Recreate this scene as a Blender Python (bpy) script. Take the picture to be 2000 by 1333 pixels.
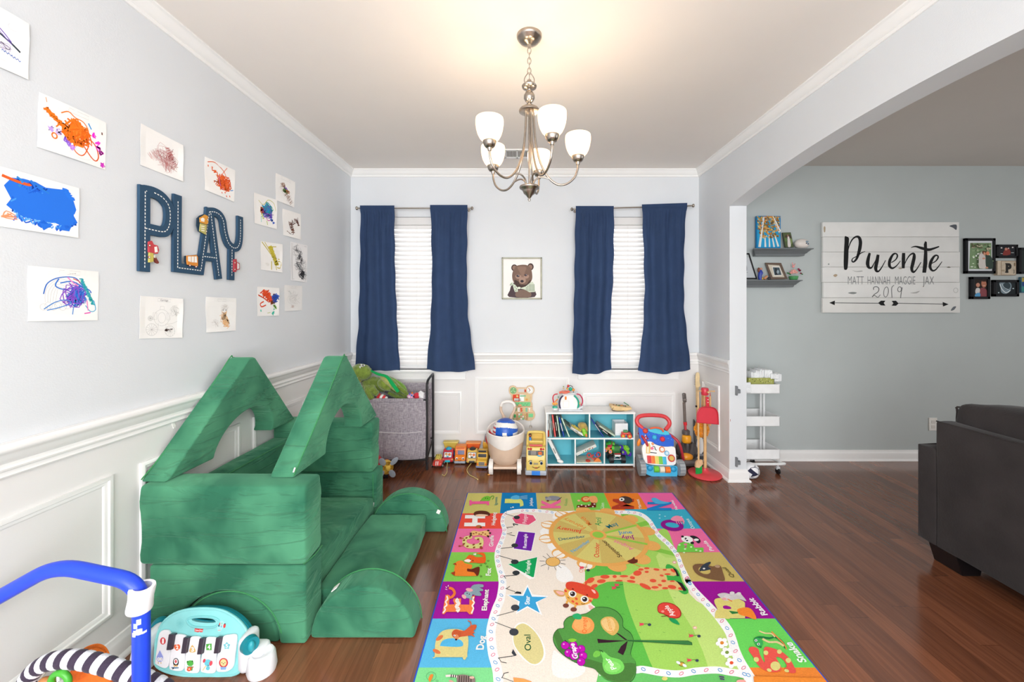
import bpy, bmesh, math, random
from mathutils import Vector, Matrix, noise
random.seed(7)
S = bpy.context.scene
for o in list(bpy.data.objects): bpy.data.objects.remove(o)
# ---------------------------------------------------------------- camera, light, exposure
FPX = 780.0; CX = 1016.0; CY = 603.0; EYE = 1.4
cam = bpy.data.cameras.new('camera'); camo = bpy.data.objects.new('camera', cam)
S.collection.objects.link(camo)
camo.location = (0, 0, EYE); camo.rotation_euler = (math.radians(90), 0, 0)
cam.sensor_width = 36; cam.lens = FPX / 2000 * 36
cam.shift_x = -(CX - 1000) / 2000; cam.shift_y = (CY - 666.5) / 2000
cam.clip_start = .02
S.camera = camo
S.view_settings.view_transform = 'Standard'; S.view_settings.look = 'None'
S.view_settings.gamma = 1; S.view_settings.use_curve_mapping = False
S.view_settings.exposure = 0.0
world = bpy.data.worlds.new('daylight'); S.world = world; world.use_nodes = True
bg = world.node_tree.nodes['Background']
bg.inputs[0].default_value = (0.93, 0.965, 1.0, 1); bg.inputs[1].default_value = WORLD_STR = 2.7
SHADE_EMIT = .85      # lit chandelier glass
BULB_W = 1.7
# area lamps: fills added behind the camera, plus the living room's side window
def area(name, loc, rot, sx, sy, power, col):
 l = bpy.data.lights.new(name, 'AREA'); l.shape = 'RECTANGLE'; l.size = sx; l.size_y = sy
 l.energy = power; l.color = col
 o = bpy.data.objects.new(name, l); S.collection.objects.link(o); o.location = loc; o.rotation_euler = rot
 return o
area('rear_fill', (-.1, -2.3, 1.45), (math.radians(108), 0, 0), 3.0, 2.0, 154, (0.97, 0.985, 1.0))  # unseen fill added from behind, tilted up to brighten the ceiling
area('living_rear_fill', (4.0, -2.2, 1.5), (math.radians(105), 0, 0), 3.5, 1.8, 30, (0.97, 0.985, 1.0))  # fill added to brighten the living room; no window is built here
area('living_side_window_daylight', (6.15, 1.1, 1.5), (math.radians(90), 0, math.radians(90)), 2.4, 1.6, 42, (0.98, 0.99, 1.0))
fl_ = bpy.data.lights.new('camera_flash', 'POINT'); fl_.energy = 15; fl_.shadow_soft_size = .12; flo = bpy.data.objects.new('camera_flash', fl_)
S.collection.objects.link(flo); flo.location = (0, -.02, 1.68)
# ---------------------------------------------------------------- dimensions
XL, XR, YB, ZC = -1.608, 1.696, 3.79, 2.714
XR2, YF = 1.833, 3.68         # far side of the arch wall, back wall of the living room
YJ = 3.234                    # jamb of the arch
YREAR = -2.5
# ---------------------------------------------------------------- helpers
def lin(h):
 if not isinstance(h, str): return h
 h = h.lstrip('#'); out = []
 for i in (0, 2, 4):
  c = int(h[i:i+2], 16) / 255
  out.append(c / 12.92 if c <= .04045 else ((c + .055) / 1.055) ** 2.4)
 return tuple(out)
MATS = {}
def newmat(name, rough=.5, spec=.5, col=None, attr=False, metal=0, noise_amt=0, noise_scale=8, bump=0, bump_scale=60,
           bump_stretch=(1, 1, 1), sheen=0, trans=0, emit=None, coat=0):
 m = bpy.data.materials.new(name); m.use_nodes = True
 nt = m.node_tree; N = nt.nodes; L = nt.links; b = N['Principled BSDF']
 b.inputs['Roughness'].default_value = rough; b.inputs['Metallic'].default_value = metal
 b.inputs['Specular IOR Level'].default_value = spec
 if sheen: b.inputs['Sheen Weight'].default_value = sheen; b.inputs['Sheen Roughness'].default_value = .4
 if coat: b.inputs['Coat Weight'].default_value = coat
 if attr:
  a = N.new('ShaderNodeAttribute'); a.attribute_name = 'Col'; src = a.outputs['Color']
 else:
  a = N.new('ShaderNodeRGB'); a.outputs[0].default_value = (*lin(col), 1); src = a.outputs[0]
 tc = N.new('ShaderNodeTexCoord')
 if noise_amt:
  nz = N.new('ShaderNodeTexNoise'); nz.inputs['Scale'].default_value = noise_scale; nz.inputs['Detail'].default_value = 4
  L.new(tc.outputs['Object'], nz.inputs['Vector'])
  mr = N.new('ShaderNodeMapRange'); mr.inputs[1].default_value = .3; mr.inputs[2].default_value = .7
  mr.inputs[3].default_value = 1 - noise_amt; mr.inputs[4].default_value = 1 + noise_amt
  L.new(nz.outputs[0], mr.inputs[0])
  mx = N.new('ShaderNodeVectorMath'); mx.operation = 'SCALE'
  L.new(src, mx.inputs[0]); L.new(mr.outputs[0], mx.inputs['Scale']); src = mx.outputs[0]
 L.new(src, b.inputs['Base Color'])
 if bump:
  mp_ = N.new('ShaderNodeMapping'); mp_.inputs['Scale'].default_value = bump_stretch
  L.new(tc.outputs['Object'], mp_.inputs[0])
  nb = N.new('ShaderNodeTexNoise'); nb.inputs['Scale'].default_value = bump_scale; nb.inputs['Detail'].default_value = 3
  L.new(mp_.outputs[0], nb.inputs['Vector'])
  bp = N.new('ShaderNodeBump'); bp.inputs['Strength'].default_value = bump; bp.inputs['Distance'].default_value = .01
  L.new(nb.outputs[0], bp.inputs['Height']); L.new(bp.outputs[0], b.inputs['Normal'])
 if trans:
  t = N.new('ShaderNodeBsdfTranslucent'); L.new(src, t.inputs[0])
  ms = N.new('ShaderNodeMixShader'); ms.inputs[0].default_value = trans
  L.new(b.outputs[0], ms.inputs[1]); L.new(t.outputs[0], ms.inputs[2]); L.new(ms.outputs[0], N['Material Output'].inputs[0])
 if emit:
  b.inputs['Emission Color'].default_value = (*lin(emit[0]), 1); b.inputs['Emission Strength'].default_value = emit[1]
 MATS[name] = m
 return m
newmat('plastic', .35, .5, attr=True, noise_amt=.03, noise_scale=20)
newmat('matte', .8, .3, attr=True, noise_amt=.05, noise_scale=15)
newmat('print', .75, .25, attr=True, noise_amt=.02, noise_scale=40)
newmat('rugprint', .95, .1, attr=True, noise_amt=.07, noise_scale=160, bump=.25, bump_scale=500)
newmat('paper', .85, .2, attr=True, noise_amt=.015, noise_scale=10)
newmat('fabric', .95, .15, attr=True, noise_amt=.08, noise_scale=120, bump=.3, bump_scale=250, sheen=.2)
newmat('plush', .95, .1, attr=True, noise_amt=.22, noise_scale=35, bump=.8, bump_scale=120, sheen=.6)
newmat('wood', .5, .4, attr=True, noise_amt=.12, noise_scale=25, bump=.1, bump_scale=60, bump_stretch=(1, 1, .15))
newmat('plank', .7, .3, attr=True, noise_amt=.04, noise_scale=5, bump=.1, bump_scale=30, bump_stretch=(.1, 1, 1))
newmat('metal', .3, .5, attr=True, metal=1, noise_amt=.05, noise_scale=30)
newmat('darkmetal', .45, .5, attr=True, metal=.6, noise_amt=.05)
newmat('nickel', .28, .5, col='#a59c92', metal=1, noise_amt=.08, noise_scale=60)
newmat('wallpaint', .75, .25, col='#dadde0', noise_amt=.012, noise_scale=3, bump=.06, bump_scale=220)
newmat('wallpaint_shaded', .75, .25, col='#bdc4c3', noise_amt=.02, noise_scale=3, bump=.06, bump_scale=220)  # same wall paint with the living room's shade put into its colour
newmat('wainscot', .5, .35, col='#e6e4e2', noise_amt=.01, noise_scale=4, bump=.03, bump_scale=200)
newmat('trim', .35, .45, col='#f0efed', noise_amt=.01, noise_scale=6)
newmat('ceilingpaint', .9, .15, col='#efe9e3', noise_amt=.015, noise_scale=2, bump=.05, bump_scale=300)
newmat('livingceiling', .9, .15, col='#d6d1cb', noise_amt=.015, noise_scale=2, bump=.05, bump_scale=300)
newmat('slat', .5, .4, col='#f2f0ee', trans=.35, noise_amt=.01)
newmat('curtain', .9, .1, col='#3a4c6d', trans=.36, noise_amt=.07, noise_scale=9, bump=.3, bump_scale=140, bump_stretch=(1, 1, .12))
newmat('clear', .05, .5, attr=True)
MATS['clear'].node_tree.nodes['Principled BSDF'].inputs['Transmission Weight'].default_value = .8
def velvet():
 m = newmat('velvet', .85, .12, col='#2e7a55', sheen=.55)
 N = m.node_tree.nodes; L = m.node_tree.links; b = N['Principled BSDF']
 b.inputs['Sheen Roughness'].default_value = .5; b.inputs['Sheen Tint'].default_value = (*lin('#86c8a4'), 1)
 tc = N['Texture Coordinate']
 n1 = N.new('ShaderNodeTexNoise'); n1.inputs['Scale'].default_value = 4.5; n1.inputs['Detail'].default_value = 3.5
 n1.inputs['Distortion'].default_value = .35; n1.inputs['Roughness'].default_value = .5
 L.new(tc.outputs['Object'], n1.inputs['Vector'])
 r = N.new('ShaderNodeValToRGB')
 r.color_ramp.elements[0].position = .36; r.color_ramp.elements[0].color = (*lin('#2a634b'), 1)
 r.color_ramp.elements[1].position = .66; r.color_ramp.elements[1].color = (*lin('#4d8d6b'), 1)
 L.new(n1.outputs[0], r.inputs[0]); L.new(r.outputs[0], b.inputs['Base Color'])
 mp_ = N.new('ShaderNodeMapping'); mp_.inputs['Scale'].default_value = (.8, .8, 5)
 L.new(tc.outputs['Object'], mp_.inputs[0])
 n2 = N.new('ShaderNodeTexNoise'); n2.inputs['Scale'].default_value = 3.2; n2.inputs['Detail'].default_value = 3; n2.inputs['Distortion'].default_value = 1.3
 L.new(mp_.outputs[0], n2.inputs['Vector'])
 mr = N.new('ShaderNodeMapRange'); mr.interpolation_type = 'SMOOTHSTEP'; mr.inputs[1].default_value = .50; mr.inputs[2].default_value = .66; L.new(n2.outputs[0], mr.inputs[0])
 bp = N.new('ShaderNodeBump'); bp.inputs['Strength'].default_value = .5; bp.inputs['Distance'].default_value = .02
 L.new(mr.outputs[0], bp.inputs['Height']); L.new(bp.outputs[0], b.inputs['Normal'])
velvet()
def suede():
 m = newmat('suede', .9, .12, col='#383434', sheen=.15, noise_amt=.18, noise_scale=6, bump=.15, bump_scale=90)
suede()
def linen():
 m = newmat('linen', .9, .15, col='#9a9299')
 N = m.node_tree.nodes; L = m.node_tree.links; b = N['Principled BSDF']; tc = N['Texture Coordinate']
 outs = []
 for sc in ((260, 260, 30), (30, 30, 260)):
  mp_ = N.new('ShaderNodeMapping'); mp_.inputs['Scale'].default_value = sc; L.new(tc.outputs['Object'], mp_.inputs[0])
  n = N.new('ShaderNodeTexNoise'); n.inputs['Scale'].default_value = 1; n.inputs['Detail'].default_value = 2
  L.new(mp_.outputs[0], n.inputs['Vector']); outs.append(n.outputs[0])
 ad = N.new('ShaderNodeMath'); ad.operation = 'ADD'; L.new(outs[0], ad.inputs[0]); L.new(outs[1], ad.inputs[1])
 mr = N.new('ShaderNodeMapRange'); mr.inputs[1].default_value = .75; mr.inputs[2].default_value = 1.25; L.new(ad.outputs[0], mr.inputs[0])
 r = N.new('ShaderNodeValToRGB')
 r.color_ramp.elements[0].color = (*lin('#837b84'), 1); r.color_ramp.elements[1].color = (*lin('#bbb3b9'), 1)
 L.new(mr.outputs[0], r.inputs[0]); L.new(r.outputs[0], b.inputs['Base Color'])
linen()
def floormat():
 m = newmat('hardwood', .22, .5, col='#5a3424')
 nt = m.node_tree; N = nt.nodes; L = nt.links; b = N['Principled BSDF']; tc = N['Texture Coordinate']
 sep = N.new('ShaderNodeSeparateXYZ'); L.new(tc.outputs['Object'], sep.inputs[0])
 def M(op, a, c=None):
  n = N.new('ShaderNodeMath'); n.operation = op
  for i, v in enumerate((a, c)):
   if v is None: continue
   if isinstance(v, (int, float)): n.inputs[i].default_value = v
   else: L.new(v, n.inputs[i])
  return n.outputs[0]
 xs = M('DIVIDE', sep.outputs[0], .083); row = M('FLOOR', xs); fx = M('FRACT', xs)
 wn = N.new('ShaderNodeTexWhiteNoise'); wn.noise_dimensions = '1D'; L.new(row, wn.inputs['W'])
 ys = M('ADD', M('DIVIDE', sep.outputs[1], .95), M('MULTIPLY', wn.outputs['Value'], 7.3))
 pl = M('FLOOR', ys); fy = M('FRACT', ys)
 cmb = N.new('ShaderNodeCombineXYZ'); L.new(row, cmb.inputs[0]); L.new(pl, cmb.inputs[1])
 wn2 = N.new('ShaderNodeTexWhiteNoise'); wn2.noise_dimensions = '3D'; L.new(cmb.outputs[0], wn2.inputs['Vector'])
 r = N.new('ShaderNodeValToRGB'); cr = r.color_ramp
 cr.elements[0].color = (*lin('#6c412c'), 1); cr.elements[1].color = (*lin('#895439'), 1)
 e = cr.elements.new(.5); e.color = (*lin('#784932'), 1)
 L.new(wn2.outputs['Value'], r.inputs[0])
 # grain
 off = N.new('ShaderNodeVectorMath'); off.operation = 'MULTIPLY_ADD'
 L.new(cmb.outputs[0], off.inputs[0]); off.inputs[1].default_value = (3.1, 5.7, 0); L.new(tc.outputs['Object'], off.inputs[2])
 mp_ = N.new('ShaderNodeMapping'); mp_.inputs['Scale'].default_value = (38, 2.6, 1); L.new(off.outputs[0], mp_.inputs[0])
 g = N.new('ShaderNodeTexNoise'); g.inputs['Scale'].default_value = 1; g.inputs['Detail'].default_value = 6; g.inputs['Distortion'].default_value = 1.4
 L.new(mp_.outputs[0], g.inputs['Vector'])
 gm = N.new('ShaderNodeMapRange'); gm.inputs[1].default_value = .3; gm.inputs[2].default_value = .7; gm.inputs[3].default_value = .74; gm.inputs[4].default_value = 1.16
 L.new(g.outputs[0], gm.inputs[0])
 # dark joints
 j1 = M('LESS_THAN', M('MINIMUM', fx, M('SUBTRACT', 1, fx)), .012)
 j2 = M('LESS_THAN', M('MINIMUM', fy, M('SUBTRACT', 1, fy)), .0016)
 j = M('MAXIMUM', j1, j2)
 jm = M('SUBTRACT', 1, M('MULTIPLY', j, .35))
 k = M('MULTIPLY', gm.outputs[0], jm)
 vs = N.new('ShaderNodeVectorMath'); vs.operation = 'SCALE'; L.new(r.outputs[0], vs.inputs[0]); L.new(k, vs.inputs['Scale'])
 L.new(vs.outputs[0], b.inputs['Base Color'])
 rr = N.new('ShaderNodeMapRange'); rr.inputs[3].default_value = .09; rr.inputs[4].default_value = .26; L.new(g.outputs[0], rr.inputs[0])
 L.new(rr.outputs[0], b.inputs['Roughness'])
 bp = N.new('ShaderNodeBump'); bp.inputs['Strength'].default_value = .12; bp.inputs['Distance'].default_value = .004
 hh = M('SUBTRACT', M('MULTIPLY', g.outputs[0], .35), j); L.new(hh, bp.inputs['Height']); L.new(bp.outputs[0], b.inputs['Normal'])
 b.inputs['Coat Weight'].default_value = .25; b.inputs['Coat Roughness'].default_value = .12
floormat()
def shademat():
 m = newmat('shadeglass', .4, .5, col='#fff3df', trans=.55)
 b = m.node_tree.nodes['Principled BSDF']
 b.inputs['Emission Color'].default_value = (1.0, .92, .8, 1); b.inputs['Emission Strength'].default_value = SHADE_EMIT
shademat()
# ---------------------------------------------------------------- unprojection onto real planes
def P(px, py, Y): return Vector(((px - CX) / FPX * Y, Y, EYE - (py - CY) / FPX * Y))
def F(px, py, z=0):
 Y = (EYE - z) * FPX / (py - CY); return Vector(((px - CX) / FPX * Y, Y, z))
class Plane:
 def __init__(s, p0, n): s.p0 = Vector(p0); s.n = Vector(n).normalized()
 def at(s, px, py, off=0):
  d = Vector(((px - CX) / FPX, 1, -(py - CY) / FPX)); c = Vector((0, 0, EYE))
  t = (s.p0 - c).dot(s.n) / d.dot(s.n)
  return c + d * t + s.n * off
LEFTWALL = Plane((XL, 0, 0), (1, 0, 0)); BACKWALL = Plane((0, YB, 0), (0, -1, 0)); FLOOR = Plane((0, 0, 0), (0, 0, 1))
FARWALL = Plane((0, YF, 0), (0, -1, 0))
# ---------------------------------------------------------------- mesh builder
def catmull(pts, n=6, closed=False):
 pts = [Vector(p) for p in pts]; out = []; m = len(pts)
 rng = m if closed else m - 1
 for i in range(rng):
  if closed: a, b, c, d = pts[(i-1) % m], pts[i], pts[(i+1) % m], pts[(i+2) % m]
  else: a, b, c, d = pts[max(i-1, 0)], pts[i], pts[i+1], pts[min(i+2, m-1)]
  for k in range(n):
   t = k / n
   out.append(.5 * ((2*b) + (c - a)*t + (2*a - 5*b + 4*c - d)*t*t + (3*b - a - 3*c + d)*t**3))
 if not closed: out.append(pts[-1].copy())
 return out
class B:
 def __init__(s, mat='plastic', M=None):
  s.v = []; s.f = []; s.c = []; s.mi = []; s.mats = []; s.mat = mat; s.M = M or Matrix()
  s.bev = False
 def raw(s, verts, faces, col, mat=None):
  mat = mat or s.mat
  if mat not in s.mats: s.mats.append(mat)
  k = s.mats.index(mat); o = len(s.v); c = lin(col)
  s.v += [s.M @ Vector(p) for p in verts]
  for f in faces: s.f.append([i + o for i in f]); s.c.append(c); s.mi.append(k)
  return s
 def bm(s, bm, col, mat=None, T=None):
  bm.verts.index_update()
  vs = [(T @ v.co if T else v.co.copy()) for v in bm.verts]
  s.raw(vs, [[v.index for v in f.verts] for f in bm.faces], col, mat); bm.free(); return s
 def box(s, c, d, col='#ffffff', mat=None, bev=0, rot=None, seg=2, taper=None):
  bm = bmesh.new(); bmesh.ops.create_cube(bm, size=1)
  for v in bm.verts:
   v.co = Vector((v.co.x * d[0], v.co.y * d[1], v.co.z * d[2]))
   if taper and v.co.z > 0: v.co.x *= taper[0]; v.co.y *= taper[1]
  if bev:
   s.bev = True
   bmesh.ops.bevel(bm, geom=bm.edges[:], offset=min(bev, min(d) * .49), segments=seg, affect='EDGES', profile=.5, clamp_overlap=True)
  T = Matrix.Translation(c)
  if rot is not None: T = T @ (rot if isinstance(rot, Matrix) else euler(*rot))
  return s.bm(bm, col, mat, T)
 def bb(s, x0, x1, y0, y1, z0, z1, col='#ffffff', mat=None, bev=0, seg=2):
  return s.box(((x0+x1)/2, (y0+y1)/2, (z0+z1)/2), (abs(x1-x0), abs(y1-y0), abs(z1-z0)), col, mat, bev, None, seg)
 def cyl(s, p0, p1, r0, r1=None, col='#ffffff', mat=None, n=16, cap=True):
  r1 = r0 if r1 is None else r1; p0 = Vector(p0); p1 = Vector(p1); d = (p1 - p0).normalized()
  a = d.orthogonal().normalized(); b = d.cross(a)
  vs = [p + (a * math.cos(t) + b * math.sin(t)) * r for p, r in ((p0, r0), (p1, r1)) for t in [2*math.pi*i/n for i in range(n)]]
  fs = [[i, (i+1) % n, n + (i+1) % n, n + i] for i in range(n)]
  if cap: fs += [list(range(n))[::-1], list(range(n, 2*n))]
  return s.raw(vs, fs, col, mat)
 def tube(s, pts, r, col='#ffffff', mat=None, n=8, sm=4, closed=False, flat=1.0):
  pts = catmull(pts, sm, closed) if sm else [Vector(p) for p in pts]
  m = len(pts); rs = r if isinstance(r, (list, tuple)) else None
  vs = []; prev = None
  for i, p in enumerate(pts):
   if closed: d = pts[(i+1) % m] - pts[i-1]
   else: d = pts[min(i+1, m-1)] - pts[max(i-1, 0)]
   if d.length < 1e-9: d = Vector((0, 0, 1))
   d.normalize()
   if prev is None: a = d.orthogonal().normalized()
   else:
    a = prev - d * prev.dot(d)
    a = a.normalized() if a.length > 1e-6 else d.orthogonal().normalized()
   prev = a; b = d.cross(a)
   if rs:
    t = i / max(m-1, 1) * (len(rs)-1); k = min(int(t), len(rs)-2); rr = rs[k] + (rs[k+1]-rs[k])*(t-k)
   else: rr = r
   vs += [p + (a*math.cos(2*math.pi*j/n) + b*math.sin(2*math.pi*j/n)*flat)*rr for j in range(n)]
  fs = []
  for i in range(m if closed else m-1):
   i2 = (i+1) % m
   for j in range(n): fs.append([i*n+j, i*n+(j+1) % n, i2*n+(j+1) % n, i2*n+j])
  if not closed: fs += [list(range(n))[::-1], [(m-1)*n+j for j in range(n)]]
  return s.raw(vs, fs, col, mat)
 def lathe(s, prof, c=(0, 0, 0), col='#ffffff', mat=None, n=24, T=None, cap=False):
  m = len(prof); vs = []; c = Vector(c)
  for r, z in prof:
   for j in range(n):
    t = 2*math.pi*j/n; p = Vector((max(r, 1e-5)*math.cos(t), max(r, 1e-5)*math.sin(t), z))
    vs.append((T @ p if T else p) + c)
  fs = [[i*n+j, i*n+(j+1) % n, (i+1)*n+(j+1) % n, (i+1)*n+j] for i in range(m-1) for j in range(n)]
  if cap: fs += [list(range(n))[::-1], [(m-1)*n+j for j in range(n)]]
  return s.raw(vs, fs, col, mat)
 def ell(s, c, r, col='#ffffff', mat=None, n=16, rot=None, nz=0, nsc=8):
  if not hasattr(r, '__len__'): r = (r, r, r)
  R = (rot if isinstance(rot, Matrix) else euler(*rot)) if rot is not None else Matrix()
  bm = bmesh.new(); bmesh.ops.create_uvsphere(bm, u_segments=n, v_segments=max(6, n*2//3), radius=1)
  c = Vector(c)
  for v in bm.verts:
   p = Vector((v.co.x*r[0], v.co.y*r[1], v.co.z*r[2]))
   if nz: p += v.co * nz * noise.noise((v.co + c*3) * nsc)
   v.co = (R @ p) + c
  return s.bm(bm, col, mat)
 def prism(s, pts, to3, w0, w1, col='#ffffff', mat=None, bev=0, capcol=None, seg=2):
  """pts 2D outline; to3(u,v,w) -> 3D"""
  bm = bmesh.new()
  lo = [bm.verts.new(to3(p[0], p[1], w0)) for p in pts]; hi = [bm.verts.new(to3(p[0], p[1], w1)) for p in pts]
  k = len(pts); bm.faces.new(lo[::-1]); bm.faces.new(hi)
  for i in range(k): bm.faces.new([lo[i], lo[(i+1) % k], hi[(i+1) % k], hi[i]])
  bmesh.ops.recalc_face_normals(bm, faces=bm.faces[:])
  if bev:
   s.bev = True
   es = [e for e in bm.edges if len(e.link_faces) == 2 and e.calc_face_angle(0) > .6]
   bmesh.ops.bevel(bm, geom=es, offset=bev, segments=seg, affect='EDGES', profile=.5, clamp_overlap=True)
  return s.bm(bm, col, mat)
 def rbox(s, x0, x1, y0, y1, z0, z1, r, n=(12, 6, 10), amp=.004, sc=(3, 3, 3), col='#ffffff', mat=None, fn=None, bulge=.0):
  """soft rounded cushion"""
  cx, cy, cz = (x0+x1)/2, (y0+y1)/2, (z0+z1)/2; h = Vector(((x1-x0)/2, (y1-y0)/2, (z1-z0)/2))
  bm = bmesh.new(); idx = {}
  def vert(i, j, k):
   key = (i, j, k)
   if key in idx: return idx[key]
   out = []
   for a, nn, hh in ((i, n[0], h.x), (j, n[1], h.y), (k, n[2], h.z)):
    t = a / nn * 2 - 1
    # denser at the ends
    if nn > 3:
     q = [-1.0, -1 + r*.3/hh, -1 + r/hh]
     inner = nn - 4
     if a <= 2: t = q[a]
     elif a >= nn - 2: t = -q[nn - a]
     else: t = q[2] + (-q[2]*2) * (a - 2) / inner
    out.append(t * hh)
   p = Vector(out); q = Vector([max(-hh + r, min(hh - r, c)) for c, hh in zip(p, h)])
   d = p - q
   if d.length > 1e-7: p = q + d.normalized() * r
   u = Vector((p.x/h.x, p.y/h.y, p.z/h.z))
   if bulge:
    w = (1-u.x**2)*(1-u.z**2) if abs(u.y) > .7 else (1-u.y**2)*((1-u.z**2) if abs(u.x) > .9 else (1-u.x**2))
    nrm = (p - q).normalized() if d.length > 1e-7 else Vector()
    p += nrm * bulge * max(w, 0)
   w3 = Vector((cx, cy, cz)) + p
   if amp:
    nv = noise.fractal(Vector((w3.x*sc[0], w3.y*sc[1], w3.z*sc[2])), 1.0, 2.0, 3)
    nd = d.normalized() if d.length > 1e-7 else Vector()
    w3 = w3 + nd * amp * nv
   if fn: w3 = fn(w3)
   idx[key] = bm.verts.new(w3); return idx[key]
  A, Bn, C = n
  def face(a, b, c, d):
   try: bm.faces.new((a, b, c, d))
   except ValueError: pass
  for i in range(A):
   for j in range(Bn):
    face(vert(i, j, 0), vert(i, j+1, 0), vert(i+1, j+1, 0), vert(i+1, j, 0))
    face(vert(i, j, C), vert(i+1, j, C), vert(i+1, j+1, C), vert(i, j+1, C))
  for i in range(A):
   for k in range(C):
    face(vert(i, 0, k), vert(i+1, 0, k), vert(i+1, 0, k+1), vert(i, 0, k+1))
    face(vert(i, Bn, k), vert(i, Bn, k+1), vert(i+1, Bn, k+1), vert(i+1, Bn, k))
  for j in range(Bn):
   for k in range(C):
    face(vert(0, j, k), vert(0, j, k+1), vert(0, j+1, k+1), vert(0, j+1, k))
    face(vert(A, j, k), vert(A, j+1, k), vert(A, j+1, k+1), vert(A, j, k+1))
  return s.bm(bm, col, mat)
 def mesh(s, name, origin, ang=38):
  me = bpy.data.meshes.new(name)
  me.from_pydata([v - origin for v in s.v], [], s.f)
  for m in s.mats: me.materials.append(MATS[m])
  me.polygons.foreach_set('material_index', s.mi)
  me.polygons.foreach_set('use_smooth', [True] * len(s.f))
  at = me.color_attributes.new('Col', 'FLOAT_COLOR', 'CORNER')
  buf = []
  for p in me.polygons: buf += [*s.c[p.index], 1.0] * p.loop_total
  at.data.foreach_set('color', buf)
  me.update()
  me.set_sharp_from_angle(angle=math.radians(ang))
  return me
def euler(x=0, y=0, z=0):
 return Matrix.Rotation(math.radians(z), 4, 'Z') @ Matrix.Rotation(math.radians(y), 4, 'Y') @ Matrix.Rotation(math.radians(x), 4, 'X')
def at(x, y, z=0, rz=0, s=1): return Matrix.Translation((x, y, z)) @ Matrix.Rotation(math.radians(rz), 4, 'Z') @ Matrix.Scale(s, 4)
def props(o, label=None, cat=None, group=None, kind=None):
 for k, v in (('label', label), ('category', cat), ('group', group), ('kind', kind)):
  if v: o[k] = v
def wloc(o):
 v = Vector((0, 0, 0))
 while o: v = v + o.location; o = o.parent
 return v
def thing(name, label, cat, loc=(0, 0, 0), group=None):
 o = bpy.data.objects.new(name, None); S.collection.objects.link(o); o.location = loc; o.empty_display_size = .05
 props(o, label, cat, group); return o
def part(name, b, parent, label=None, kind=None, wn=None, ang=38):
 org = wloc(parent); me = b.mesh(name, org, ang)
 o = bpy.data.objects.new(name, me); S.collection.objects.link(o); o.parent = parent
 props(o, label, None, None, kind)
 if b.bev if wn is None else wn:
  md = o.modifiers.new('wn', 'WEIGHTED_NORMAL'); md.keep_sharp = True
 return o
def solo(name, b, label=None, cat=None, group=None, kind=None, wn=None, origin=None, ang=38):
 if origin is None:
  xs = [v.x for v in b.v]; ys = [v.y for v in b.v]; zs = [v.z for v in b.v]
  origin = Vector(((min(xs)+max(xs))/2, (min(ys)+max(ys))/2, min(zs)))
 me = b.mesh(name, Vector(origin), ang); o = bpy.data.objects.new(name, me); S.collection.objects.link(o)
 o.location = origin; props(o, label, cat, group, kind)
 if b.bev if wn is None else wn:
  md = o.modifiers.new('wn', 'WEIGHTED_NORMAL'); md.keep_sharp = True
 return o
def struct(name, b): return solo(name, b, kind='structure')
def copy_tree(o, loc=None, parent=None, label=None):
 c = o.copy(); S.collection.objects.link(c)
 if parent: c.parent = parent
 if loc is not None: c.location = loc
 if label: c['label'] = label
 for ch in list(o.children): copy_tree(ch, None, c)
 return c
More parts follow.
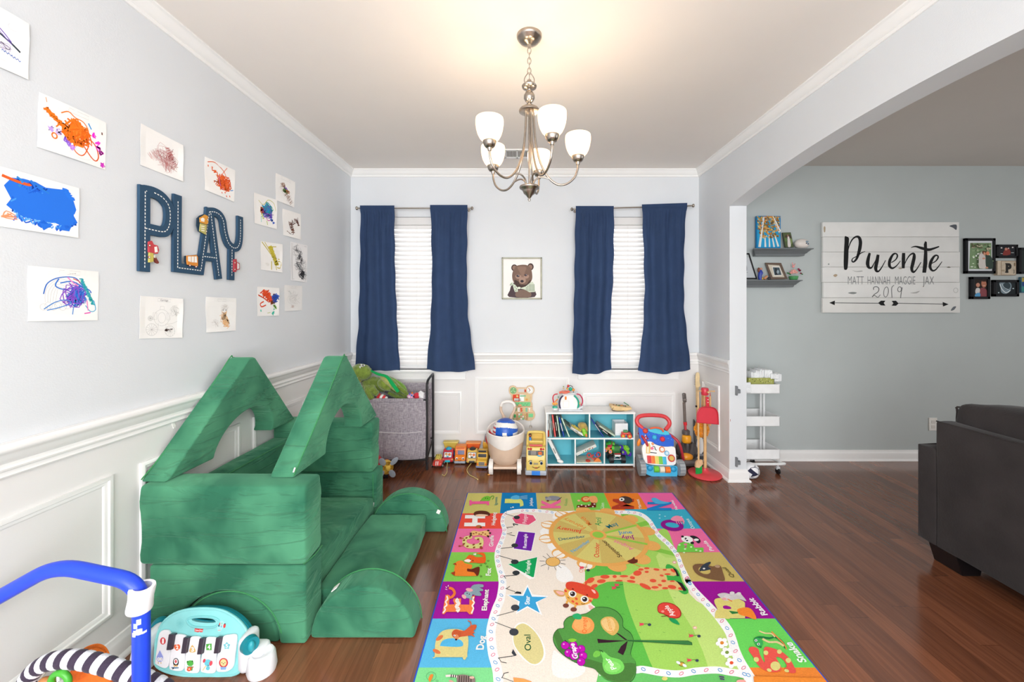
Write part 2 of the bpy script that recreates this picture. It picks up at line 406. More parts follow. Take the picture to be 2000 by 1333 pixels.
# ---------------------------------------------------------------- text and flat printed art
_tc = {}
def glyphs(s, bold=0):
 key = (s, bold)
 if key in _tc: return _tc[key]
 cu = bpy.data.curves.new('t', 'FONT'); cu.body = s; cu.offset = bold; cu.resolution_u = 4
 o = bpy.data.objects.new('t', cu); S.collection.objects.link(o)
 dg = bpy.context.evaluated_depsgraph_get(); dg.update()
 me = o.evaluated_get(dg).to_mesh()
 vs = [v.co.copy() for v in me.vertices]; fs = [list(p.vertices) for p in me.polygons]
 o.evaluated_get(dg).to_mesh_clear(); bpy.data.objects.remove(o); bpy.data.curves.remove(cu)
 x0 = min(v.x for v in vs); x1 = max(v.x for v in vs); y1 = max(v.y for v in vs); y0 = min(v.y for v in vs)
 _tc[key] = (vs, fs, x0, x1, y0, y1); return _tc[key]
class Art:
 """printed shapes lying on a real plane; coordinates in a zoomed-crop frame (ox, oy, scale)"""
 def __init__(s, b, plane, crop=(0, 0, 1), off=.0004, step=.00015, mat=None):
  s.b = b; s.p = plane; s.crop = crop; s.off = off; s.step = step; s.mat = mat
 def use(s, *crop): s.crop = crop; return s
 def m(s, p, extra=0):
  return s.p.at(s.crop[0] + p[0]/s.crop[2], s.crop[1] + p[1]/s.crop[2], s.off + extra)
 def up(s): s.off += s.step; return s
 def poly(s, pts, col, sm=0):
  if sm: pts = [tuple(q)[:2] for q in catmull([(p[0], p[1], 0) for p in pts], sm, True)]
  s.up(); s.face([s.m(p) for p in pts], col); return s
 def face(s, p3, col):
  n = len(p3); nn = Vector()
  for i in range(n): nn += p3[i].cross(p3[(i+1) % n])
  if nn.dot(s.p.n) < 0: p3 = p3[::-1]
  s.b.raw(p3, [list(range(n))], col, s.mat)
 def ell(s, cx, cy, rx, ry, col, rot=0, n=20, w=0):
  c, si = math.cos(math.radians(rot)), math.sin(math.radians(rot))
  def q(k, f=0):
   a = 2*math.pi*k/n; x, y = (rx-f)*math.cos(a), (ry-f)*math.sin(a); return (cx + x*c - y*si, cy + x*si + y*c)
  s.up()
  if w:
   for k in range(n): s.face([s.m(q(k)), s.m(q(k+1)), s.m(q(k+1, w)), s.m(q(k, w))], col)
  else: s.face([s.m(q(k)) for k in range(n)], col)
  return s
 def line(s, pts, w, col, closed=False, sm=0, same=False):
  if sm: pts = [tuple(q)[:2] for q in catmull([(p[0], p[1], 0) for p in pts], sm, closed)]
  ws = w if isinstance(w, (list, tuple)) else None
  if not same: s.up()
  m = len(pts); L = []; R = []
  for i, p in enumerate(pts):
   a = pts[(i-1) % m] if (closed or i > 0) else p; b = pts[(i+1) % m] if (closed or i < m-1) else p
   dx, dy = b[0]-a[0], b[1]-a[1]; l = math.hypot(dx, dy) or 1
   if ws:
    t = i/max(m-1, 1)*(len(ws)-1); k = min(int(t), len(ws)-2); ww = ws[k]+(ws[k+1]-ws[k])*(t-k)
   else: ww = w
   nx, ny = -dy/l*ww/2, dx/l*ww/2
   L.append((p[0]+nx, p[1]+ny)); R.append((p[0]-nx, p[1]-ny))
  for i in range(m if closed else m-1):
   k = (i+1) % m
   s.face([s.m(L[i]), s.m(L[k]), s.m(R[k]), s.m(R[i])], col)
  return s
 def text(s, t, p0, p1, col, h=None, top=None, bold=0, fit=False):
  """baseline p0->p1; h = height multiplier, top = point the cap top reaches above p0"""
  s.up(); vs, fs, x0, x1, y0, y1 = glyphs(t, bold)
  A = s.m(p0); Bv = s.m(p1) - A; w = x1 - x0; U = Bv / w
  if top is not None:
   V = (s.m(top) - A) / (y1 - (y0 if fit else 0))
  else: V = s.p.n.cross(U) * (h or 1)
  yb = y0 if fit else 0
  s.b.raw([A + U*(v.x-x0) + V*(v.y-yb) for v in vs], fs, col, s.mat); return s
# ================================================================ THE SETTING
b = B('hardwood'); b.bb(XL-.14, 6.4, YREAR, YB+.14, -.05, 0); struct('floor', b)
b = B('ceilingpaint'); b.bb(XL-.14, XR+.06, YREAR, YB+.14, ZC, ZC+.08); struct('ceiling', b)
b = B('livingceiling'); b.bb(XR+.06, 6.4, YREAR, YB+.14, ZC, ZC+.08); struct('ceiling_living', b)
b = B('wallpaint'); b.bb(XL-.14, XL, YREAR, YB+.14, .93, ZC); b.bb(XL-.14, XL, YREAR, YB+.14, 0, .93, mat='wainscot'); struct('wall_left', b)
WIN = [(-1.405, -.56), (.592, 1.455)]; WZ0, WZ1 = .82, 2.27
b = B('wallpaint')
xs = [XL, WIN[0][0], WIN[0][1], WIN[1][0], WIN[1][1], XR2]
for i in (0, 2, 4):
 b.bb(xs[i], xs[i+1], YB, YB+.14, .93, ZC); b.bb(xs[i], xs[i+1], YB, YB+.14, 0, .93, mat='wainscot')
for i in (1, 3):
 b.bb(xs[i], xs[i+1], YB, YB+.14, WZ1, ZC); b.bb(xs[i], xs[i+1], YB, YB+.14, 0, WZ0, mat='wainscot')
struct('wall_back', b)
# arch wall
Yc, Hw, Zs, Zt = 1.872, 1.362, 2.231, 2.361
Rr = (Hw**2 + (Zt-Zs)**2) / (2*(Zt-Zs))
arc = []
for i in range(33):
 y = YJ - 2*Hw*i/32; arc.append((y, Zt - Rr + math.sqrt(Rr**2 - (y-Yc)**2)))
prof = [(YB, 0), (YB, ZC), (YREAR, ZC), (YREAR, 0), (YJ-2*Hw, 0)] + arc[::-1] + [(YJ, 0)]
b = B('wallpaint')
to = lambda u, v, w: Vector((w, u, v))
b.prism(prof, to, XR, XR2)
b.bb(XR-.003, XR, YJ, YB, 0, .93, mat='wainscot'); b.bb(XR-.003, XR, YREAR, YJ-2*Hw, 0, .93, mat='wainscot')
struct('wall_right', b)
b = B('wallpaint_shaded'); b.bb(XR2, 6.4, YF, YF+.12, 0, ZC); struct('wall_far', b)
b = B('wallpaint_shaded'); b.bb(6.25, 6.4, YREAR, YF, 0, ZC); struct('wall_far_right', b)
b = B('wallpaint_shaded'); b.bb(XR2, 6.25, YREAR, YREAR+.12, 0, ZC); struct('wall_rear', b)
def mould(b, prof, p0, p1, out, m0=0, m1=0, mat='trim'):
 """sweep profile [(depth from wall, z)] from p0 to p1; m0,m1 mitre factors (1 = shorten with depth)"""
 p0 = Vector(p0); p1 = Vector(p1); al = (p1-p0).normalized(); out = Vector(out); up = Vector((0, 0, 1)); k = len(prof)
 vs = [p0 + out*d + up*z + al*(m0*d) for d, z in prof] + [p1 + out*d + up*z - al*(m1*d) for d, z in prof]
 fs = [[i, (i+1) % k, k+(i+1) % k, k+i] for i in range(k)] + [list(range(k))[::-1], list(range(k, 2*k))]
 b.raw(vs, fs, '#ffffff', mat)
CROWN = [(0, ZC-.067), (.008, ZC-.067), (.012, ZC-.062), (.014, ZC-.055), (.012, ZC-.051), (.02, ZC-.046), (.03, ZC-.032), (.04, ZC-.014), (.044, ZC-.012), (.05, ZC-.008), (.05, ZC), (0, ZC)]
RAIL = [(0, .872), (.008, .872), (.012, .878), (.008, .885), (.008, .892), (.016, .897), (.018, .903), (.012, .909), (.012, .918), (.02, .926), (.024, .945), (.03, .953), (.036, .958), (.038, .966), (.036, .974), (.03, .978), (.028, .982), (0, .982)]
BASE = [(0, 0), (.026, 0), (.026, .008), (.02, .016), (.014, .02), (.014, .066), (.011, .076), (.008, .082), (.006, .094), (0, .097)]
def rect_frame(b, to3, u0, u1, v0, v1, w=.034, d=.012):
 """picture-frame moulding on a wall; to3(u,v,depth)"""
 prof = [(0, 0), (0, d*.8), (w*.15, d), (w*.45, d), (w*.55, d*.55), (w*.8, d*.5), (w, d*.1), (w, 0)]
 k = len(prof); cs = [(u0, v0), (u1, v0), (u1, v1), (u0, v1)]; di = [(1, 1), (-1, 1), (-1, -1), (1, -1)]
 vs = []
 for (u, v), (a, c) in zip(cs, di):
  for t, dd in prof: vs.append(to3(u + a*t, v + c*t, dd))
 fs = []
 for i in range(4):
  j = (i+1) % 4
  for q in range(k-1): fs.append([i*k+q, i*k+q+1, j*k+q+1, j*k+q])
 b.raw(vs, fs, '#ffffff', 'trim')
bd = B('trim')
struct_n = 1
def trim(nm, fn):
 b = B('trim'); fn(b); struct(nm, b)
trim('trim_1', lambda b: mould(b, CROWN, (XL, YB, 0), (XR, YB, 0), (0, -1, 0), 1, 1))
trim('trim_2', lambda b: mould(b, CROWN, (XL, YREAR, 0), (XL, YB, 0), (1, 0, 0), 0, 1))
trim('trim_3', lambda b: mould(b, CROWN, (XR, YREAR, 0), (XR, YB, 0), (-1, 0, 0), 0, 1))
trim('trim_4', lambda b: mould(b, RAIL, (XL, YREAR, 0), (XL, YB, 0), (1, 0, 0), 0, 1))
WC = .06
def railback(b):
 mould(b, RAIL, (XL, YB, 0), (WIN[0][0]-WC, YB, 0), (0, -1, 0), 1, 0)
 mould(b, RAIL, (WIN[0][1]+WC, YB, 0), (WIN[1][0]-WC, YB, 0), (0, -1, 0), 0, 0)
 mould(b, RAIL, (WIN[1][1]+WC, YB, 0), (XR, YB, 0), (0, -1, 0), 0, 1)
trim('trim_5', railback)
trim('trim_6', lambda b: mould(b, RAIL, (XR, YJ, 0), (XR, YB, 0), (-1, 0, 0), -1, 1))
trim('baseboard_left', lambda b: mould(b, BASE, (XL, YREAR, 0), (XL, YB, 0), (1, 0, 0), 0, 1))
trim('baseboard_back', lambda b: mould(b, BASE, (XL, YB, 0), (XR, YB, 0), (0, -1, 0), 1, 1))
def br(b):
 mould(b, BASE, (XR, YJ, 0), (XR, YB, 0), (-1, 0, 0), -1, 1)
 mould(b, BASE, (XR, YJ, 0), (XR2, YJ, 0), (0, -1, 0), -1, -1)
 mould(b, BASE, (XR2, YJ, 0), (XR2, YF, 0), (1, 0, 0), -1, 1)
trim('baseboard_right', br)
trim('baseboard_far', lambda b: mould(b, BASE, (XR2, YF, 0), (6.25, YF, 0), (0, -1, 0), 1, 1))
lw = lambda u, v, d: Vector((XL + d, u, v)); bw = lambda u, v, d: Vector((u, YB - d, v)); rw = lambda u, v, d: Vector((XR - .003 - d, u, v))
for i, (f, a, c, z0, z1) in enumerate([(lw, .75, 1.57, .192, .746), (lw, 1.686, 2.283, .192, .746), (lw, 2.40, 2.98, .192, .746), (lw, 3.1, 3.68, .192, .746), (lw, -.2, .63, .192, .746),
  (bw, -1.47, -.556, .207, .613), (bw, -.428, .467, .207, .749), (bw, .595, 1.47, .19, .60), (rw, 3.387, 3.70, .188, .744)]):
 trim('trim_%d' % (i+7), lambda b: rect_frame(b, f, a, c, z0, z1))
# windows: frame, glass, stool and apron
for i, (x0, x1) in enumerate(WIN):
 w = bpy.data.objects.new('window_%d' % (i+1), None); S.collection.objects.link(w); w.location = ((x0+x1)/2, YB+.1, WZ0); w['kind'] = 'structure'
 b = B('trim')
 for a, c, z0, z1 in ((x0, x0+.045, WZ0, WZ1), (x1-.045, x1, WZ0, WZ1), (x0, x1, WZ1-.045, WZ1), (x0, x1, WZ0, WZ0+.045), (x0, x1, 1.52, 1.56)):
  b.bb(a, c, YB+.095, YB+.135, z0, z1, bev=.003)
 part('window_frame', b, w)
 b = B('clear'); b.bb(x0+.04, x1-.04, YB+.112, YB+.116, WZ0+.04, WZ1-.04, '#ffffff');
 part('window_pane', b, w)
 b = B('trim'); b.bb(x0-.06, x1+.06, YB-.045, YB, WZ0-.022, WZ0, bev=.004); b.bb(x0, x1, YB, YB+.095, WZ0-.022, WZ0)
 b.bb(x0-.045, x1+.045, YB-.016, YB, WZ0-.085, WZ0-.022, bev=.003); b.bb(x0-.045, x1+.045, YB-.022, YB, WZ0-.092, WZ0-.078, bev=.003)
 part('window_sill', b, w)
MATS['clear'].node_tree.nodes['Principled BSDF'].inputs['Transmission Weight'].default_value = 1
MATS['clear'].node_tree.nodes['Principled BSDF'].inputs['IOR'].default_value = 1.0
# blinds
for i, (x0, x1) in enumerate(WIN):
 t = thing('window_blind', ['white slatted blind in the left window, between navy curtains', 'white slatted blind in the right window, between navy curtains'][i], 'blind', ((x0+x1)/2, YB+.04, WZ0), 'white window blinds')
 b = B('slat'); b.bb(x0+.004, x1-.004, YB+.0, YB+.07, WZ1-.075, WZ1-.004, bev=.006); part('headrail', b, t)
 n = 31; pz = (WZ1-.085-(WZ0+.03))/n
 for k in range(n):
  z = WZ0 + .045 + pz*(k+.5); b = B('slat'); m = 6
  ang = math.radians(60); vs = []
  for s_ in (0, 1):
   for xx in (x0+.008, x1-.008):
    for q in range(m+1):
     u = (q/m-.5)*.05; hgt = .004*(1-(2*q/m-1)**2)
     yy = YB+.035 + u*math.cos(ang) - (hgt+s_*.002)*math.sin(ang); zz = z - u*math.sin(ang)*-1 + (hgt+s_*.002)*math.cos(ang)*-1
     vs.append((xx, yy, zz))
  fs = []
  M1 = m+1
  for q in range(m):
   fs.append([q, q+1, M1+q+1, M1+q]); fs.append([2*M1+q, 3*M1+q, 3*M1+q+1, 2*M1+q+1])
  fs += [[0, M1, 3*M1, 2*M1], [m, 2*M1+m, 3*M1+m, M1+m]]
  b.raw(vs, fs, '#ffffff'); part('slat', b, t)
 b = B('slat'); b.bb(x0+.008, x1-.008, YB+.02, YB+.055, WZ0+.004, WZ0+.022, bev=.004); part('bottom_rail', b, t)
 b = B('slat')
 for fx in (.16, .5, .84):
  xx = x0+(x1-x0)*fx; b.cyl((xx, YB+.008, WZ0+.02), (xx, YB+.008, WZ1-.07), .0009, n=5)
 part('ladder_cord', b, t)
# curtain rods and curtains
YCUR = YB - .085
def rod(pA, pB, label):
 a = P(*pA, YCUR); c = P(*pB, YCUR); t = thing('curtain_rod', label, 'curtain rod', (a+c)/2, 'curtain rods')
 b = B('nickel'); b.cyl(a, c, .0065, n=12); part('rod', b, t)
 for p, s_ in ((a, -1), (c, 1)):
  b = B('nickel'); T = Matrix.Rotation(math.radians(90*s_), 4, 'Y')
  b.lathe([(.0, -.004), (.008, -.004), (.009, 0), (.014, .003), (.017, .007), (.017, .013), (.013, .018), (.006, .022), (0, .023)], p, T=T, n=16); part('finial', b, t)
  b = B('nickel'); q = p + Vector((-s_*.03, 0, 0)); b.cyl(q, (q.x, YB, q.z), .004, n=8); b.cyl((q.x, YB-.004, q.z), (q.x, YB, q.z), .014, n=14); part('bracket', b, t)
rod((699, 407), (920, 407), 'brushed metal curtain rod above the left window')
rod((1119, 409), (1352, 402), 'brushed metal curtain rod above the right window, tilted up to the right')
def interp(tab, y):
 for (ya, xa), (yb, xb) in zip(tab, tab[1:]):
  if y <= yb: return xa + (xb-xa)*(y-ya)/(yb-ya)
 return tab[-1][1]
def curtain(Ltab, Rtab, botL, botR, botM, seed, label, folds):
 rnd = random.Random(seed); b = B('curtain'); NU, NV = 72, 60
 ph = [rnd.uniform(0, 6.28) for _ in range(6)]; vs = []
 topy = Ltab[0][0]
 for j in range(NV+1):
  v = j/NV
  for i in range(NU+1):
   u = i/NU
   bot = botL + (botR-botL)*u + (botM)*math.sin(math.pi*u)
   y = topy - 4 + (bot - topy + 4)*v
   yy = max(topy, min(y, 721))
   xl = interp(Ltab, yy) + .7*math.sin(yy*.09+ph[0]); xr = interp(Rtab, yy) + .7*math.sin(yy*.11+ph[1])
   p = P(xl + (xr-xl)*u, y + (Rtab[0][0]-topy)*(1-v)*u, YCUR)
   fine = .006*math.sin(u*folds*2.3*6.28+ph[2]) * math.exp(-v*7)
   wu = u + .02*math.sin(v*3+ph[3])
   big = .024*math.sin(wu*folds*6.28*.5+ph[4]) * min(1, v*3+.25) + .012*math.sin(wu*folds*6.28*.27+ph[5]+v*1.5)*min(1, v*2)
   dy = fine + big
   if v < .035: dy = -.009 + .003*math.sin(u*folds*2.3*6.28)
   vs.append(p + Vector((0, -dy - .006 if v >= .035 else -.009, 0)))
 fs = [[j*(NU+1)+i, j*(NU+1)+i+1, (j+1)*(NU+1)+i+1, (j+1)*(NU+1)+i] for j in range(NV) for i in range(NU)]
 b.raw(vs, fs, '#ffffff'); solo('curtain', b, label, 'curtain', 'navy curtain panels', ang=180)
curtain([(406, 704), (530, 703), (640, 700), (721, 693)], [(406, 771), (540, 772), (640, 776), (721, 781)], 722, 724, 1, 1, 'navy curtain panel at the far left, beside the left wall corner', 5)
curtain([(405, 841), (540, 843), (637, 840), (721, 832)], [(405, 913), (530, 911), (620, 914), (721, 928)], 721, 723, 5, 2, 'navy curtain panel on the right half of the left window', 4)
curtain([(407, 1124), (540, 1122), (640, 1120), (721, 1118)], [(407, 1199), (540, 1197), (620, 1192), (721, 1193)], 730, 722, 5, 3, 'navy curtain panel on the left half of the right window', 5)
curtain([(404, 1253), (568, 1258), (651, 1255), (721, 1246)], [(401, 1341), (470, 1338), (600, 1337), (721, 1349)], 724, 722, 7, 4, 'navy curtain panel nearest the arch, right half of the right window', 5)
# ceiling vent
c = [1, 1]; Yv = (ZC-EYE)*FPX/(CY-300)
t = thing('ceiling_vent', 'white slotted air vent in the ceiling behind the chandelier', 'vent', ((1010-CX)/FPX*Yv, Yv, ZC))
x0 = (989-CX)/FPX*Yv; x1 = (1031-CX)/FPX*Yv; y0, y1 = Yv-.09, Yv+.09
b = B('trim'); b.bb(x0-.02, x1+.02, y0-.01, y0+.02, ZC-.008, ZC, bev=.002); b.bb(x0-.02, x1+.02, y1-.02, y1+.01, ZC-.008, ZC, bev=.002); b.bb(x0-.02, x0, y0, y1, ZC-.008, ZC, bev=.002); b.bb(x1, x1+.02, y0, y1, ZC-.008, ZC, bev=.002); b.bb((x0+x1)/2-.006, (x0+x1)/2+.006, y0, y1, ZC-.008, ZC)
part('frame', b, t)
b = B('matte'); b.bb(x0, x1, y0+.01, y1-.01, ZC-.0015, ZC, '#8a8680'); part('backing', b, t, 'grey sheet standing in for the slot shade')  # flat sheet on the ceiling; shade between the slats is put in its grey
for k in range(16):
 xx = x0 + (x1-x0)*(k+.5)/16; b = B('trim'); b.box((xx, (y0+y1)/2, ZC-.005), (.004, y1-y0-.03, .004)); part('slat', b, t)
# chandelier
CC = Vector((.0436, 1.92, 0)); t = thing('chandelier', 'brushed nickel chandelier with five lit glass shades hanging from the ceiling', 'chandelier', (CC.x, CC.y, ZC))
def CL(prof, name, lab=None):
 b = B('nickel'); b.lathe(prof, (CC.x, CC.y, 0), n=32); return part(name, b, t, lab, ang=50)
CL([(0, 2.655), (.008, 2.655), (.01, 2.668), (.03, 2.676), (.046, 2.684), (.05, 2.692), (.056, 2.696), (.06, 2.704), (.06, ZC)], 'canopy')
b = B('nickel')
z = 2.652; k = 0
while z > 2.505:
 pts = []
 for q in range(12):
  a = 2*math.pi*q/12; u = .0085*math.cos(a); v = .017*math.sin(a)
  pts.append((CC.x + (u if k % 2 == 0 else 0), CC.y + (0 if k % 2 == 0 else u), z-.012+v))
 b.tube(pts, .0019, n=6, sm=0, closed=True); z -= .0245; k += 1
for s_ in (-1, 1):
 pts = [(CC.x + s_*(.004+.02*math.sin(math.pi*q/8)), CC.y, 2.46+.075*q/8) for q in range(9)]
 b.tube(pts, .0022, n=6, sm=3)
part('chain', b, t)
b = B('plastic'); b.tube([(CC.x+.006*math.sin(q*1.7), CC.y+.006*math.cos(q*1.7), 2.66-.2*q/14) for q in range(15)], .0014, '#d9cfc0', sm=3, n=6); part('wire', b, t)
CL([(0, 2.50), (.01, 2.498), (.012, 2.485), (.03, 2.478), (.036, 2.47), (.034, 2.462), (.022, 2.456), (.01, 2.452), (.009, 2.448), (.018, 2.44), (.026, 2.425), (.026, 2.41), (.018, 2.396), (.01, 2.39), (.012, 2.382), (.03, 2.37), (.045, 2.36), (.05, 2.352), (.049, 2.346), (.04, 2.343), (0, 2.343)], 'column')
b = B('nickel'); b.cyl((CC.x, CC.y, 2.345), (CC.x, CC.y, 1.975), .005, n=10); part('rod', b, t)
CL([(0, 1.915), (.005, 1.917), (.007, 1.924), (.005, 1.931), (.010, 1.935), (.014, 1.943), (.026, 1.952), (.032, 1.965), (.036, 1.972), (.046, 1.977), (.048, 1.983), (.046, 1.988), (.03, 1.99), (0, 1.99)], 'bottom_cup')
AR = .237
for i in range(5):
 a = math.radians((4, 76, 141, 221, 293)[i]); d = Vector((math.cos(a), math.sin(a), 0)); c0 = Vector((CC.x, CC.y, 0))
 q = lambda r, z: c0 + d*r + Vector((0, 0, z))
 b = B('nickel')
 b.tube([q(.02, 2.35), q(.024, 2.27), q(.034, 2.18), (q(.055, 2.1)), q(.09, 2.035), q(.135, 2.0), q(.18, 2.003), q(.218, 2.033), q(.234, 2.07), q(AR, 2.105)], .0052, n=10, sm=6)
 arm = part('arm', b, t)
 b = B('nickel'); b.tube([q(.02, 1.985), q(.024, 2.012), q(.045, 2.03), q(.07, 2.033), q(.098, 2.026)], .0042, n=8, sm=5); part('scroll', b, t)
 b = B('nickel'); b.lathe([(0, 2.098), (.009, 2.098), (.011, 2.11), (.02, 2.113), (.026, 2.122), (.03, 2.134), (.03, 2.142), (.027, 2.146), (0, 2.146)], q(AR, 0), n=20); part('socket_cup', b, arm, ang=50)
 b = B('shadeglass'); out = [(.02, 2.137), (.032, 2.142), (.043, 2.158), (.052, 2.182), (.058, 2.21), (.0615, 2.24), (.062, 2.262), (.0605, 2.28)]
 out = [(r, 2.137 + (z-2.137)*.72) for r, z in out]
 inn = [(r-.003, z) for r, z in out[::-1]]
 b.lathe(out + [(.059, 2.2415)] + inn, q(AR, 0), n=28); part('lamp_shade', b, arm, 'lit frosted glass', ang=60)
 l = bpy.data.lights.new('bulb', 'POINT'); l.energy = BULB_W; l.color = (1.0, .80, .58); l.shadow_soft_size = .03
 lo = bpy.data.objects.new('bulb', l); S.collection.objects.link(lo); lo.location = q(AR, 2.212)
# bear portrait on the back wall
t = thing('framed_print', 'framed bear portrait with a checked scarf between the two windows', 'framed picture', (P(1020, 585, YB).x, YB, P(1020, 585, YB).z))
YP = YB - .02; a = P(980, 503, YP); c = P(1058.5, 585, YP)
b = B('wood', ); fw = .014
for q in ((a.x, a.x+fw, c.z, a.z), (c.x-fw, c.x, c.z, a.z), (a.x, c.x, a.z-fw, a.z), (a.x, c.x, c.z, c.z+fw)): b.bb(q[0], q[1], YP-.004, YB, q[2], q[3], '#aaa996', bev=.003)
part('frame', b, t)
b = B('paper'); b.bb(a.x+.005, c.x-.005, YP+.008, YB, c.z+.005, a.z-.005, '#f0ede9')
A = Art(b, Plane((0, YP+.008, 0), (0, -1, 0)), (950, 480, 10.257))
BR = '#7d6559'; BD = '#4e3f3c'; BL = '#a88b7c'
A.poly([(455, 1030), (470, 900), (500, 800), (560, 740), (900, 740), (950, 850), (968, 1030)], '#54464a', 3)
A.poly([(600, 1030), (620, 900), (860, 900), (880, 1030)], '#7f6a60', 3)
A.ell(560, 445, 62, 68, BD); A.ell(562, 445, 42, 46, '#8f7468'); A.ell(885, 425, 62, 70, BD); A.ell(880, 430, 42, 48, '#96796c')
A.poly([(560, 470), (600, 410), (700, 385), (800, 390), (870, 430), (905, 500), (920, 620), (905, 700), (850, 770), (760, 830), (680, 830), (590, 780), (530, 700), (515, 600), (530, 520)], BR, 3)
A.poly([(620, 440), (700, 420), (800, 440), (760, 560), (740, 650), (700, 650), (680, 560)], '#8f7466', 3)
A.poly([(560, 690), (640, 720), (680, 780), (800, 780), (860, 700), (890, 700), (850, 780), (760, 835), (660, 835), (580, 780)], BD, 3)
A.ell(722, 700, 70, 66, BL); A.ell(640, 625, 62, 45, BL, 10); A.ell(800, 620, 55, 42, BL, -10); A.ell(632, 608, 32, 22, '#3c3740', 10); A.ell(790, 592, 30, 20, '#3c3740', -15)
A.ell(640, 603, 8, 6, '#cfcad0'); A.ell(797, 586, 8, 6, '#cfcad0'); A.ell(714, 715, 34, 26, '#39333a'); A.line([(690, 768), (720, 774), (760, 768)], 5, BD)
rr = random.Random(3)
for k in range(90):
 x = rr.uniform(540, 890); y = rr.uniform(410, 1000); l = rr.uniform(15, 40); dx = (x-715)*.05
 if 670 < x < 770 and 660 < y < 780: continue
 A.line([(x, y), (x+dx, y+l)], [1, 5, 1], rr.choice([BD, BL, '#6a554c', '#96806f']), same=True)
A.up()
A.poly([(785, 820), (870, 750), (920, 720), (965, 780), (975, 930), (860, 935), (760, 880), (690, 865), (690, 850)], '#cfd8c4'); A.poly([(470, 770), (510, 730), (560, 780), (560, 800), (470, 800)], '#cfd8c4'); A.poly([(530, 800), (570, 780), (630, 850), (630, 925), (570, 930), (545, 860)], '#cfd8c4'); A.ell(655, 850, 32, 22, '#dfe4d2')
for gx, gy in [(800+30*i, 790+28*j) for i in range(6) for j in range(5)]:
 if (gx-785)*-.55+830 < gy < 930: A.line([(gx-8, gy), (gx+8, gy)], 14, '#4c5a48', same=True)
for gx, gy in ((500, 770), (530, 790), (480, 790), (575, 830), (600, 870), (590, 905)): A.line([(gx-9, gy), (gx+9, gy)], 15, '#4c5a48', same=True)
part('picture', b, t, 'bear drawing')
# outlet plate, gate hooks and small mark on the arch post
a = P(1822, 829, YF-.004)
t = thing('wall_outlet', 'white outlet plate on the living room wall, half hidden by the sofa', 'outlet', (a.x, YF, a.z-.06))
b = B('plastic'); b.box(a, (.075, .008, .118), '#eceae4', bev=.003); part('plate', b, t)
b = B('plastic'); b.box(a+Vector((0, -.005, .022)), (.034, .004, .03), '#dcd9d2', bev=.003); b.box(a+Vector((0, -.005, -.022)), (.034, .004, .03), '#dcd9d2', bev=.003); part('socket', b, t)
for (px, py, lab) in ((1438, 763, 'upper grey plastic gate bracket on the arch post'), (1438, 902, 'lower grey plastic gate bracket on the arch post')):
 a = P(px, py, YJ); b = B('plastic')
 to = lambda u, v, w: Vector((a.x + u, YJ - w, a.z + v))
 b.prism([(-.011, -.038), (.001, -.038), (.003, -.02), (.024, -.02), (.024, .012), (.016, .012), (.014, .004), (.004, .006), (.004, .03), (.002, .038), (-.011, .038)], to, 0, .022, '#7b7e82', bev=.002)
 solo('gate_bracket', b, lab, 'bracket', 'gate brackets on the arch post')
# ================================================================ FOAM PLAY COUCH
G = '#2e7a55'; ZIP = '#3f8a56'
def tagm(t, p, d=(.004, .02, .026), rot=(0, 0, 0)):
 b = B('fabric'); b.box(p, d, '#f1efe9', bev=.001, rot=rot); part('care_tag', b, t, 'white care tag')
def zipper(t, pts, lab='zip seam'):
 b = B('fabric'); b.tube(pts, .0028, ZIP, sm=3, n=6); part('zipper', b, t)
def cushion(lab, x0, x1, y0, y1, z0, z1, n=(16, 7, 10), r=.018, amp=.006, sc=(2.2, 2.2, 9), fn=None, bulge=.006):
 t = thing('foam_cushion', lab, 'foam cushion', ((x0+x1)/2, (y0+y1)/2, z0), 'green foam play couch pieces')
 b = B('velvet'); b.rbox(x0, x1, y0, y1, z0, z1, r, n, amp, sc, fn=fn, bulge=bulge); part('cover', b, t); return t
HR, HX, HY = .219, -1.225, 1.665
# lower front wall: block with a half-round cut at the bottom
def half(b, cx, z0, R, y0, y1, to, bev=.014, seg=3, k=28, zs=1.0, mat='velvet'):
 pts = [(cx + R*math.cos(math.pi*i/k), z0 + R*zs*math.sin(math.pi*i/k)) for i in range(k+1)]
 b.prism(pts, to, y0, y1, mat=mat, bev=bev, seg=seg)
t = thing('foam_cushion', 'green velvet block with a half-round cutout, bottom of the near wall of the play fort', 'foam cushion', (-1.2, 1.72, 0), 'green foam play couch pieces')
X0, X1 = -1.545, -.892
pts = [(X0, 0), (X0, .33), (X1, .33), (X1, .002), (HX+HR+.004, .002)] + [(HX + (HR+.004)*math.cos(math.pi*i/28), (HR+.004)*math.sin(math.pi*i/28)) for i in range(1, 28)] + [(HX-HR-.004, 0)]
b = B('velvet'); b.prism(pts, lambda u, v, w: Vector((u, w, v)), 1.66, 1.80, bev=.012, seg=3); part('cover', b, t)
zipper(t, [(HX+.02+(HR+.0)*math.cos(a), 1.659, (HR+.006)*math.sin(a)) for a in [math.pi*q/14 for q in range(1, 14)]])
t = thing('foam_half_round', 'green velvet half-round tucked in the cutout of the near wall, behind the piano toy', 'foam half round', (HX, 1.73, 0), 'green foam half rounds')
b = B('velvet'); half(b, HX, .001, HR-.003, 1.668, 1.80, lambda u, v, w: Vector((u, w, v))); part('cover', b, t)
t = cushion('green velvet block stacked on the near wall, under the feet of both roof arches', -1.583, -.890, 1.655, 1.795, .334, .664, bulge=.008, amp=.007, n=(26, 8, 16), sc=(1.6, 2, 9))
tagm(t, (-1.588, 1.70, .49), (.012, .02, .03));
zipper(t, [(-.9, 1.66, .338), (-.886, 1.72, .338), (-.888, 1.79, .338)])
t = cushion('green velvet block, bottom of the far wall of the play fort', -1.59, -.935, 2.60, 2.735, 0, .334, amp=.005)
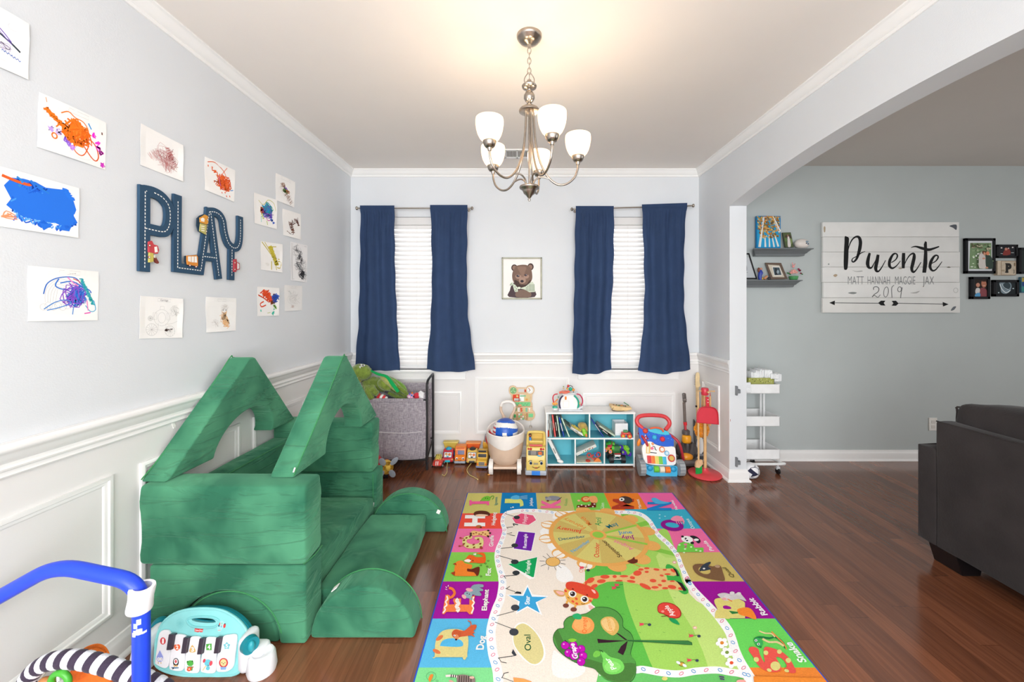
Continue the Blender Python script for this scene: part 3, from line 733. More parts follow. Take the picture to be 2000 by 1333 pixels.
zipper(t, [(-.958, 2.597, .32), (-.957, 2.596, .2), (-.957, 2.596, .1)]); tagm(t, (-.957, 2.592, .125), (.014, .004, .03), (0, 12, 0))
cushion('green velvet block on top of the far wall, behind the arches', -1.6, -.957, 2.585, 2.72, .336, .664, amp=.007)
t = cushion('long green velvet cushion standing on edge against the left wall inside the fort', -1.60, -1.487, 1.80, 2.582, .0, .567, n=(6, 16, 10), sc=(2.2, 2.2, 5))
zipper(t, [(-1.49, 1.82, .553), (-1.488, 2.2, .556), (-1.49, 2.56, .553)])
def wedge(p):
 if p.z > .1: p = Vector((p.x, p.y, p.z + .07*(2.59-p.y)/.78))
 return p
cushion('thick green velvet seat cushion on the floor of the fort', -1.472, -.94, 1.82, 2.575, 0, .185, n=(12, 16, 7), sc=(5, 3, 3), fn=wedge, bulge=.004, amp=.008)
cushion('flat green velvet mat lying between the two outer half rounds', -.93, -.583, 1.815, 2.485, 0, .124, n=(10, 16, 6), sc=(4, 3, 3), amp=.006)
for (x, y0, y1, R, lab) in ((-.668, 1.688, 1.812, .222, 'large green velvet half-round standing nearest the camera beside the rug'), (-.70, 2.492, 2.61, .238, 'green velvet half-round at the far end of the flat mat, beside the rug corner')):
 t = thing('foam_half_round', lab, 'foam half round', (x, (y0+y1)/2, 0), 'green foam half rounds')
 b = B('velvet'); half(b, x, .0, R, y0, y1, lambda u, v, w: Vector((u, w, v)), bev=.016)
 part('cover', b, t)
 yz = y0+.012 if y0 > 2 else y1-.006
 zipper(t, [(x+(R+.001)*math.cos(a), yz, (R+.001)*math.sin(a)) for a in [math.pi*q/14 for q in range(0, 13 if y0 > 2 else 12)]])
 if y0 > 2: tagm(t, (x+R*.80, y0-.001, R*.55), (.022, .004, .024), (0, 25, 0))
 else: tagm(t, (x-R*.62, y1-.07, R*.82), (.03, .03, .004), (0, -38, 0))
for (x0, x1, y0, y1, lab) in ((-1.603, -1.49, 1.68, 2.645, 'green velvet triangular arch against the left wall, roof of the play fort'), (-1.085, -.975, 1.722, 2.73, 'green velvet triangular arch nearer the rug, standing free of the wall on the fort')):
 t = thing('foam_arch', lab, 'foam arch', ((x0+x1)/2, (y0+y1)/2, .664), 'green foam roof arches')
 yc = (y0+y1)/2; zb = .668; za = 1.135; R = .228; hh = .195
 pts = [(y0, zb), (yc-.028, za-.006), (yc-.012, za), (yc+.012, za), (yc+.028, za-.006), (y1, zb), (yc+R, zb)] + [(yc+.01+R*math.cos(math.pi*i/24), zb+hh*math.sin(math.pi*i/24)) for i in range(1, 24)] + [(yc-R+.01, zb)]
 b = B('velvet'); b.prism(pts, lambda u, v, w: Vector((w + (max(0, min(.042, (v-.664)*.2)) if x1 < -1.3 else 0), u, v)), x0, x1, bev=.01, seg=3); part('cover', b, t)
 xz = x1-.003 if x0 > -1.3 else x0+.004
 zz = lambda x, y, z: (x + (max(0, min(.042, (z-.664)*.2)) if x1 < -1.3 else 0), y, z)
 zipper(t, [zz(xz, y0+.002, zb+.01), zz(xz, y0+.1, zb+.099), zz(xz, (y0+yc)/2-.006, (zb+za)/2), zz(xz, yc-.03, za-.008), zz(xz, yc, za), zz(xz, yc+.03, za-.008)])
 if x0 < -1.3: tagm(t, (x0-.002, y0+.17, .86), (.003, .016, .03), (20, 0, 0))
 else: tagm(t, (x1-.004, y0+.008, .70), (.006, .004, .02), (-40, 0, 0))
# ================================================================ TOY HAMPER
HX0, HX1, HYF, HYB = -1.42, -.808, 3.465, 3.70
t = thing('toy_hamper', 'grey linen toy hamper on a black metal frame, by the left window', 'hamper', ((HX0+HX1)/2, (HYF+HYB)/2, 0))
for x in (HX0, HX1):
 b = B('darkmetal'); b.tube([(x, HYF, .0), (x, HYF, .4), (x, HYF, .70), (x, HYF+.008, .745), (x, HYF+.05, .775), (x, HYB-.03, .793), (x, HYB, .785), (x, HYB, .70), (x, HYB, .3), (x, HYB, 0)], .011, '#3a393b', n=10, sm=5); part('side_frame', b, t)
b = B('darkmetal'); r = .008
for z, y in ((.605, HYF), (.70, HYB), (.088, HYF), (.2, HYB)):
 b = B('darkmetal'); b.cyl((HX0, y, z), (HX1, y, z), r, col='#3a393b', n=10); part('crossbar', b, t)
for x in (HX0, HX1):
 b = B('darkmetal'); b.cyl((x, HYF, .088), (x, HYB, .2), .006, col='#3a393b', n=8); part('side_bar', b, t)
b = B('linen')
def sag(p): return p
for nm, (x0, x1, y0, y1, z0, z1, nn) in {'front': (HX0+.012, HX1-.012, HYF-.006, HYF+.006, .095, .61, (14, 3, 12)), 'back': (HX0+.012, HX1-.012, HYB-.006, HYB+.006, .15, .705, (12, 3, 10))}.items():
 b.rbox(x0, x1, y0, y1, z0, z1, .004, nn, .010, (3, 3, 4), bulge=.01)
b.rbox(HX0+.012, HX0+.022, HYF, HYB, .1, .63, .004, (3, 8, 10), .008, (3, 3, 4)); b.rbox(HX1-.03, HX1-.02, HYF+.005, HYB-.005, .1, .66, .004, (3, 8, 10), .014, (3, 6, 4))
b.rbox(HX0+.02, HX1-.02, HYF, HYB, .1, .125, .005, (10, 6, 3), .004, (3, 3, 4))
bag = part('bag', b, t)
b = B('linen'); b.rbox(HX0+.01, HX1-.03, HYF-.014, HYF-.006, .59, .622, .003, (12, 3, 3), .002, (3, 3, 4)); b.rbox(HX0+.01, HX1-.01, HYB-.014, HYB-.006, .682, .714, .003, (12, 3, 3), .002, (3, 3, 4)); part('hem', b, bag)
for a, c in ((HX0+.03, HX0+.23), (HX0+.235, HX1-.03)):
 b = B('linen'); b.rbox(a, c, HYF-.018, HYF-.009, .098, .335, .004, (10, 3, 8), .007, (6, 6, 1), bulge=.007); part('pocket', b, bag)
b = B('fabric'); b.tube([(HX0+.03, HYF-.02, .337), (-1.2, HYF-.022, .331), (-1.0, HYF-.025, .325), (HX1-.04, HYF-.02, .338)], .0035, '#d8d2d4', sm=5, n=6); part('piping', b, bag, 'pale piping on the pockets')
b = B('plastic'); Tm = Matrix.Rotation(math.pi/2, 4, 'X'); b.lathe([(.013, -.002), (.02, -.003), (.02, .003), (.013, .002)], (-1.305, HYF-.012, .565), '#efeeee', T=Tm, n=16); part('grommet', b, bag, 'white ring')
# soft toys inside
Yp = 3.56
def pp(px, py, Y=Yp): return P(px, py, Y)
t = thing('dinosaur_plush', 'olive green dinosaur plush lying on top of the grey toy hamper', 'soft toy', pp(742, 775), 'soft toys in the hamper')
b = B('plush'); GR = '#7d9340'; GL = '#b5b66c'
b.ell(pp(706, 727, 3.54), (.092, .07, .072), GR, rot=(0, 10, 0), n=20, nz=.008); b.ell(pp(693, 740, 3.53), (.075, .06, .05), '#848a42', n=18, nz=.008); head = part('head', b, t)
b = B('plush'); b.ell(pp(732, 752, 3.58), (.12, .07, .07), '#75893c', rot=(0, 12, 0), n=24, nz=.012); b.ell(pp(720, 762), (.06, .06, .075), GR, n=18, nz=.008)
b.ell(pp(753, 752, 3.53), (.075, .05, .05), '#83983f', rot=(0, 25, 0), n=18, nz=.006)
b.tube([pp(750, 745), pp(768, 755), pp(783, 768), pp(796, 779)], [.06, .05, .035, .02], GR, n=12, sm=5); part('body', b, t)
b = B('plush'); b.tube([pp(744, 737, 3.52), pp(757, 745, 3.50), pp(770, 757, 3.50), pp(776, 766, 3.5)], [.012, .03, .026, .008], GL, n=10, sm=4); part('belly', b, t, 'pale yellow-green belly')
for k, (a, c) in enumerate((((717, 757), (727, 780)), ((726, 756), (738, 770)))):
 b = B('plush'); b.tube([pp(*a, 3.50), pp(a[0]+3, a[1]+8, 3.47), pp(*c, 3.46)], [.03, .034, .022], '#7b9040', n=12, sm=4); part('leg', b, t)
for px, py, r in ((706, 713, 20), (703, 716, 0), (701, 731, 0), (698, 736, 0)):
 b = B('plush'); a = pp(px, py, 3.49); b.cyl(a, a + Vector((.006, -.004, -.022 if r == 0 else .004)), .009, .001, '#f4f2ee', n=8); part('tooth', b, head, 'white felt tooth')
b = B('plush'); b.ell(pp(708, 716, 3.505), (.026, .01, .009), '#f4f2ee', rot=(0, -30, 0)); b.ell(pp(709, 715, 3.497), (.01, .006, .005), '#2c2c2c'); part('eye', b, head, 'white eye with a black pupil')
for k, (a, m, c, col) in enumerate((((759, 768), (778, 776), (800, 781), '#657a37'), ((765, 760), (784, 771), (806, 780), '#5a6d33'), ((772, 752), (790, 766), (804, 778), '#6f8438'))):
 b = B('plush'); b.tube([pp(*a, 3.52), pp(*m, 3.51), pp(*c, 3.5)], [.018, .02, .006], col, n=10, sm=4); part('tail_strip', b, t)
t = thing('ribbon', 'bright green ribbon trailing over the dinosaur plush', 'ribbon', pp(760, 745))
b = B('fabric'); b.tube([pp(722, 723, 3.54), pp(738, 731, 3.5), pp(755, 736, 3.49), pp(767, 751, 3.47), pp(778, 766, 3.46)], [.006, .013, .013, .017, .014], '#17a155', n=8, sm=6, flat=.35); part('strip', b, t)
t = thing('green_plush', 'lime and olive plush leg poking out behind the dinosaur', 'soft toy', pp(783, 760, 3.62), 'soft toys in the hamper')
b = B('plush'); b.tube([pp(757, 741, 3.62), pp(772, 749, 3.62), pp(785, 760, 3.61), pp(792, 776, 3.6)], [.03, .035, .04, .03], '#76a03a', n=12, sm=4); part('leg', b, t)
b = B('plush'); b.ell(pp(786, 765, 3.57), (.022, .02, .04), '#6cab2d', rot=(0, -20, 0)); part('foot', b, t)
t = thing('striped_hat', 'red and white striped felt toy at the rim of the hamper', 'soft toy', pp(744, 777, 3.5), 'soft toys in the hamper')
b = B('plush');
for k, (x, c) in enumerate(((739, '#d63a3f'), (745, '#f1eeee'), (750, '#d63a3f'), (755, '#efecec'))): b.ell(pp(x, 776.5+k*.9, 3.5), (.018, .03, .038-.004*k), c, rot=(0, 20, 0))
part('body', b, t)
t = thing('grey_plush', 'grey ribbed plush body under the dinosaur', 'soft toy', pp(735, 772, 3.53), 'soft toys in the hamper')
b = B('plush'); b.ell(pp(737, 775, 3.56), (.09, .06, .05), '#7f7d80', nz=.01, n=20); part('body', b, t)
b = B('plush'); b.ell(pp(756, 776, 3.53), (.05, .05, .03), '#34363a', nz=.012, n=16); part('arm', b, t, 'dark grey plush arm')
t = thing('rag_doll', 'pink and red patterned doll beside a white cloth in the hamper', 'doll', pp(806, 777, 3.5), 'soft toys in the hamper')
b = B('fabric'); b.ell(pp(803, 775, 3.5), (.035, .03, .026), '#e3a6c8', nz=.004); part('dress', b, t)
b = B('fabric'); b.ell(pp(814, 774, 3.5), (.03, .03, .03), '#cf3546', rot=(0, 30, 0)); part('bodice', b, t, 'red bodice')
for k, (x, y, c) in enumerate(((800, 770, '#6a5cb5'), (805, 768, '#e8792e'), (808, 775, '#2f3547'), (799, 776, '#f3eef2'), (804, 773, '#3a86c8'))):
 b = B('fabric'); b.ell(pp(x, y, 3.475), (.008, .006, .008), c); part('patch', b, t)
t = thing('white_cloth', 'white cloth bundle at the right end of the hamper', 'cloth', pp(824, 775, 3.5), 'soft toys in the hamper')
b = B('fabric'); b.ell(pp(824, 774, 3.51), (.035, .035, .045), '#f0eeee', nz=.012, rot=(0, -25, 0)); part('bundle', b, t)
t = thing('red_plush', 'red plush seen through the middle arch, at the left end of the hamper', 'soft toy', pp(664, 812, 3.3), 'soft toys in the hamper')
b = B('plush'); b.ell(P(722, 782, 3.56), (.04, .05, .045), '#c9383f', nz=.006); part('body', b, t)
b = B('plush'); b.ell(P(700, 780, 3.56), (.04, .05, .045), '#c9383f', nz=.006); part('head', b, t)
# toy plane standing behind the foam
a = F(748, 938); t = thing('toy_plane', 'red and yellow toy plane with a grey propeller, peeking out behind the foam wall', 'toy plane', (-1.095, 3.275, 0))
M0 = at(-1.13, 3.285, 0, 40, 1.12)
b = B('plastic', M0); b.ell((-.045, .06, .115), (.06, .13, .055), '#c9262d', n=20); part('body', b, t)
b = B('plastic', M0); b.lathe([(.0, -.03), (.03, -.028), (.048, -.012), (.05, .01), (.045, .03)], (.0, -.06, .105), '#e8c04e', T=Matrix.Rotation(math.pi/2, 4, 'X'), n=24); part('nose', b, t, 'yellow nose')
b = B('plastic', M0); b.lathe([(0, -.0), (.018, .004), (.02, .016), (.012, .026), (0, .028)], (0, -.082, .105), '#e8c04e', T=Matrix.Rotation(math.pi/2, 4, 'X'), n=20)
for r in (.006, .012, .018): b.tube([(r*math.cos(q), -.105+r*.5, .105+r*math.sin(q)) for q in [6.283*k/14 for k in range(14)]], .0016, '#2b2622', n=5, sm=0, closed=True)
part('spinner', b, t, 'yellow spinner with a black spiral')
for k in range(4):
 an = 45+90*k+10; b = B('plastic', M0 @ Matrix.Translation((0, -.086, .105)) @ Matrix.Rotation(math.radians(an), 4, 'Y'))
 b.ell((0, 0, .062), (.021, .004, .034), '#99a1ab', n=14); b.box((0, .001, .032), (.012, .004, .04), '#e8c04e', bev=.001); part('propeller_blade', b, t)
b = B('plastic', M0); b.box((.02, .06, .10), (.10, .05, .012), '#d5373b', bev=.004); part('wing', b, t)
for s_ in (-.05, .02):
 b = B('plastic', M0); b.cyl((s_-.008, .0, .022), (s_+.012, .0, .022), .022, col='#222326', n=18); b.cyl((s_+.011, 0, .022), (s_+.014, 0, .022), .01, col='#8a8f96'); part('wheel', b, t)
b = B('plastic', M0); b.tube([(.02, 0, .022), (-.01, .01, .08)], .006, '#c9262d', sm=0); b.tube([(-.045, 0, .022), (-.03, .01, .08)], .006, '#c9262d', sm=0); part('strut', b, t)
# ================================================================ ALPHABET RUG
c1 = (870, 950, 5); c2 = (840, 1120, 6.257); c3 = (1080, 950, 5); c4 = (1080, 1080, 5.269); c5 = (1320, 1040, 4.55); PX = (0, 0, 1)
RX0, RX1, RY0, RY1 = -.394, 1.145, .816, 3.016
RP = Plane((0, 0, .006), (0, 0, 1))
b = B('rugprint')
b.bb(RX0-.006, RX1+.006, RY0-.006, RY1+.006, .0005, .006, '#2a52c4', bev=.0015)
A = Art(b, RP, PX, off=.0001, step=.000006)
def fl(x, y): # floor point -> px
 return (CX + x*FPX/y, CY + (EYE-.006)*FPX/y)
cell = (RY1-RY0)/9; cw = (RX1-RX0)/6
A.poly([fl(RX0, RY0), fl(RX1, RY0), fl(RX1, RY1), fl(RX0, RY1)], '#efe4d6')
OL = '#cfc878'
left = ['#cfc670', '#ee5240', '#ee72a6', '#86cc54', '#a3189c', '#5cb8e4', '#84dc92', '#ee8a3a', '#5cb8e4']
for i, c in enumerate(left):
 y1 = RY1 - cell*i; A.poly([fl(RX0, y1), fl(RX0+.37, y1), fl(RX0+.37, y1-cell), fl(RX0, y1-cell)], c)
for i, c in enumerate(['#cfc670', '#1280c0', '#c9be74', '#7ccc4e', '#f0842e', '#f26aa8']):
 x = RX0 + cw*i; A.poly([fl(x, RY1), fl(x+cw, RY1), fl(x+cw, RY1-.30), fl(x, RY1-.30)], c)
for i, c in enumerate(['#3cb0cc', '#ee70a4', '#c9b468', '#9c1694', '#6ed860', '#ee8a3a', '#5cb8e4', '#86cc54']):
 y1 = RY1 - cell*(i+1); A.poly([fl(RX1-.42, y1), fl(RX1, y1), fl(RX1, y1-cell), fl(RX1-.42, y1-cell)], c)
# inner field
def cc(cr, pts): return [(cr[0] + x/cr[2], cr[1] + y/cr[2]) for x, y in pts]
LB = cc(c1, [(600, 262), (565, 300), (557, 360), (577, 430), (565, 490), (542, 555), (517, 615), (507, 690), (522, 780), (548, 870)]) + cc(c2, [(878, 60), (885, 150), (862, 310), (815, 430), (775, 560), (745, 700), (747, 830), (770, 1000), (812, 1150), (832, 1300)]) + [(975, 1390), (955, 1470), (940, 1560), (960, 1680)]
TB = cc(c1, [(700, 243), (860, 240), (960, 247), (1100, 262), (1300, 256), (1500, 250), (1650, 255)]) + cc(c3, [(780, 260), (880, 290)])
RB = cc(c3, [(950, 350), (985, 410), (1030, 480), (1120, 560), (1190, 640), (1225, 700), (1245, 760), (1275, 830), (1335, 950)]) + cc(c5, [(95, 410), (150, 500), (230, 590), (320, 685), (400, 780), (470, 880), (500, 960), (530, 1060), (580, 1170), (660, 1300)]) + [(1510, 1400), (1560, 1500), (1590, 1600), (1640, 1680)]
ring = LB[::-1] + TB + RB
A.poly(ring, '#f0e5d8')
# green fields on the right of the picture
A.poly(cc(c4, [(330, 130), (500, 90), (900, 100), (1300, 300), (1500, 700), (1550, 1180), (1420, 1215), (1300, 1250), (1120, 1240), (930, 1210), (860, 1200), (760, 1120), (420, 560), (330, 420)]), '#62bc4c')
A.poly(cc(c4, [(705, 110), (930, -40), (1060, -200), (1170, -240), (1250, -50), (1300, 100), (1330, 250), (1430, 470), (1600, 700), (1700, 900), (1690, 1200), (1470, 1215), (1300, 1250), (1120, 1240), (1030, 1190), (930, 950), (830, 720), (750, 480), (720, 300)]), '#a4d562', 3)
A.poly(cc(c4, [(1060, 40), (1170, -100), (1270, 20), (1310, 200), (1400, 420), (1480, 500)]) + cc(c5, [(330, 690), (400, 790), (470, 890), (500, 980), (540, 1090), (600, 1230), (480, 1230), (330, 1205), (285, 1200), (240, 1060), (150, 860), (60, 720)]) + cc(c4, [(1290, 600), (1200, 420), (1120, 220)]), '#c2e07e')
A.poly(cc(c3, [(660, 275), (760, 262), (880, 295), (945, 350), (1000, 430), (1100, 560), (1180, 650), (1215, 700), (1100, 700), (900, 560), (700, 400)]), '#b3da70')
A.poly(cc(c3, [(520, 460), (900, 340), (945, 350), (960, 372), (540, 490)]), '#86c74c'); A.poly(cc(c3, [(520, 480), (1000, 600), (1185, 645), (1210, 690), (960, 630), (520, 510)]), '#86c74c')
A.poly(cc(c3, [(660, 272), (730, 268), (750, 330), (700, 330)]), '#7fc24a')
# lower green strip beyond the crossing band
A.poly(cc(c4, [(430, 1400), (470, 1240), (560, 1180), (850, 1230), (1120, 1260), (1300, 1275), (1470, 1245), (1680, 1230)]) + cc(c5, [(480, 1270), (600, 1300), (660, 1420)]) + [(1480, 1480), (1400, 1560), (1100, 1560), (1050, 1420)], '#6cc46a')
bandw = 12
def band(pts, w):
 A.use(*PX).line(pts, w, '#f8f8f8', sm=4)
band(LB, [7, 9, 14, 18, 19, 20]); band(LB[:1] + TB + RB[:1], [7, 6, 8]); band(RB, [8, 9, 10, 16, 20, 22])
XB = cc(c4, [(470, 1235), (600, 1215), (850, 1210), (930, 1204), (1120, 1238), (1300, 1250), (1470, 1222), (1680, 1210)]) + cc(c5, [(480, 1245), (600, 1262), (650, 1290)])
band(XB, 14)
# little leaf outlines along the band
def leaves(pts, n, seed):
 q = catmull([(x, y, 0) for x, y in pts], 8); tot = 0; L = [0]
 for a, c in zip(q, q[1:]): tot += (c-a).length * 900/((a.y-CY)**1.35); L.append(tot)
 for k in range(n):
  s_ = tot*(k+.5)/n; i = next(i for i, l in enumerate(L) if l >= s_); p = q[i]
  r = (p.y-CY)*.0062; A.ell(p.x, p.y, r*1.15, r*.75, '#4e9ed8' if k % 2 else '#e46c8e', rot=(30 if k % 2 else -30), n=9, w=r*.3)
leaves(LB, 46, 1); leaves(TB, 20, 2); leaves(RB, 46, 3); leaves(XB, 12, 4)
# clouds
for pts in ([(930, 430), (980, 410), (1040, 480), (1080, 560), (1100, 620), (1050, 640), (1000, 600), (990, 520), (930, 470)], [(1090, 780), (1180, 790), (1250, 900), (1180, 940), (1100, 860)], [(1060, 275), (1130, 268), (1110, 310), (1050, 320)]):
 A.use(*c1).poly(pts, '#f7f5f2', 3)
A.use(*c4).poly([(40, 180), (110, 160), (180, 190), (170, 280), (110, 310), (40, 270)], '#f7f5f2', 3); A.poly([(0, 1020), (60, 1040), (180, 1120), (330, 1180), (300, 1260), (180, 1300), (0, 1260)], '#f5f1ec', 3)
# shapes
A.use(*c1)
A.poly([(647, 312), (740, 262), (862, 283), (891, 335), (812, 386), (680, 370)], '#fbf8f5'); A.poly([(652, 313), (740, 268), (856, 288), (885, 334), (812, 381), (684, 366)], '#e8587e')
A.poly([(706, 438), (882, 456), (844, 643), (658, 618)], '#fbf8f5'); A.poly([(714, 445), (876, 460), (838, 636), (666, 612)], '#6f22a6')
A.poly([(606, 764), (902, 690), (868, 905), (820, 912)], '#fbf8f5'); A.poly([(614, 766), (897, 696), (864, 890), (848, 893)], '#17a45c')
A.text('Polygon', (790, 368), (796, 275), '#f8ecef', top=(752, 366)); A.text('Rectangle', (792, 608), (796, 470), '#f2eaf6', top=(757, 607), bold=.02); A.text('Triangle', (822, 865), (826, 727), '#eef6ee', top=(780, 865), bold=.02)
# sun
A.ell(1050, 742, 72, 46, '#2c2b2e'); A.ell(1050, 742, 68, 43, '#e8b668')
for (x0, y0, x1, y1) in ((990, 662, 1025, 702), (1080, 676, 1068, 698), (1130, 686, 1105, 708), (1172, 724, 1122, 728), (1172, 765, 1124, 757), (1132, 802, 1100, 778), (1080, 822, 1064, 792), (1003, 822, 1010, 786), (930, 785, 985, 765), (920, 735, 970, 736), (950, 686, 990, 712)):
 A.line([(x0, y0), (x1, y1)], 4, '#2c2b2e', same=True)
# musical notes
A.up()
DK = '#33383c'
A.line([(582, 270), (700, 308)], 4, DK); A.ell(697, 308, 30, 18, DK); A.line([(660, 370), (710, 380)], 9, DK); A.line([(660, 400), (598, 408), (612, 418)], 5, DK); A.line([(660, 368), (672, 392)], 9, DK)
A.line([(650, 458), (598, 468), (640, 480), (680, 488)], 5, DK); A.ell(677, 582, 33, 20, DK); A.line([(540, 612), (660, 598)], 5, DK); A.line([(522, 682), (660, 722)], 5, DK); A.ell(677, 743, 38, 23, DK)
A.ell(690, 850, 36, 22, DK); A.line([(570, 882), (700, 872)], 6, DK); A.line([(570, 882), (590, 905)], 6, DK)
A.use(*c2)
A.line([(930, 195), (975, 165)], 7, DK); A.line([(920, 190), (1040, 232)], 6, DK); A.poly([(1026, 250), (1060, 228), (1110, 235), (1116, 260)], DK); A.ell(1040, 427, 52, 38, '#3f434b'); A.line([(815, 528), (1030, 470)], 6, DK)
A.line([(796, 605), (1005, 685)], 6, DK);
# star, oval
A.poly([(1190, 142), (1250, 262), (1450, 285), (1310, 362), (1372, 520), (1190, 425), (1050, 505), (1075, 350), (930, 268), (1130, 262)], '#fafafa')
A.poly([(1192, 172), (1245, 292), (1428, 296), (1290, 362), (1340, 490), (1190, 408), (1065, 478), (1096, 352), (962, 276), (1140, 282)], '#3fa6dc')
A.ell(1040, 427, 52, 38, '#3f434b'); A.line([(815, 528), (1030, 470)], 6, DK)
A.text('Star', (1214, 388), (1216, 282), '#eef6fb', top=(1156, 388), bold=.03)
A.poly([(1010, 850), (1010, 720), (1060, 625), (1150, 605), (1270, 690), (1370, 830), (1412, 980), (1380, 1080), (1280, 1135), (1150, 1070), (1060, 960)], '#f8f5f0', 4)
A.poly([(1018, 800), (1040, 680), (1100, 628), (1170, 630), (1270, 710), (1350, 830), (1388, 970), (1360, 1070), (1290, 1118), (1210, 1095), (1110, 1000), (1040, 900)], '#dcd193', 4)
A.ell(1025, 725, 57, 45, '#3f434b'); A.text('Oval', (1235, 952), (1225, 757), '#1c5836', top=(1155, 952), bold=.01)
A.poly([(995, 980), (1015, 935), (1060, 1010), (1020, 1010)], '#3f434b'); A.line([(830, 1045), (1050, 1012)], 8, DK); A.line([(835, 1040), (870, 1090), (935, 1105)], 7, DK)
A.line([(960, 1218), (905, 1230), (875, 1290)], 8, DK); A.line([(875, 1280), (1020, 1333)], 6, DK); A.poly([(1015, 1280), (1140, 1295), (1240, 1330), (1230, 1480), (1040, 1420)], '#f2a45e')
# month wheel
A.use(*PX)
wc = RP.at(c1[0]+1490/5, c1[1]+478/5)
def wp(r, a): a = math.radians(a); return fl(wc.x + r*math.cos(a), wc.y + r*math.sin(a))
for k in range(12):
 a = 30*k + 8; c0 = wp(.315, a); px, py = wp(.30, a)
 rr_ = .052
 q = [fl(wc.x + .315*math.cos(math.radians(a)) + rr_*math.cos(t), wc.y + .30*math.sin(math.radians(a)) + rr_*.95*math.sin(t)) for t in [6.283*i/18 for i in range(18)]]
 A.poly(q, '#e9ae60');
 if k in (4, 5, 6, 7, 8):
  q2 = [fl(wc.x + .328*math.cos(math.radians(a)) + .036*math.cos(t), wc.y + .313*math.sin(math.radians(a)) + .036*math.sin(t)) for t in [6.283*i/14 for i in range(14)]]; A.poly(q2, '#f6efe4'); A.line([wp(.29, a), wp(.37, a)], 1.4, '#e9ae60')
A.poly([wp(.302, 360*k/60) for k in range(60)], '#e6a95a')
for k in range(12):
 a0 = 30*k - 7; A.poly([wp(0, 0)] + [wp(.275, a0 + 30*i/6) for i in range(7)], ['#d6cb76', '#cdb566'][k % 2])
for a in (22, -20): A.line([wp(.02, a), wp(.29, a)], 3.6, '#94c94c')
A.poly([wp(.052, 15*k) for k in range(24)], '#e9ac5c'); A.poly([wp(.034, 15*k) for k in range(24)], '#94c94c')
A.use(*c1)
MT = [('January', (1335, 440), (1092, 398), '#e0452e', .9), ('February', (1376, 405), (1170, 312), '#e28a3c', .75), ('March', (1432, 378), (1350, 300), '#e8772c', .75), ('April', (1512, 392), (1522, 315), '#2f9a52', .7), ('May', (1602, 418), (1694, 376), '#1d7f8c', .7), ('June', (1692, 470), (1828, 466), '#2b8fc4', .8), ('July', (1842, 492), (1712, 490), '#a01f86', .8), ('August', (1845, 612), (1655, 530), '#e8789a', .7), ('September', (1728, 690), (1552, 528), '#4a3620', .6), ('October', (1500, 702), (1502, 560), '#dc4034', .7), ('November', (1250, 655), (1418, 542), '#47a8d2', .75), ('December', (1112, 536), (1370, 504), '#1f5f74', .8)]
for w, p0, p1, col, h in MT: A.text(w, p0, p1, col, h=1.0, bold=.012)
# giraffe
A.use(*c4)
TAN = '#e3bb7a'; OR = '#e2563c'
A.poly([(1160, 150), (1200, 125), (1290, 190), (1330, 300), (1390, 380), (1385, 425), (1330, 425), (1220, 330), (1180, 290)], '#3fae4a', 3)
A.poly([(300, 330), (340, 290), (440, 245), (600, 230), (780, 238), (830, 210), (900, 150), (1000, 158), (1160, 170), (1240, 165), (1290, 230), (1240, 245), (1140, 232), (1180, 290), (1250, 290), (1330, 340), (1365, 395), (1290, 392), (1160, 380), (1070, 398), (980, 385), (880, 330), (700, 300), (560, 305), (470, 340), (400, 390)], TAN)
for x, y, rx, ry, r in ((385, 290, 45, 26, -25), (535, 253, 48, 20, 0), (635, 250, 22, 16, 0), (730, 247, 44, 12, 0), (818, 262, 28, 16, 10), (498, 298, 46, 20, -5), (680, 293, 38, 9, 0), (805, 300, 45, 14, 8), (870, 215, 44, 28, -5), (965, 165, 28, 11, 0), (965, 202, 22, 12, 0), (1065, 178, 32, 12, 8), (905, 178, 28, 12, 0), (1150, 180, 22, 9, 0), (1235, 190, 30, 14, 30), (1030, 293, 35, 18, 5), (1118, 240, 22, 10, 10), (1180, 226, 32, 10, 0), (1140, 296, 26, 14, 0), (950, 352, 65, 22, 25), (1050, 362, 38, 14, 0), (1100, 338, 22, 12, 10), (1155, 370, 32, 12, 0), (1225, 358, 45, 20, 10), (1315, 375, 28, 14, 10), (1228, 298, 28, 8, 0), (425, 350, 36, 20, -20), (340, 318, 14, 22, 0)):
 A.ell(x, y, rx, ry, OR, rot=r, n=14)
A.poly([(1230, 160), (1270, 180), (1302, 245), (1275, 248), (1262, 205)], '#2a2224'); A.poly([(1265, 292), (1330, 320), (1378, 395), (1345, 402), (1310, 345)], '#2a2224')
A.line([(900, 150), (850, 128), (815, 112)], 7, '#e59a4a'); A.poly([(765, 90), (810, 70), (835, 48), (845, 72), (870, 75), (868, 105), (820, 118), (785, 108)], '#6a2f22', 3)
A.poly([(5, 390), (110, 405), (125, 430), (110, 455), (50, 450)], '#dba86a', 3); A.poly([(30, 402), (105, 412), (112, 435), (70, 438)], '#f4b9b4', 3)
A.poly([(350, 520), (430, 560), (445, 622), (370, 600), (335, 560)], '#f7efe8', 3); A.poly([(365, 545), (410, 560), (432, 605), (380, 590)], '#f4b9b4', 3)
A.poly([(130, 370), (120, 420), (150, 500), (220, 545), (300, 545), (370, 530), (410, 490), (400, 440), (250, 380)], '#e9b058', 3)
for x, y in ((240, 480), (205, 508), (245, 530), (385, 500), (130, 400)): A.ell(x, y, 17, 12, OR, rot=30, n=10)
A.line([(150, 500), (135, 545)], 22, '#e9b058'); A.line([(235, 545), (218, 585)], 22, '#e9b058'); A.ell(133, 550, 31, 22, '#7c463a'); A.ell(213, 590, 33, 23, '#7c463a')
A.poly([(130, 340), (150, 308), (220, 305), (340, 335), (440, 385), (472, 440), (455, 478), (390, 470), (280, 430), (190, 395), (145, 380)], '#dd4b34', 3)
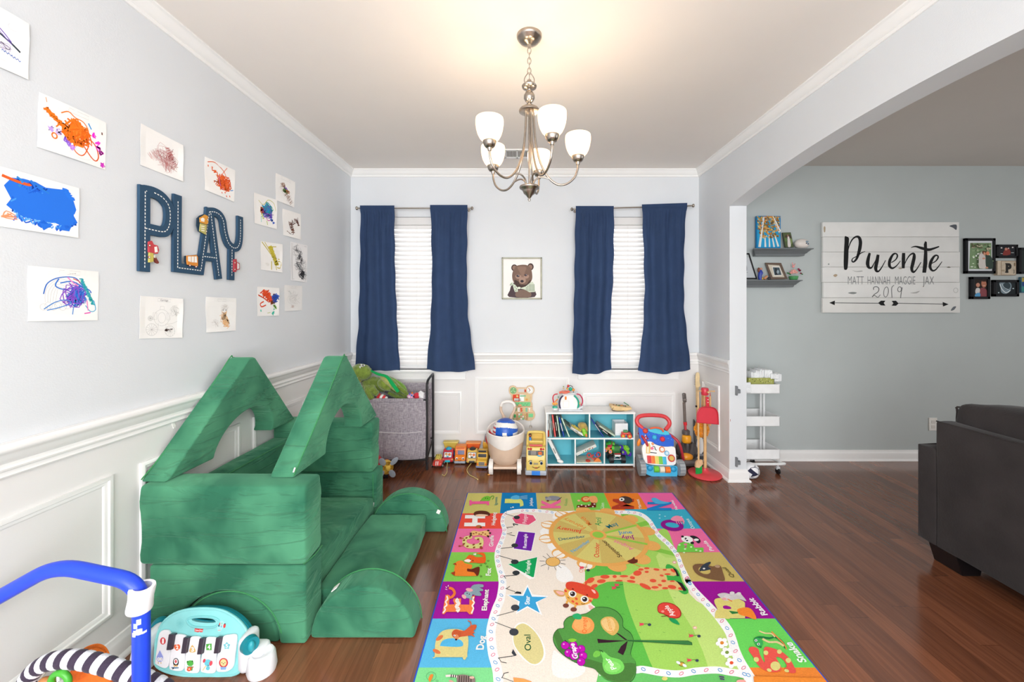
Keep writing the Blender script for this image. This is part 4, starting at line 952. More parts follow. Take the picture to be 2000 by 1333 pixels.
A.poly([(395, 385), (430, 395), (440, 425), (420, 420)], '#f3b9b0', 3)
for x, y in ((200, 430), (325, 485)): A.ell(x, y, 42, 35, '#f6f2ee', rot=15); A.ell(x+2, y, 26, 25, '#33252b'); A.ell(x-6, y-8, 8, 7, '#ffffff')
for x, y in ((205, 380), (352, 440)): A.ell(x, y, 11, 6, '#6c2418', rot=30)
A.line([(150, 462), (170, 475)], 6, '#4a2d1e'); A.line([(290, 530), (310, 536), (330, 530)], 6, '#4a2d1e')
# tree and fruit
TREE = [(430, 570), (560, 568), (660, 610), (720, 690), (725, 770), (800, 830), (830, 920), (800, 1050), (850, 1130), (855, 1250), (800, 1340), (680, 1345), (560, 1320), (470, 1250), (420, 1200), (300, 1170), (160, 1100), (60, 1020), (5, 930), (5, 850), (50, 790), (110, 780), (110, 720), (170, 660), (340, 630)]
A.poly(TREE, '#2b5a2c', 3); A.poly([(x + (6 if x < 430 else -5), y + (5 if y < 900 else -5)) for x, y in TREE], '#569a48', 3)
A.poly([(10, 860), (50, 795), (130, 960), (330, 1090), (560, 1160), (800, 1140), (850, 1150), (850, 1240), (800, 1330), (680, 1338), (560, 1312), (470, 1242), (420, 1192), (300, 1160), (160, 1090), (60, 1010)], '#4c7d3c')
A.poly([(770, 905), (1390, 912), (1430, 930), (1435, 957), (1380, 955), (1000, 930), (770, 918)], '#2f6236'); A.poly([(775, 908), (1385, 916), (1425, 934), (1428, 950), (1380, 950), (1000, 925)], '#3f8246')
A.poly([(455, 893), (560, 905), (765, 912), (600, 930), (465, 938)], '#38202c'); A.poly([(640, 828), (680, 840), (775, 912), (740, 905)], '#38202c'); A.poly([(665, 1032), (700, 970), (770, 912), (750, 1000), (722, 1062)], '#38202c')
A.poly([(195, 760), (230, 690), (300, 665), (380, 680), (425, 740), (410, 810), (350, 842), (270, 835), (215, 800)], '#f2a05a', 3); A.ell(300, 745, 90, 62, '#f4b06a'); A.poly([(200, 650), (250, 630), (290, 650), (290, 690), (230, 690)], '#2fae6e', 3)
A.poly([(490, 710), (540, 668), (620, 672), (675, 740), (672, 810), (620, 858), (560, 830), (510, 780)], '#dcb262', 3); A.poly([(500, 715), (550, 680), (610, 690), (640, 760), (610, 830), (560, 810), (520, 770)], '#ecc888', 3)
A.text('Orange', (347, 836), (342, 676), '#f2641e', top=(300, 836)); A.text('Lemon', (616, 826), (580, 682), '#e39a3c', top=(570, 818))
for x, y in ((125, 960), (160, 1040), (210, 960), (215, 1070), (290, 1000), (310, 1070), (235, 1010), (290, 1130)): A.ell(x, y, 44, 44, '#5a0f6a'); A.ell(x, y, 40, 40, '#c414b4'); A.ell(x-14, y-12, 10, 8, '#ee9be6')
A.line([(120, 908), (150, 930)], 8, '#2c3a1c'); A.poly([(155, 905), (200, 890), (245, 905), (200, 930)], '#8ecb3c', 3)
A.text('Grape', (260, 1096), (218, 940), '#fbf3fb', top=(205, 1100), bold=.03)
A.poly([(490, 1035), (530, 1030), (590, 1080), (690, 1110), (735, 1180), (700, 1240), (610, 1262), (540, 1240), (510, 1170), (515, 1100)], '#79d660', 3); A.poly([(412, 1060), (440, 1018), (485, 1030), (480, 1070), (430, 1085)], '#79c850', 3); A.line([(475, 1010), (505, 1018), (515, 1035)], 6, '#1e2a16'); A.poly([(530, 1190), (560, 1140), (640, 1130), (700, 1180), (650, 1235), (570, 1230)], '#8fe274', 3)
A.text('Pear', (655, 1200), (572, 1088), '#f2faf0', top=(605, 1215), bold=.02)
A.poly([(1075, 590), (1085, 545), (1140, 518), (1230, 530), (1300, 580), (1322, 640), (1290, 680), (1210, 680), (1140, 640), (1090, 625)], '#a52a26', 3); A.poly([(1082, 590), (1092, 548), (1140, 525), (1228, 537), (1292, 585), (1312, 640), (1285, 672), (1212, 672), (1140, 632), (1095, 618)], '#e0493f', 3); A.ell(1130, 612, 16, 12, '#f19a90')
A.text('Apple', (1262, 655), (1182, 548), '#fbecea', top=(1212, 668), bold=.02); A.line([(1115, 662), (1190, 656)], 6, '#6b2c22'); A.poly([(1195, 680), (1260, 690), (1305, 748), (1250, 735), (1210, 710)], '#23a05a', 3)
# tulips, flowers, bees
for x, y in ((610, 365), (640, 335), (895, 740), (1405, 858), (1385, 1110), (280, 155)):
 A.poly([(x-12, y-20), (x+5, y-8), (x+30, y-8), (x+45, y+2), (x+30, y+14), (x+5, y+18), (x-8, y+22), (x, y+2)], '#e54e62', 0); A.line([(x+42, y+2), (x+80, y-2)], 4, '#2c6a3c')
 if y > 700: A.ell(x+98, y+8, 18, 14, '#3c4a5c')
for x, y in ((430, 800), ): pass
for x, y, c in ((1250, 105, '#e8623c'), (290, 195, '#ee7c4e'), (1460, 780, '#ee7c3a')): A.ell(x, y, 22, 16, '#f6efe6'); A.ell(x, y, 20, 14, c, w=5)
A.ell(1325, 1155, 30, 22, '#2e2a22'); A.ell(1325, 1155, 24, 18, '#d8a84a'); A.ell(1290, 1140, 24, 14, '#f1f3f6', rot=30); A.ell(1355, 1170, 24, 14, '#f1f3f6', rot=30); A.ell(362, 186, 18, 13, '#2f3440')
A.use(*c5)
for x, y, c in ((410, 990, '#e8913a'), (455, 1075, '#7f9e4a'), (495, 1168, '#ea5a34')):
 for k in range(5): A.ell(x + 34*math.cos(k*1.257+.4), y + 30*math.sin(k*1.257+.4), 23, 20, '#fbfbf8', n=10)
 A.ell(x, y, 17, 15, c)
for x, y in ((560, 465), (860, 600), (890, 830), (1030, 930), (1250, 470), (1100, 1020), (720, 640), (1180, 570), (1140, 830)):
 A.use(*c4).line([(x-8, y-8), (x, y+2)], 3, '#3a8a3a', same=True); A.line([(x+6, y-4), (x+12, y+4)], 3, '#3a8a3a', same=True)
# ---- letters and their animals
def LT(t, cr, xl, xr, yt, yb, col, bold=.045):
 A.use(*cr).text(t, (xr, yb), (xr, yt), col, top=(xl, yb), bold=bold, fit=True)
def WD(t, cr, p0, p1, top, col='#f6f2ee', bold=.02): A.use(*cr).text(t, p0, p1, col, top=top, bold=bold)
A.use(*c1).line([(245, 142), (245, 192)], 22, '#f0609a'); A.line([(245, 167), (415, 163)], 26, '#f0609a'); A.line([(415, 142), (415, 190)], 22, '#f0609a')
A.poly([(350, 130), (380, 108), (420, 100), (440, 120), (430, 148), (390, 150), (360, 148)], '#76c43c', 3); A.line([(430, 120), (460, 98), (472, 100), (470, 120), (455, 135)], 7, '#5aa832'); A.ell(392, 122, 5, 4, '#23301c'); A.ell(412, 124, 5, 4, '#23301c'); A.line([(355, 138), (340, 148)], 6, '#5aa832')
WD('Iguana', c1, (503, 190), (508, 110), (475, 188), '#2b8a8a', 0)
LT('J', c1, 575, 762, 128, 205, '#d8e07a'); A.poly([(640, 110), (690, 92), (730, 110), (720, 132), (650, 132)], '#58b4e2', 3)
for k in range(4): A.line([(725, 108+k*7), (760, 100+k*9), (800, 96+k*11)], 4, '#8ecdf0', same=True)
A.ell(660, 210, 9, 6, '#f4f8fa'); A.ell(640, 216, 6, 4, '#f4f8fa'); WD('Jellyfish', c1, (848, 200), (852, 120), (820, 198), '#e8f2f8')
LT('K', c1, 930, 1125, 133, 220, '#f06ca0'); A.poly([(980, 125), (1030, 100), (1100, 105), (1125, 128), (1080, 142), (1010, 140)], '#8d8f98', 3); A.ell(1005, 130, 30, 17, '#a0a2aa'); A.ell(985, 115, 13, 9, '#7c7e86'); A.ell(1000, 148, 12, 8, '#6d3a2c'); A.line([(1090, 148), (1135, 112)], 5, '#4a3222'); WD('Koala', c1, (1188, 195), (1192, 125), (1158, 193), '#8cc86a', 0)
A.use(*c1); LT('L', c1, 1282, 1470, 158, 212, '#6a2418', .06);
for x, y in ((1300, 205), (1330, 190), (1370, 200), (1400, 190), (1440, 205), (1455, 180)): A.ell(x, y, 9, 6, '#f6e8e2', n=8)
A.ell(1372, 132, 48, 30, '#d8622a'); A.ell(1372, 130, 30, 19, '#f0b878'); A.poly([(1400, 110), (1460, 100), (1485, 130), (1480, 165), (1430, 165), (1410, 145)], '#f0a868', 3); A.ell(1365, 127, 4, 3, '#2c1a14'); A.ell(1382, 127, 4, 3, '#2c1a14'); A.ell(1302, 146, 14, 9, '#f0b890'); WD('Lion', c1, (1548, 222), (1550, 168), (1512, 220), '#d6f2c0')
LT('M', c1, 1625, 1842, 130, 228, '#b8402a'); A.poly([(1700, 120), (1750, 102), (1810, 120), (1825, 150), (1790, 175), (1750, 160)], '#4c3a34', 3); A.ell(1722, 134, 26, 18, '#f0ece6'); A.ell(1722, 134, 10, 8, '#24242a'); WD('Marmot', c1, (1918, 222), (1888, 132), (1888, 225), '#f8eadc')
LT('N', c3, 915, 1158, 160, 240, '#1c84cc', .055); A.poly([(960, 130), (1000, 118), (1060, 150), (1140, 165), (1080, 178), (1000, 172)], '#54b4e0', 3); WD('Narwhal', c3, (1222, 232), (1172, 142), (1196, 236), '#f8f0f6')
A.use(*c3).ell(1165, 388, 114, 54, '#8c148a', rot=8); A.ell(1165, 386, 68, 24, '#3cb0cc', rot=8); A.poly([(1150, 330), (1180, 300), (1230, 295), (1270, 320), (1285, 360), (1250, 350), (1210, 350), (1180, 345)], '#f494b0', 3)
for k in range(4): A.line([(1200+k*20, 345), (1215+k*22, 375)], 7, '#f494b0', same=True)
for x, y in ((1042, 285), (1095, 300), (1255, 302), (1042, 318)): A.ell(x, y, 10, 6, '#9adcec', n=10)
WD('Octopus', c3, (1388, 420), (1322, 322), (1352, 424), '#d8f0f4')
LT('P', c3, 1208, 1470, 548, 650, '#74cc4c', .07); A.ell(1295, 575, 18, 9, '#f070a6')
for x, y in ((1235, 580), (1290, 620), (1350, 600), (1400, 630), (1340, 560), (1440, 640), (1280, 655)): A.ell(x, y, 12, 7, '#d8f4c8', n=8)
A.ell(1310, 525, 58, 32, '#f4f4f2', rot=10); A.ell(1265, 498, 14, 10, '#26262a'); A.ell(1360, 560, 18, 12, '#26262a'); A.poly([(1335, 495), (1375, 490), (1420, 510), (1442, 545), (1420, 565), (1395, 545), (1380, 525)], '#26262a', 3); A.ell(1400, 530, 25, 12, '#f4f4f2'); A.ell(1296, 516, 11, 7, '#26262a'); A.ell(1310, 538, 11, 7, '#26262a'); A.ell(1292, 528, 5, 4, '#26262a')
WD('Panda', c3, (1575, 636), (1492, 538), (1536, 640), '#f8f0f4')
BN = '#7c5c40'
A.use(*c3).poly([(1365, 800), (1390, 770), (1470, 768), (1560, 790), (1600, 775), (1640, 790), (1660, 850), (1678, 928), (1600, 925), (1480, 900), (1400, 860)], BN, 3); A.ell(1480, 830, 60, 34, '#c9b468', rot=15); A.poly([(1430, 830), (1450, 790), (1490, 760), (1535, 745), (1540, 760), (1515, 790), (1545, 815), (1500, 830), (1470, 835)], '#39414e', 3); A.ell(1605, 790, 26, 14, '#b29478', rot=10); A.line([(1430, 825), (1440, 840)], 8, '#23242a'); A.ell(1475, 812, 12, 8, '#e8e6e4')
WD('Quail', c3, (1780, 896), (1690, 800), (1738, 898), '#4a3c22', 0)
YL = '#dcd07a'
LT('R', c5, 345, 615, 640, 772, YL, .09); A.poly([(350, 600), (410, 590), (520, 590), (600, 620), (610, 650), (520, 690), (440, 700), (490, 730), (480, 775), (440, 775), (400, 740), (345, 640)], YL, 2); A.poly([(418, 665), (450, 658), (490, 675), (485, 690), (430, 688)], '#9c1694', 2)
A.poly([(550, 690), (630, 675), (680, 700), (715, 765), (700, 782), (640, 760), (580, 745), (553, 725)], '#f08a34', 3); A.poly([(470, 705), (550, 715), (555, 728), (500, 735)], '#2c7a3c');
A.poly([(370, 560), (430, 545), (500, 560), (560, 545), (600, 580), (625, 620), (560, 600), (500, 610), (430, 615), (400, 590)], '#cfc8cc', 3); A.ell(500, 548, 22, 14, '#dcd6d8'); A.ell(560, 552, 20, 12, '#dcd6d8'); A.ell(455, 580, 28, 20, '#d8d2d4'); A.ell(430, 600, 22, 12, '#e8a8a8'); A.line([(460, 600), (500, 622)], 8, '#ee7a34')
WD('Rabbit', c5, (818, 742), (684, 590), (765, 748), '#f6eef6', .03)
SR = '#e65a50'
A.use(*c5).poly([(648, 1060), (660, 1030), (700, 1028), (735, 1050), (745, 1090), (775, 1150), (790, 1160), (780, 1090), (790, 1030), (850, 1035), (940, 1070), (1000, 1120), (1040, 1180), (1068, 1245), (1040, 1262), (970, 1240), (985, 1190), (940, 1130), (890, 1120), (930, 1190), (935, 1235), (880, 1252), (800, 1240), (730, 1190), (690, 1120)], SR, 3)
for x, y, rx, ry in ((885, 1198, 45, 40), (800, 1080, 22, 20), (715, 1140, 24, 22), (920, 1070, 22, 20), (1000, 1148, 24, 22), (830, 1235, 22, 14), (985, 1240, 22, 14)): A.ell(x, y, rx, ry, '#dcd584', rot=20)
A.line([(760, 1030), (720, 1010), (700, 960), (750, 940), (830, 950), (880, 940), (920, 960), (960, 1000), (970, 1040)], 16, '#1f7c44', sm=3); A.line([(850, 890), (910, 950), (960, 1000), (985, 1050)], 9, '#ee8a4a', sm=3); A.line([(740, 885), (790, 905), (850, 910), (880, 940)], 12, '#e6d29a', sm=3); A.line([(770, 955), (830, 985), (900, 985), (960, 1020)], 18, '#e6cf98', sm=3); A.ell(735, 985, 44, 34, '#3fae5a', rot=40); A.ell(712, 970, 12, 10, '#ffffff'); A.ell(735, 1003, 12, 10, '#ffffff'); A.ell(712, 970, 6, 6, '#1a1a1a'); A.ell(735, 1003, 6, 6, '#1a1a1a')
WD('Snake', c5, (1165, 1162), (1024, 984), (1095, 1168), '#f4faf2', .03)
# left column
LT('H', c1, 182, 388, 288, 398, '#f6f2ee', .06); A.poly([(275, 280), (290, 255), (340, 245), (400, 250), (432, 270), (430, 292), (360, 300), (300, 300)], '#5c3022', 3); A.poly([(290, 290), (320, 280), (370, 280), (420, 290), (370, 302), (310, 300)], '#f0c8a8', 3); A.ell(325, 400, 28, 14, '#b86a3c'); A.ell(345, 408, 12, 7, '#5c3022')
WD('Hedgehog', c1, (484, 388), (494, 262), (446, 386))
GY = '#e0d68c'
A.use(*c1).poly([(165, 540), (190, 500), (250, 490), (260, 515), (210, 530), (215, 560), (270, 575), (330, 560), (330, 530), (290, 525), (290, 505), (350, 505), (372, 540), (365, 590), (330, 612), (230, 615), (180, 590)], GY, 3)
for x, y in ((205, 512), (182, 535), (180, 570), (215, 595), (275, 578), (340, 570), (320, 525), (345, 600), (280, 605), (240, 500)): A.ell(x, y, 13, 8, '#8a4a26', rot=-20, n=10)
A.line([(150, 512), (185, 520)], 9, '#c86a5a'); A.line([(145, 592), (185, 580)], 9, '#c86a5a'); A.ell(147, 512, 12, 8, '#a8433a'); A.ell(138, 592, 12, 8, '#a8433a'); A.ell(350, 612, 16, 10, '#a8433a')
A.poly([(240, 470), (270, 440), (330, 450), (410, 440), (430, 470), (420, 500), (390, 495), (330, 485), (270, 492)], '#eec07e', 3)
for x, y in ((300, 462), (330, 475), (365, 462), (390, 475), (350, 480), (410, 490), (275, 470)): A.ell(x, y, 10, 6, '#9c5226', n=8)
for x, y in ((248, 468), (418, 440), (435, 465), (418, 498), (248, 485)): A.ell(x, y, 12, 8, '#3a221a')
WD('Giraffe', c1, (466, 596), (472, 488), (424, 596))
A.use(*c1).poly([(95, 770), (120, 740), (165, 735), (190, 760), (235, 770), (262, 782), (250, 815), (215, 812), (225, 835), (310, 850), (320, 870), (290, 885), (120, 885), (85, 870)], '#ee8430', 3); A.poly([(215, 812), (250, 820), (300, 800), (335, 800), (325, 870), (305, 885), (280, 850), (215, 840)], '#6a2a1c', 2); A.poly([(70, 768), (100, 755), (110, 780)], '#a83a20'); A.poly([(50, 855), (95, 840), (90, 885)], '#a83a20')
A.poly([(180, 740), (200, 715), (230, 680), (270, 685), (300, 700), (350, 700), (365, 690), (330, 670), (300, 668), (340, 655), (385, 670), (390, 750), (330, 760), (290, 755), (240, 755)], '#ea6426', 3); A.poly([(180, 738), (215, 720), (250, 730), (230, 752)], '#f6eee6', 2); A.poly([(272, 668), (300, 662), (300, 682), (275, 680)], '#f6eee6'); A.ell(243, 722, 6, 5, '#1a1a1a'); A.ell(268, 735, 6, 5, '#1a1a1a')
for x, y in ((418, 737), (390, 762), (347, 780), (408, 792), (347, 887)): A.ell(x, y, 11, 8, '#4a5a2c', n=8); A.ell(x, y, 6, 4, '#86cc54', n=8)
WD('Fox', c1, (440, 882), (446, 806), (392, 882), bold=.03)
A.use(*c2)
A.line([(230, 190), (275, 205), (300, 250), (280, 290), (240, 310), (205, 280)], 32, '#f07c3c', sm=3); A.line([(190, 175), (205, 190)], 8, '#f6eee8'); A.line([(225, 155), (218, 175)], 8, '#f6eee8'); A.line([(185, 205), (210, 212)], 6, '#f6eee8')
A.poly([(190, 275), (240, 280), (232, 395), (300, 390), (280, 345), (290, 320), (380, 320), (375, 395), (480, 395), (480, 330), (500, 300), (548, 280), (520, 515), (480, 515), (450, 482), (200, 485), (170, 515), (147, 510)], '#f2804a');
for k in range(2): A.line([(205, 290+k*2), (215, 330), (190, 360), (205, 400), (175, 430), (185, 460), (155, 500)], 18, '#f8ece2', sm=3) if k == 0 else A.line([(535, 300), (520, 340), (540, 370), (515, 410), (530, 440), (505, 505)], 18, '#f8ece2', sm=3)
A.line([(345, 325), (325, 350), (350, 380), (320, 420), (350, 450), (325, 480)], 40, '#f8ece2', sm=3)
A.poly([(495, 190), (540, 150), (645, 148), (648, 182), (600, 185), (645, 205), (645, 228), (600, 232), (625, 262), (620, 288), (560, 285), (520, 270), (470, 290), (430, 300)], '#8aa2ac', 2); A.ell(465, 275, 52, 42, '#94acb6', rot=20); A.ell(480, 215, 44, 22, '#f2a8b0', rot=10); A.ell(415, 298, 32, 22, '#f2b0b4', rot=40); A.line([(480, 300), (500, 330), (515, 320)], 22, '#94acb6', sm=3); A.ell(452, 258, 7, 6, '#232a2e'); A.ell(480, 268, 7, 6, '#232a2e')
WD('Elephant', c2, (690, 468), (716, 210), (628, 468), bold=.03)
LT('D', c2, 55, 455, 720, 1040, '#dccf8a', .02)
A.use(*c2).poly([(30, 1040), (55, 1030), (60, 900), (85, 800), (150, 720), (260, 695), (380, 705), (455, 760), (468, 880), (440, 1055), (405, 1065), (370, 1025), (120, 1020), (50, 1055)], '#dccf8a', 3); A.poly([(122, 895), (150, 840), (220, 812), (330, 812), (395, 850), (402, 900), (330, 915), (140, 905)], '#56b6e4', 2)
for x, y, r in ((115, 805, -35), (80, 970, 25)): A.ell(x, y, 52, 24, '#dd7a4a', rot=r)
A.line([(460, 592), (495, 610), (500, 650)], 12, '#d8653c', sm=3); A.poly([(300, 750), (350, 710), (420, 715), (500, 650), (565, 645), (560, 690), (530, 720), (550, 745), (520, 750), (548, 795), (500, 775), (430, 785), (380, 790), (330, 800)], '#d0603a', 3); A.ell(322, 755, 58, 55, '#c65a34'); A.poly([(300, 770), (330, 760), (355, 800), (320, 838), (300, 810)], '#dc8a5c', 2); A.ell(318, 824, 13, 12, '#2a1c18'); A.ell(297, 775, 13, 10, '#ffffff'); A.ell(295, 776, 7, 6, '#222'*2 if 0 else '#222222')
WD('Dog', c2, (650, 948), (680, 778), (558, 948), bold=.03)
# cat row at the bottom edge
A.use(*c2).ell(15, 1275, 62, 55, '#3f9a5a', w=4); A.poly([(-20, 1300), (10, 1250), (40, 1260), (10, 1330), (-10, 1340)], '#ee8a3a', 2); A.ell(85, 1330, 16, 12, '#3f9a5a', w=4)
A.line([(190, 1272), (260, 1268), (340, 1280)], 28, '#e6dcd6', sm=3)
for k in range(4): A.line([(262+k*26, 1252+k*2), (256+k*26, 1292)], 12, '#3c3232')
A.poly([(335, 1270), (420, 1255), (520, 1285), (548, 1300), (540, 1400), (400, 1420), (330, 1360)], '#8c7a74', 3)
for k in range(6): A.line([(360+k*28, 1268), (350+k*30, 1400)], 9, '#3a302e')
A.ell(510, 1290, 30, 16, '#e6b8a8'); A.poly([(225, 1320), (260, 1322), (300, 1345), (240, 1350)], '#d8a898')
A.use(*c5).poly([(690, 1290), (1310, 1308), (1335, 1400), (700, 1400)], '#f08e38')
A.line([(385, 1292), (430, 1300)], 10, '#5a2a7a'); A.line([(392, 1312), (432, 1320)], 10, '#5a2a7a'); A.ell(580, 1338, 42, 18, '#f0a8a0'); A.use(*c4).ell(1150, 1308, 30, 20, '#dcd27a')
solo('alphabet_rug', b, 'colourful alphabet rug printed with animals, months wheel, giraffe and fruit tree on the floor', 'rug', wn=False, ang=30)
# ================================================================ TOYS ALONG THE BACK WALL
def wheel(t, M, x, y, r, w, col='#26262a', hub='#c9ccd0', name='wheel'):
 b = B('plastic', M); b.cyl((x-w/2, y, r), (x+w/2, y, r), r, col=col, n=20); s_ = 1 if x > 0 else -1; wh = part(name, b, t)
 b = B('plastic', M); b.cyl((x+s_*w/2, y, r), (x+s_*(w/2+.003), y, r), r*.5, col=hub, n=14); part('hub', b, wh)
def front(M, y): # art plane facing the camera at local depth y
 p = M @ Vector((0, y, 0)); return Plane(p, (0, -1, 0))
# small red car with a yellow keypad roof
a = F(853.5, 915); M = at(a.x, a.y+.05)
t = thing('toy_car', 'small coral red toy car with a yellow keypad roof, leftmost of the row', 'toy car', (a.x, a.y+.05, 0), 'toy vehicles by the wall')
b = B('plastic', M); b.ell((0, 0, .038), (.045, .06, .028), '#e2493c', n=24); b.box((0, -.01, .03), (.082, .09, .03), '#e2493c', bev=.012); part('body', b, t)
b = B('plastic', M); b.box((0, .008, .067), (.058, .07, .035), '#d9c25a', bev=.014, rot=(38, 0, 0)); part('roof', b, t)
b = B('plastic', M @ Matrix.Translation((0, .008, .067)) @ euler(38, 0, 0))
for i, (x, y, c) in enumerate(((-.017, -.02, '#a8262a'), (0, -.026, '#b02c2c'), (.017, -.02, '#a8262a'), (-.02, 0, '#2d6a35'), (.02, 0, '#2d6a35'), (-.016, .018, '#22381f'), (0, .018, '#22381f'), (.016, .018, '#22381f'), (0, 0, '#8a8750'))): b.ell((x, y, .0175), (.005, .005, .003), c, n=10)
part('buttons', b, t)
b = B('print', M);
for x in (-.008, .008): b.box((x, -.052, .042), (.007, .012, .034), '#f4f1ec', rot=(-22, 0, 0), bev=.001)
part('stripes', b, t, 'white hood stripes')
for x in (-.042, .042):
 for y in (-.032, .035): wheel(t, M, x, y, .016, .01)
# the two pull-along cars
def pullcar(px, pyf, W, body, roof, lab, bumper, beak, hook, str_pts, grp='toy vehicles by the wall'):
 a = F(px, pyf); M = at(a.x, a.y+.055); s_ = W/.11
 t = thing('toy_car', lab, 'toy car', (a.x, a.y+.055, 0), grp)
 MM = M @ Matrix.Scale(s_, 4)
 to = lambda u, v, w: Vector((w, u, v))
 b = B('plastic', MM)
 b.prism([(-.055, .016), (-.062, .03), (-.058, .048), (-.045, .058), (-.02, .105), (0, .118), (.04, .116), (.058, .09), (.062, .05), (.06, .016)], to, -.046, .046, body, bev=.014, seg=3)
 b.box((0, 0, .034), (.112, .11, .034), body, bev=.014)
 part('body', b, t)
 b = B('plastic', MM); b.ell((0, .012, .118), (.03, .03, .012), roof, n=18); b.ell((0, .012, .126), (.02, .02, .008), roof, n=16); part('roof_light', b, t)
 b = B('plastic', MM @ Matrix.Translation((0, -.036, .077)) @ euler(-28, 0, 0))
 b.box((0, -.001, 0), (.074, .006, .05), '#3b4a72', bev=.008); b.box((0, -.004, 0), (.066, .006, .043), '#e9f0f4', bev=.01)
 b.ell((-.014, -.008, .004), (.014, .003, .013), '#d9a25c', n=12); b.ell((-.02, -.009, -.006), (.008, .003, .007), '#f6efe6', n=10); b.ell((.016, -.008, .002), (.013, .003, .012), '#e07a30', n=12); b.ell((0, -.009, -.016), (.012, .003, .006), beak, n=10)
 for x in (-.02, -.008): b.ell((x, -.0105, .006), (.0022, .0015, .003), '#22222a', n=8)
 part('windscreen', b, t, 'windscreen with a painted driver')
 b = B('plastic', MM); b.box((0, -.06, .028), (.05, .014, .02), bumper, bev=.006); part('bumper', b, t)
 for x in (-.043, .043):
  b = B('plastic', MM); b.ell((x, -.055, .042), (.009, .006, .008), '#e3c35e' if body[1] == 'c' else '#d8552c', n=12); part('headlight', b, t)
 for x in (-.055, .055):
  for y in (-.034, .038):
   b = B('plastic', MM); b.cyl((x-.006, y, .019), (x+.006, y, .019), .019, col='#25262b', n=18); part('wheel', b, t)
 b = B('plastic', MM); b.box((.056, 0, .08), (.006, .05, .034), hook, bev=.003, rot=(0, -10, 0)); part('side_window', b, t)
 pts = [F(x, y, .004) for x, y in str_pts]; pts[0] = Vector((a.x, pts[0].y+.01, .02*s_))
 b = B('fabric'); b.tube(pts, .0028, '#dcc67a', n=6, sm=5); part('pull_string', b, t, 'yellow pull string')
 b = B('fabric'); b.ell(pts[-1], .005, '#e6d49a', n=8); part('string_knot', b, t); return t
pullcar(874, 907, .108, '#cc2a3c', '#29a5c8', 'red pull-along toy car with a light blue roof and string', '#29b4c8', '#29a5c8', '#3f6db0', [(872.5, 907), (873, 914), (873, 922), (870, 928), (867, 930), (864.5, 928)])
pullcar(921.5, 908.5, .112, '#dcb75c', '#2a2522', 'yellow pull-along toy car with a black roof and long string', '#2c2622', '#2a2522', '#5b6a80', [(921, 908), (914, 914), (912, 920), (917, 928), (925, 932), (933, 937)])
# orange truck with a smile
a = F(898.5, 907); M = at(a.x, a.y+.05)
t = thing('toy_truck', 'orange toy truck with eyes and a smile', 'toy truck', (a.x, a.y+.05, 0), 'toy vehicles by the wall')
to = lambda u, v, w: Vector((w, u, v))
b = B('plastic', M); b.prism([(-.05, .016), (-.052, .062), (-.03, .075), (-.022, .12), (-.01, .145), (.07, .145), (.07, .016)], to, -.05, .05, '#ee8626', bev=.008, seg=3); part('body', b, t)
b = B('plastic', M); b.box((.006, -.03, .097), (.058, .006, .036), '#5e6188', bev=.004, rot=(-18, 0, 0)); b.box((-.03, -.03, .097), (.016, .006, .036), '#e0601e', bev=.004, rot=(-18, 0, 0)); part('windscreen', b, t)
b = B('plastic', M); b.box((0, -.018, .134), (.075, .02, .012), '#e26a1c', bev=.004); part('roof_bar', b, t)
b = B('plastic', M); b.box((0, -.05, .018), (.104, .022, .02), '#a3adb8', bev=.005); part('bumper', b, t, 'grey bumper')
b = B('print', M)
for x in (-.03, .026): b.ell((x, -.051, .05), (.011, .003, .011), '#f6f4f0', n=14); b.ell((x+.002, -.0535, .048), (.006, .002, .007), '#2a2a30', n=12)
b.tube([(-.016, -.054, .033), (-.004, -.055, .027), (.012, -.054, .034)], .0022, '#6a2a14', n=6); b.ell((.0, -.053, .028), (.007, .002, .004), '#e24a3a', n=10)
part('face', b, t, 'printed eyes and smile')
for x in (-.046, .046):
 for y in (-.03, .05): wheel(t, M, x, y, .02, .012)
# dump trucks behind the row, side on
def dumper(cx, Y, lab, bed, bed2, cab, flip, ztop=.19, w=.13):
 t = thing('toy_truck', lab, 'toy truck', (cx, Y, 0), 'toy vehicles by the wall'); M = at(cx, Y) @ Matrix.Scale(flip, 4, Vector((1, 0, 0)))
 to = lambda u, v, ww: Vector((u, ww, v))
 b = B('plastic', M); b.prism([(-w/2+.012, ztop-.06), (-w/2, ztop-.02), (-w/2, ztop-.004), (w/2, ztop-.004), (w/2, ztop-.02), (w/2-.018, ztop-.065)], to, -.028, .028, bed, bev=.006)
 b.box((0, 0, ztop-.008), (w+.012, .062, .016), bed2, bev=.006); part('dump_bed', b, t)
 b = B('plastic', M); b.prism([(-w/2+.02, .03), (-w/2+.02, ztop-.062), (w/2-.02, ztop-.067), (w/2-.02, .03)], to, -.024, .02, cab, bev=.006); b.box((0, 0, .035), (w, .044, .022), '#4a4a50', bev=.004); part('chassis', b, t)
 for x in (-w/2+.025, w/2-.025):
  b = B('plastic', M); b.cyl((x, -.028, .026), (x, .02, .026), .026, col='#26262a', n=20); part('wheel', b, t)
 return t
Yd = 3.742
dumper((881-CX)/FPX*Yd, Yd, 'yellow toy dump truck behind the red pull-along car', '#d6b84f', '#dcc45f', '#d0a83e', 1, .158)
dumper((925-CX)/FPX*Yd, Yd, 'orange-red toy dump truck behind the yellow pull-along car', '#e4602a', '#ea8a34', '#e05a24', -1, .152)
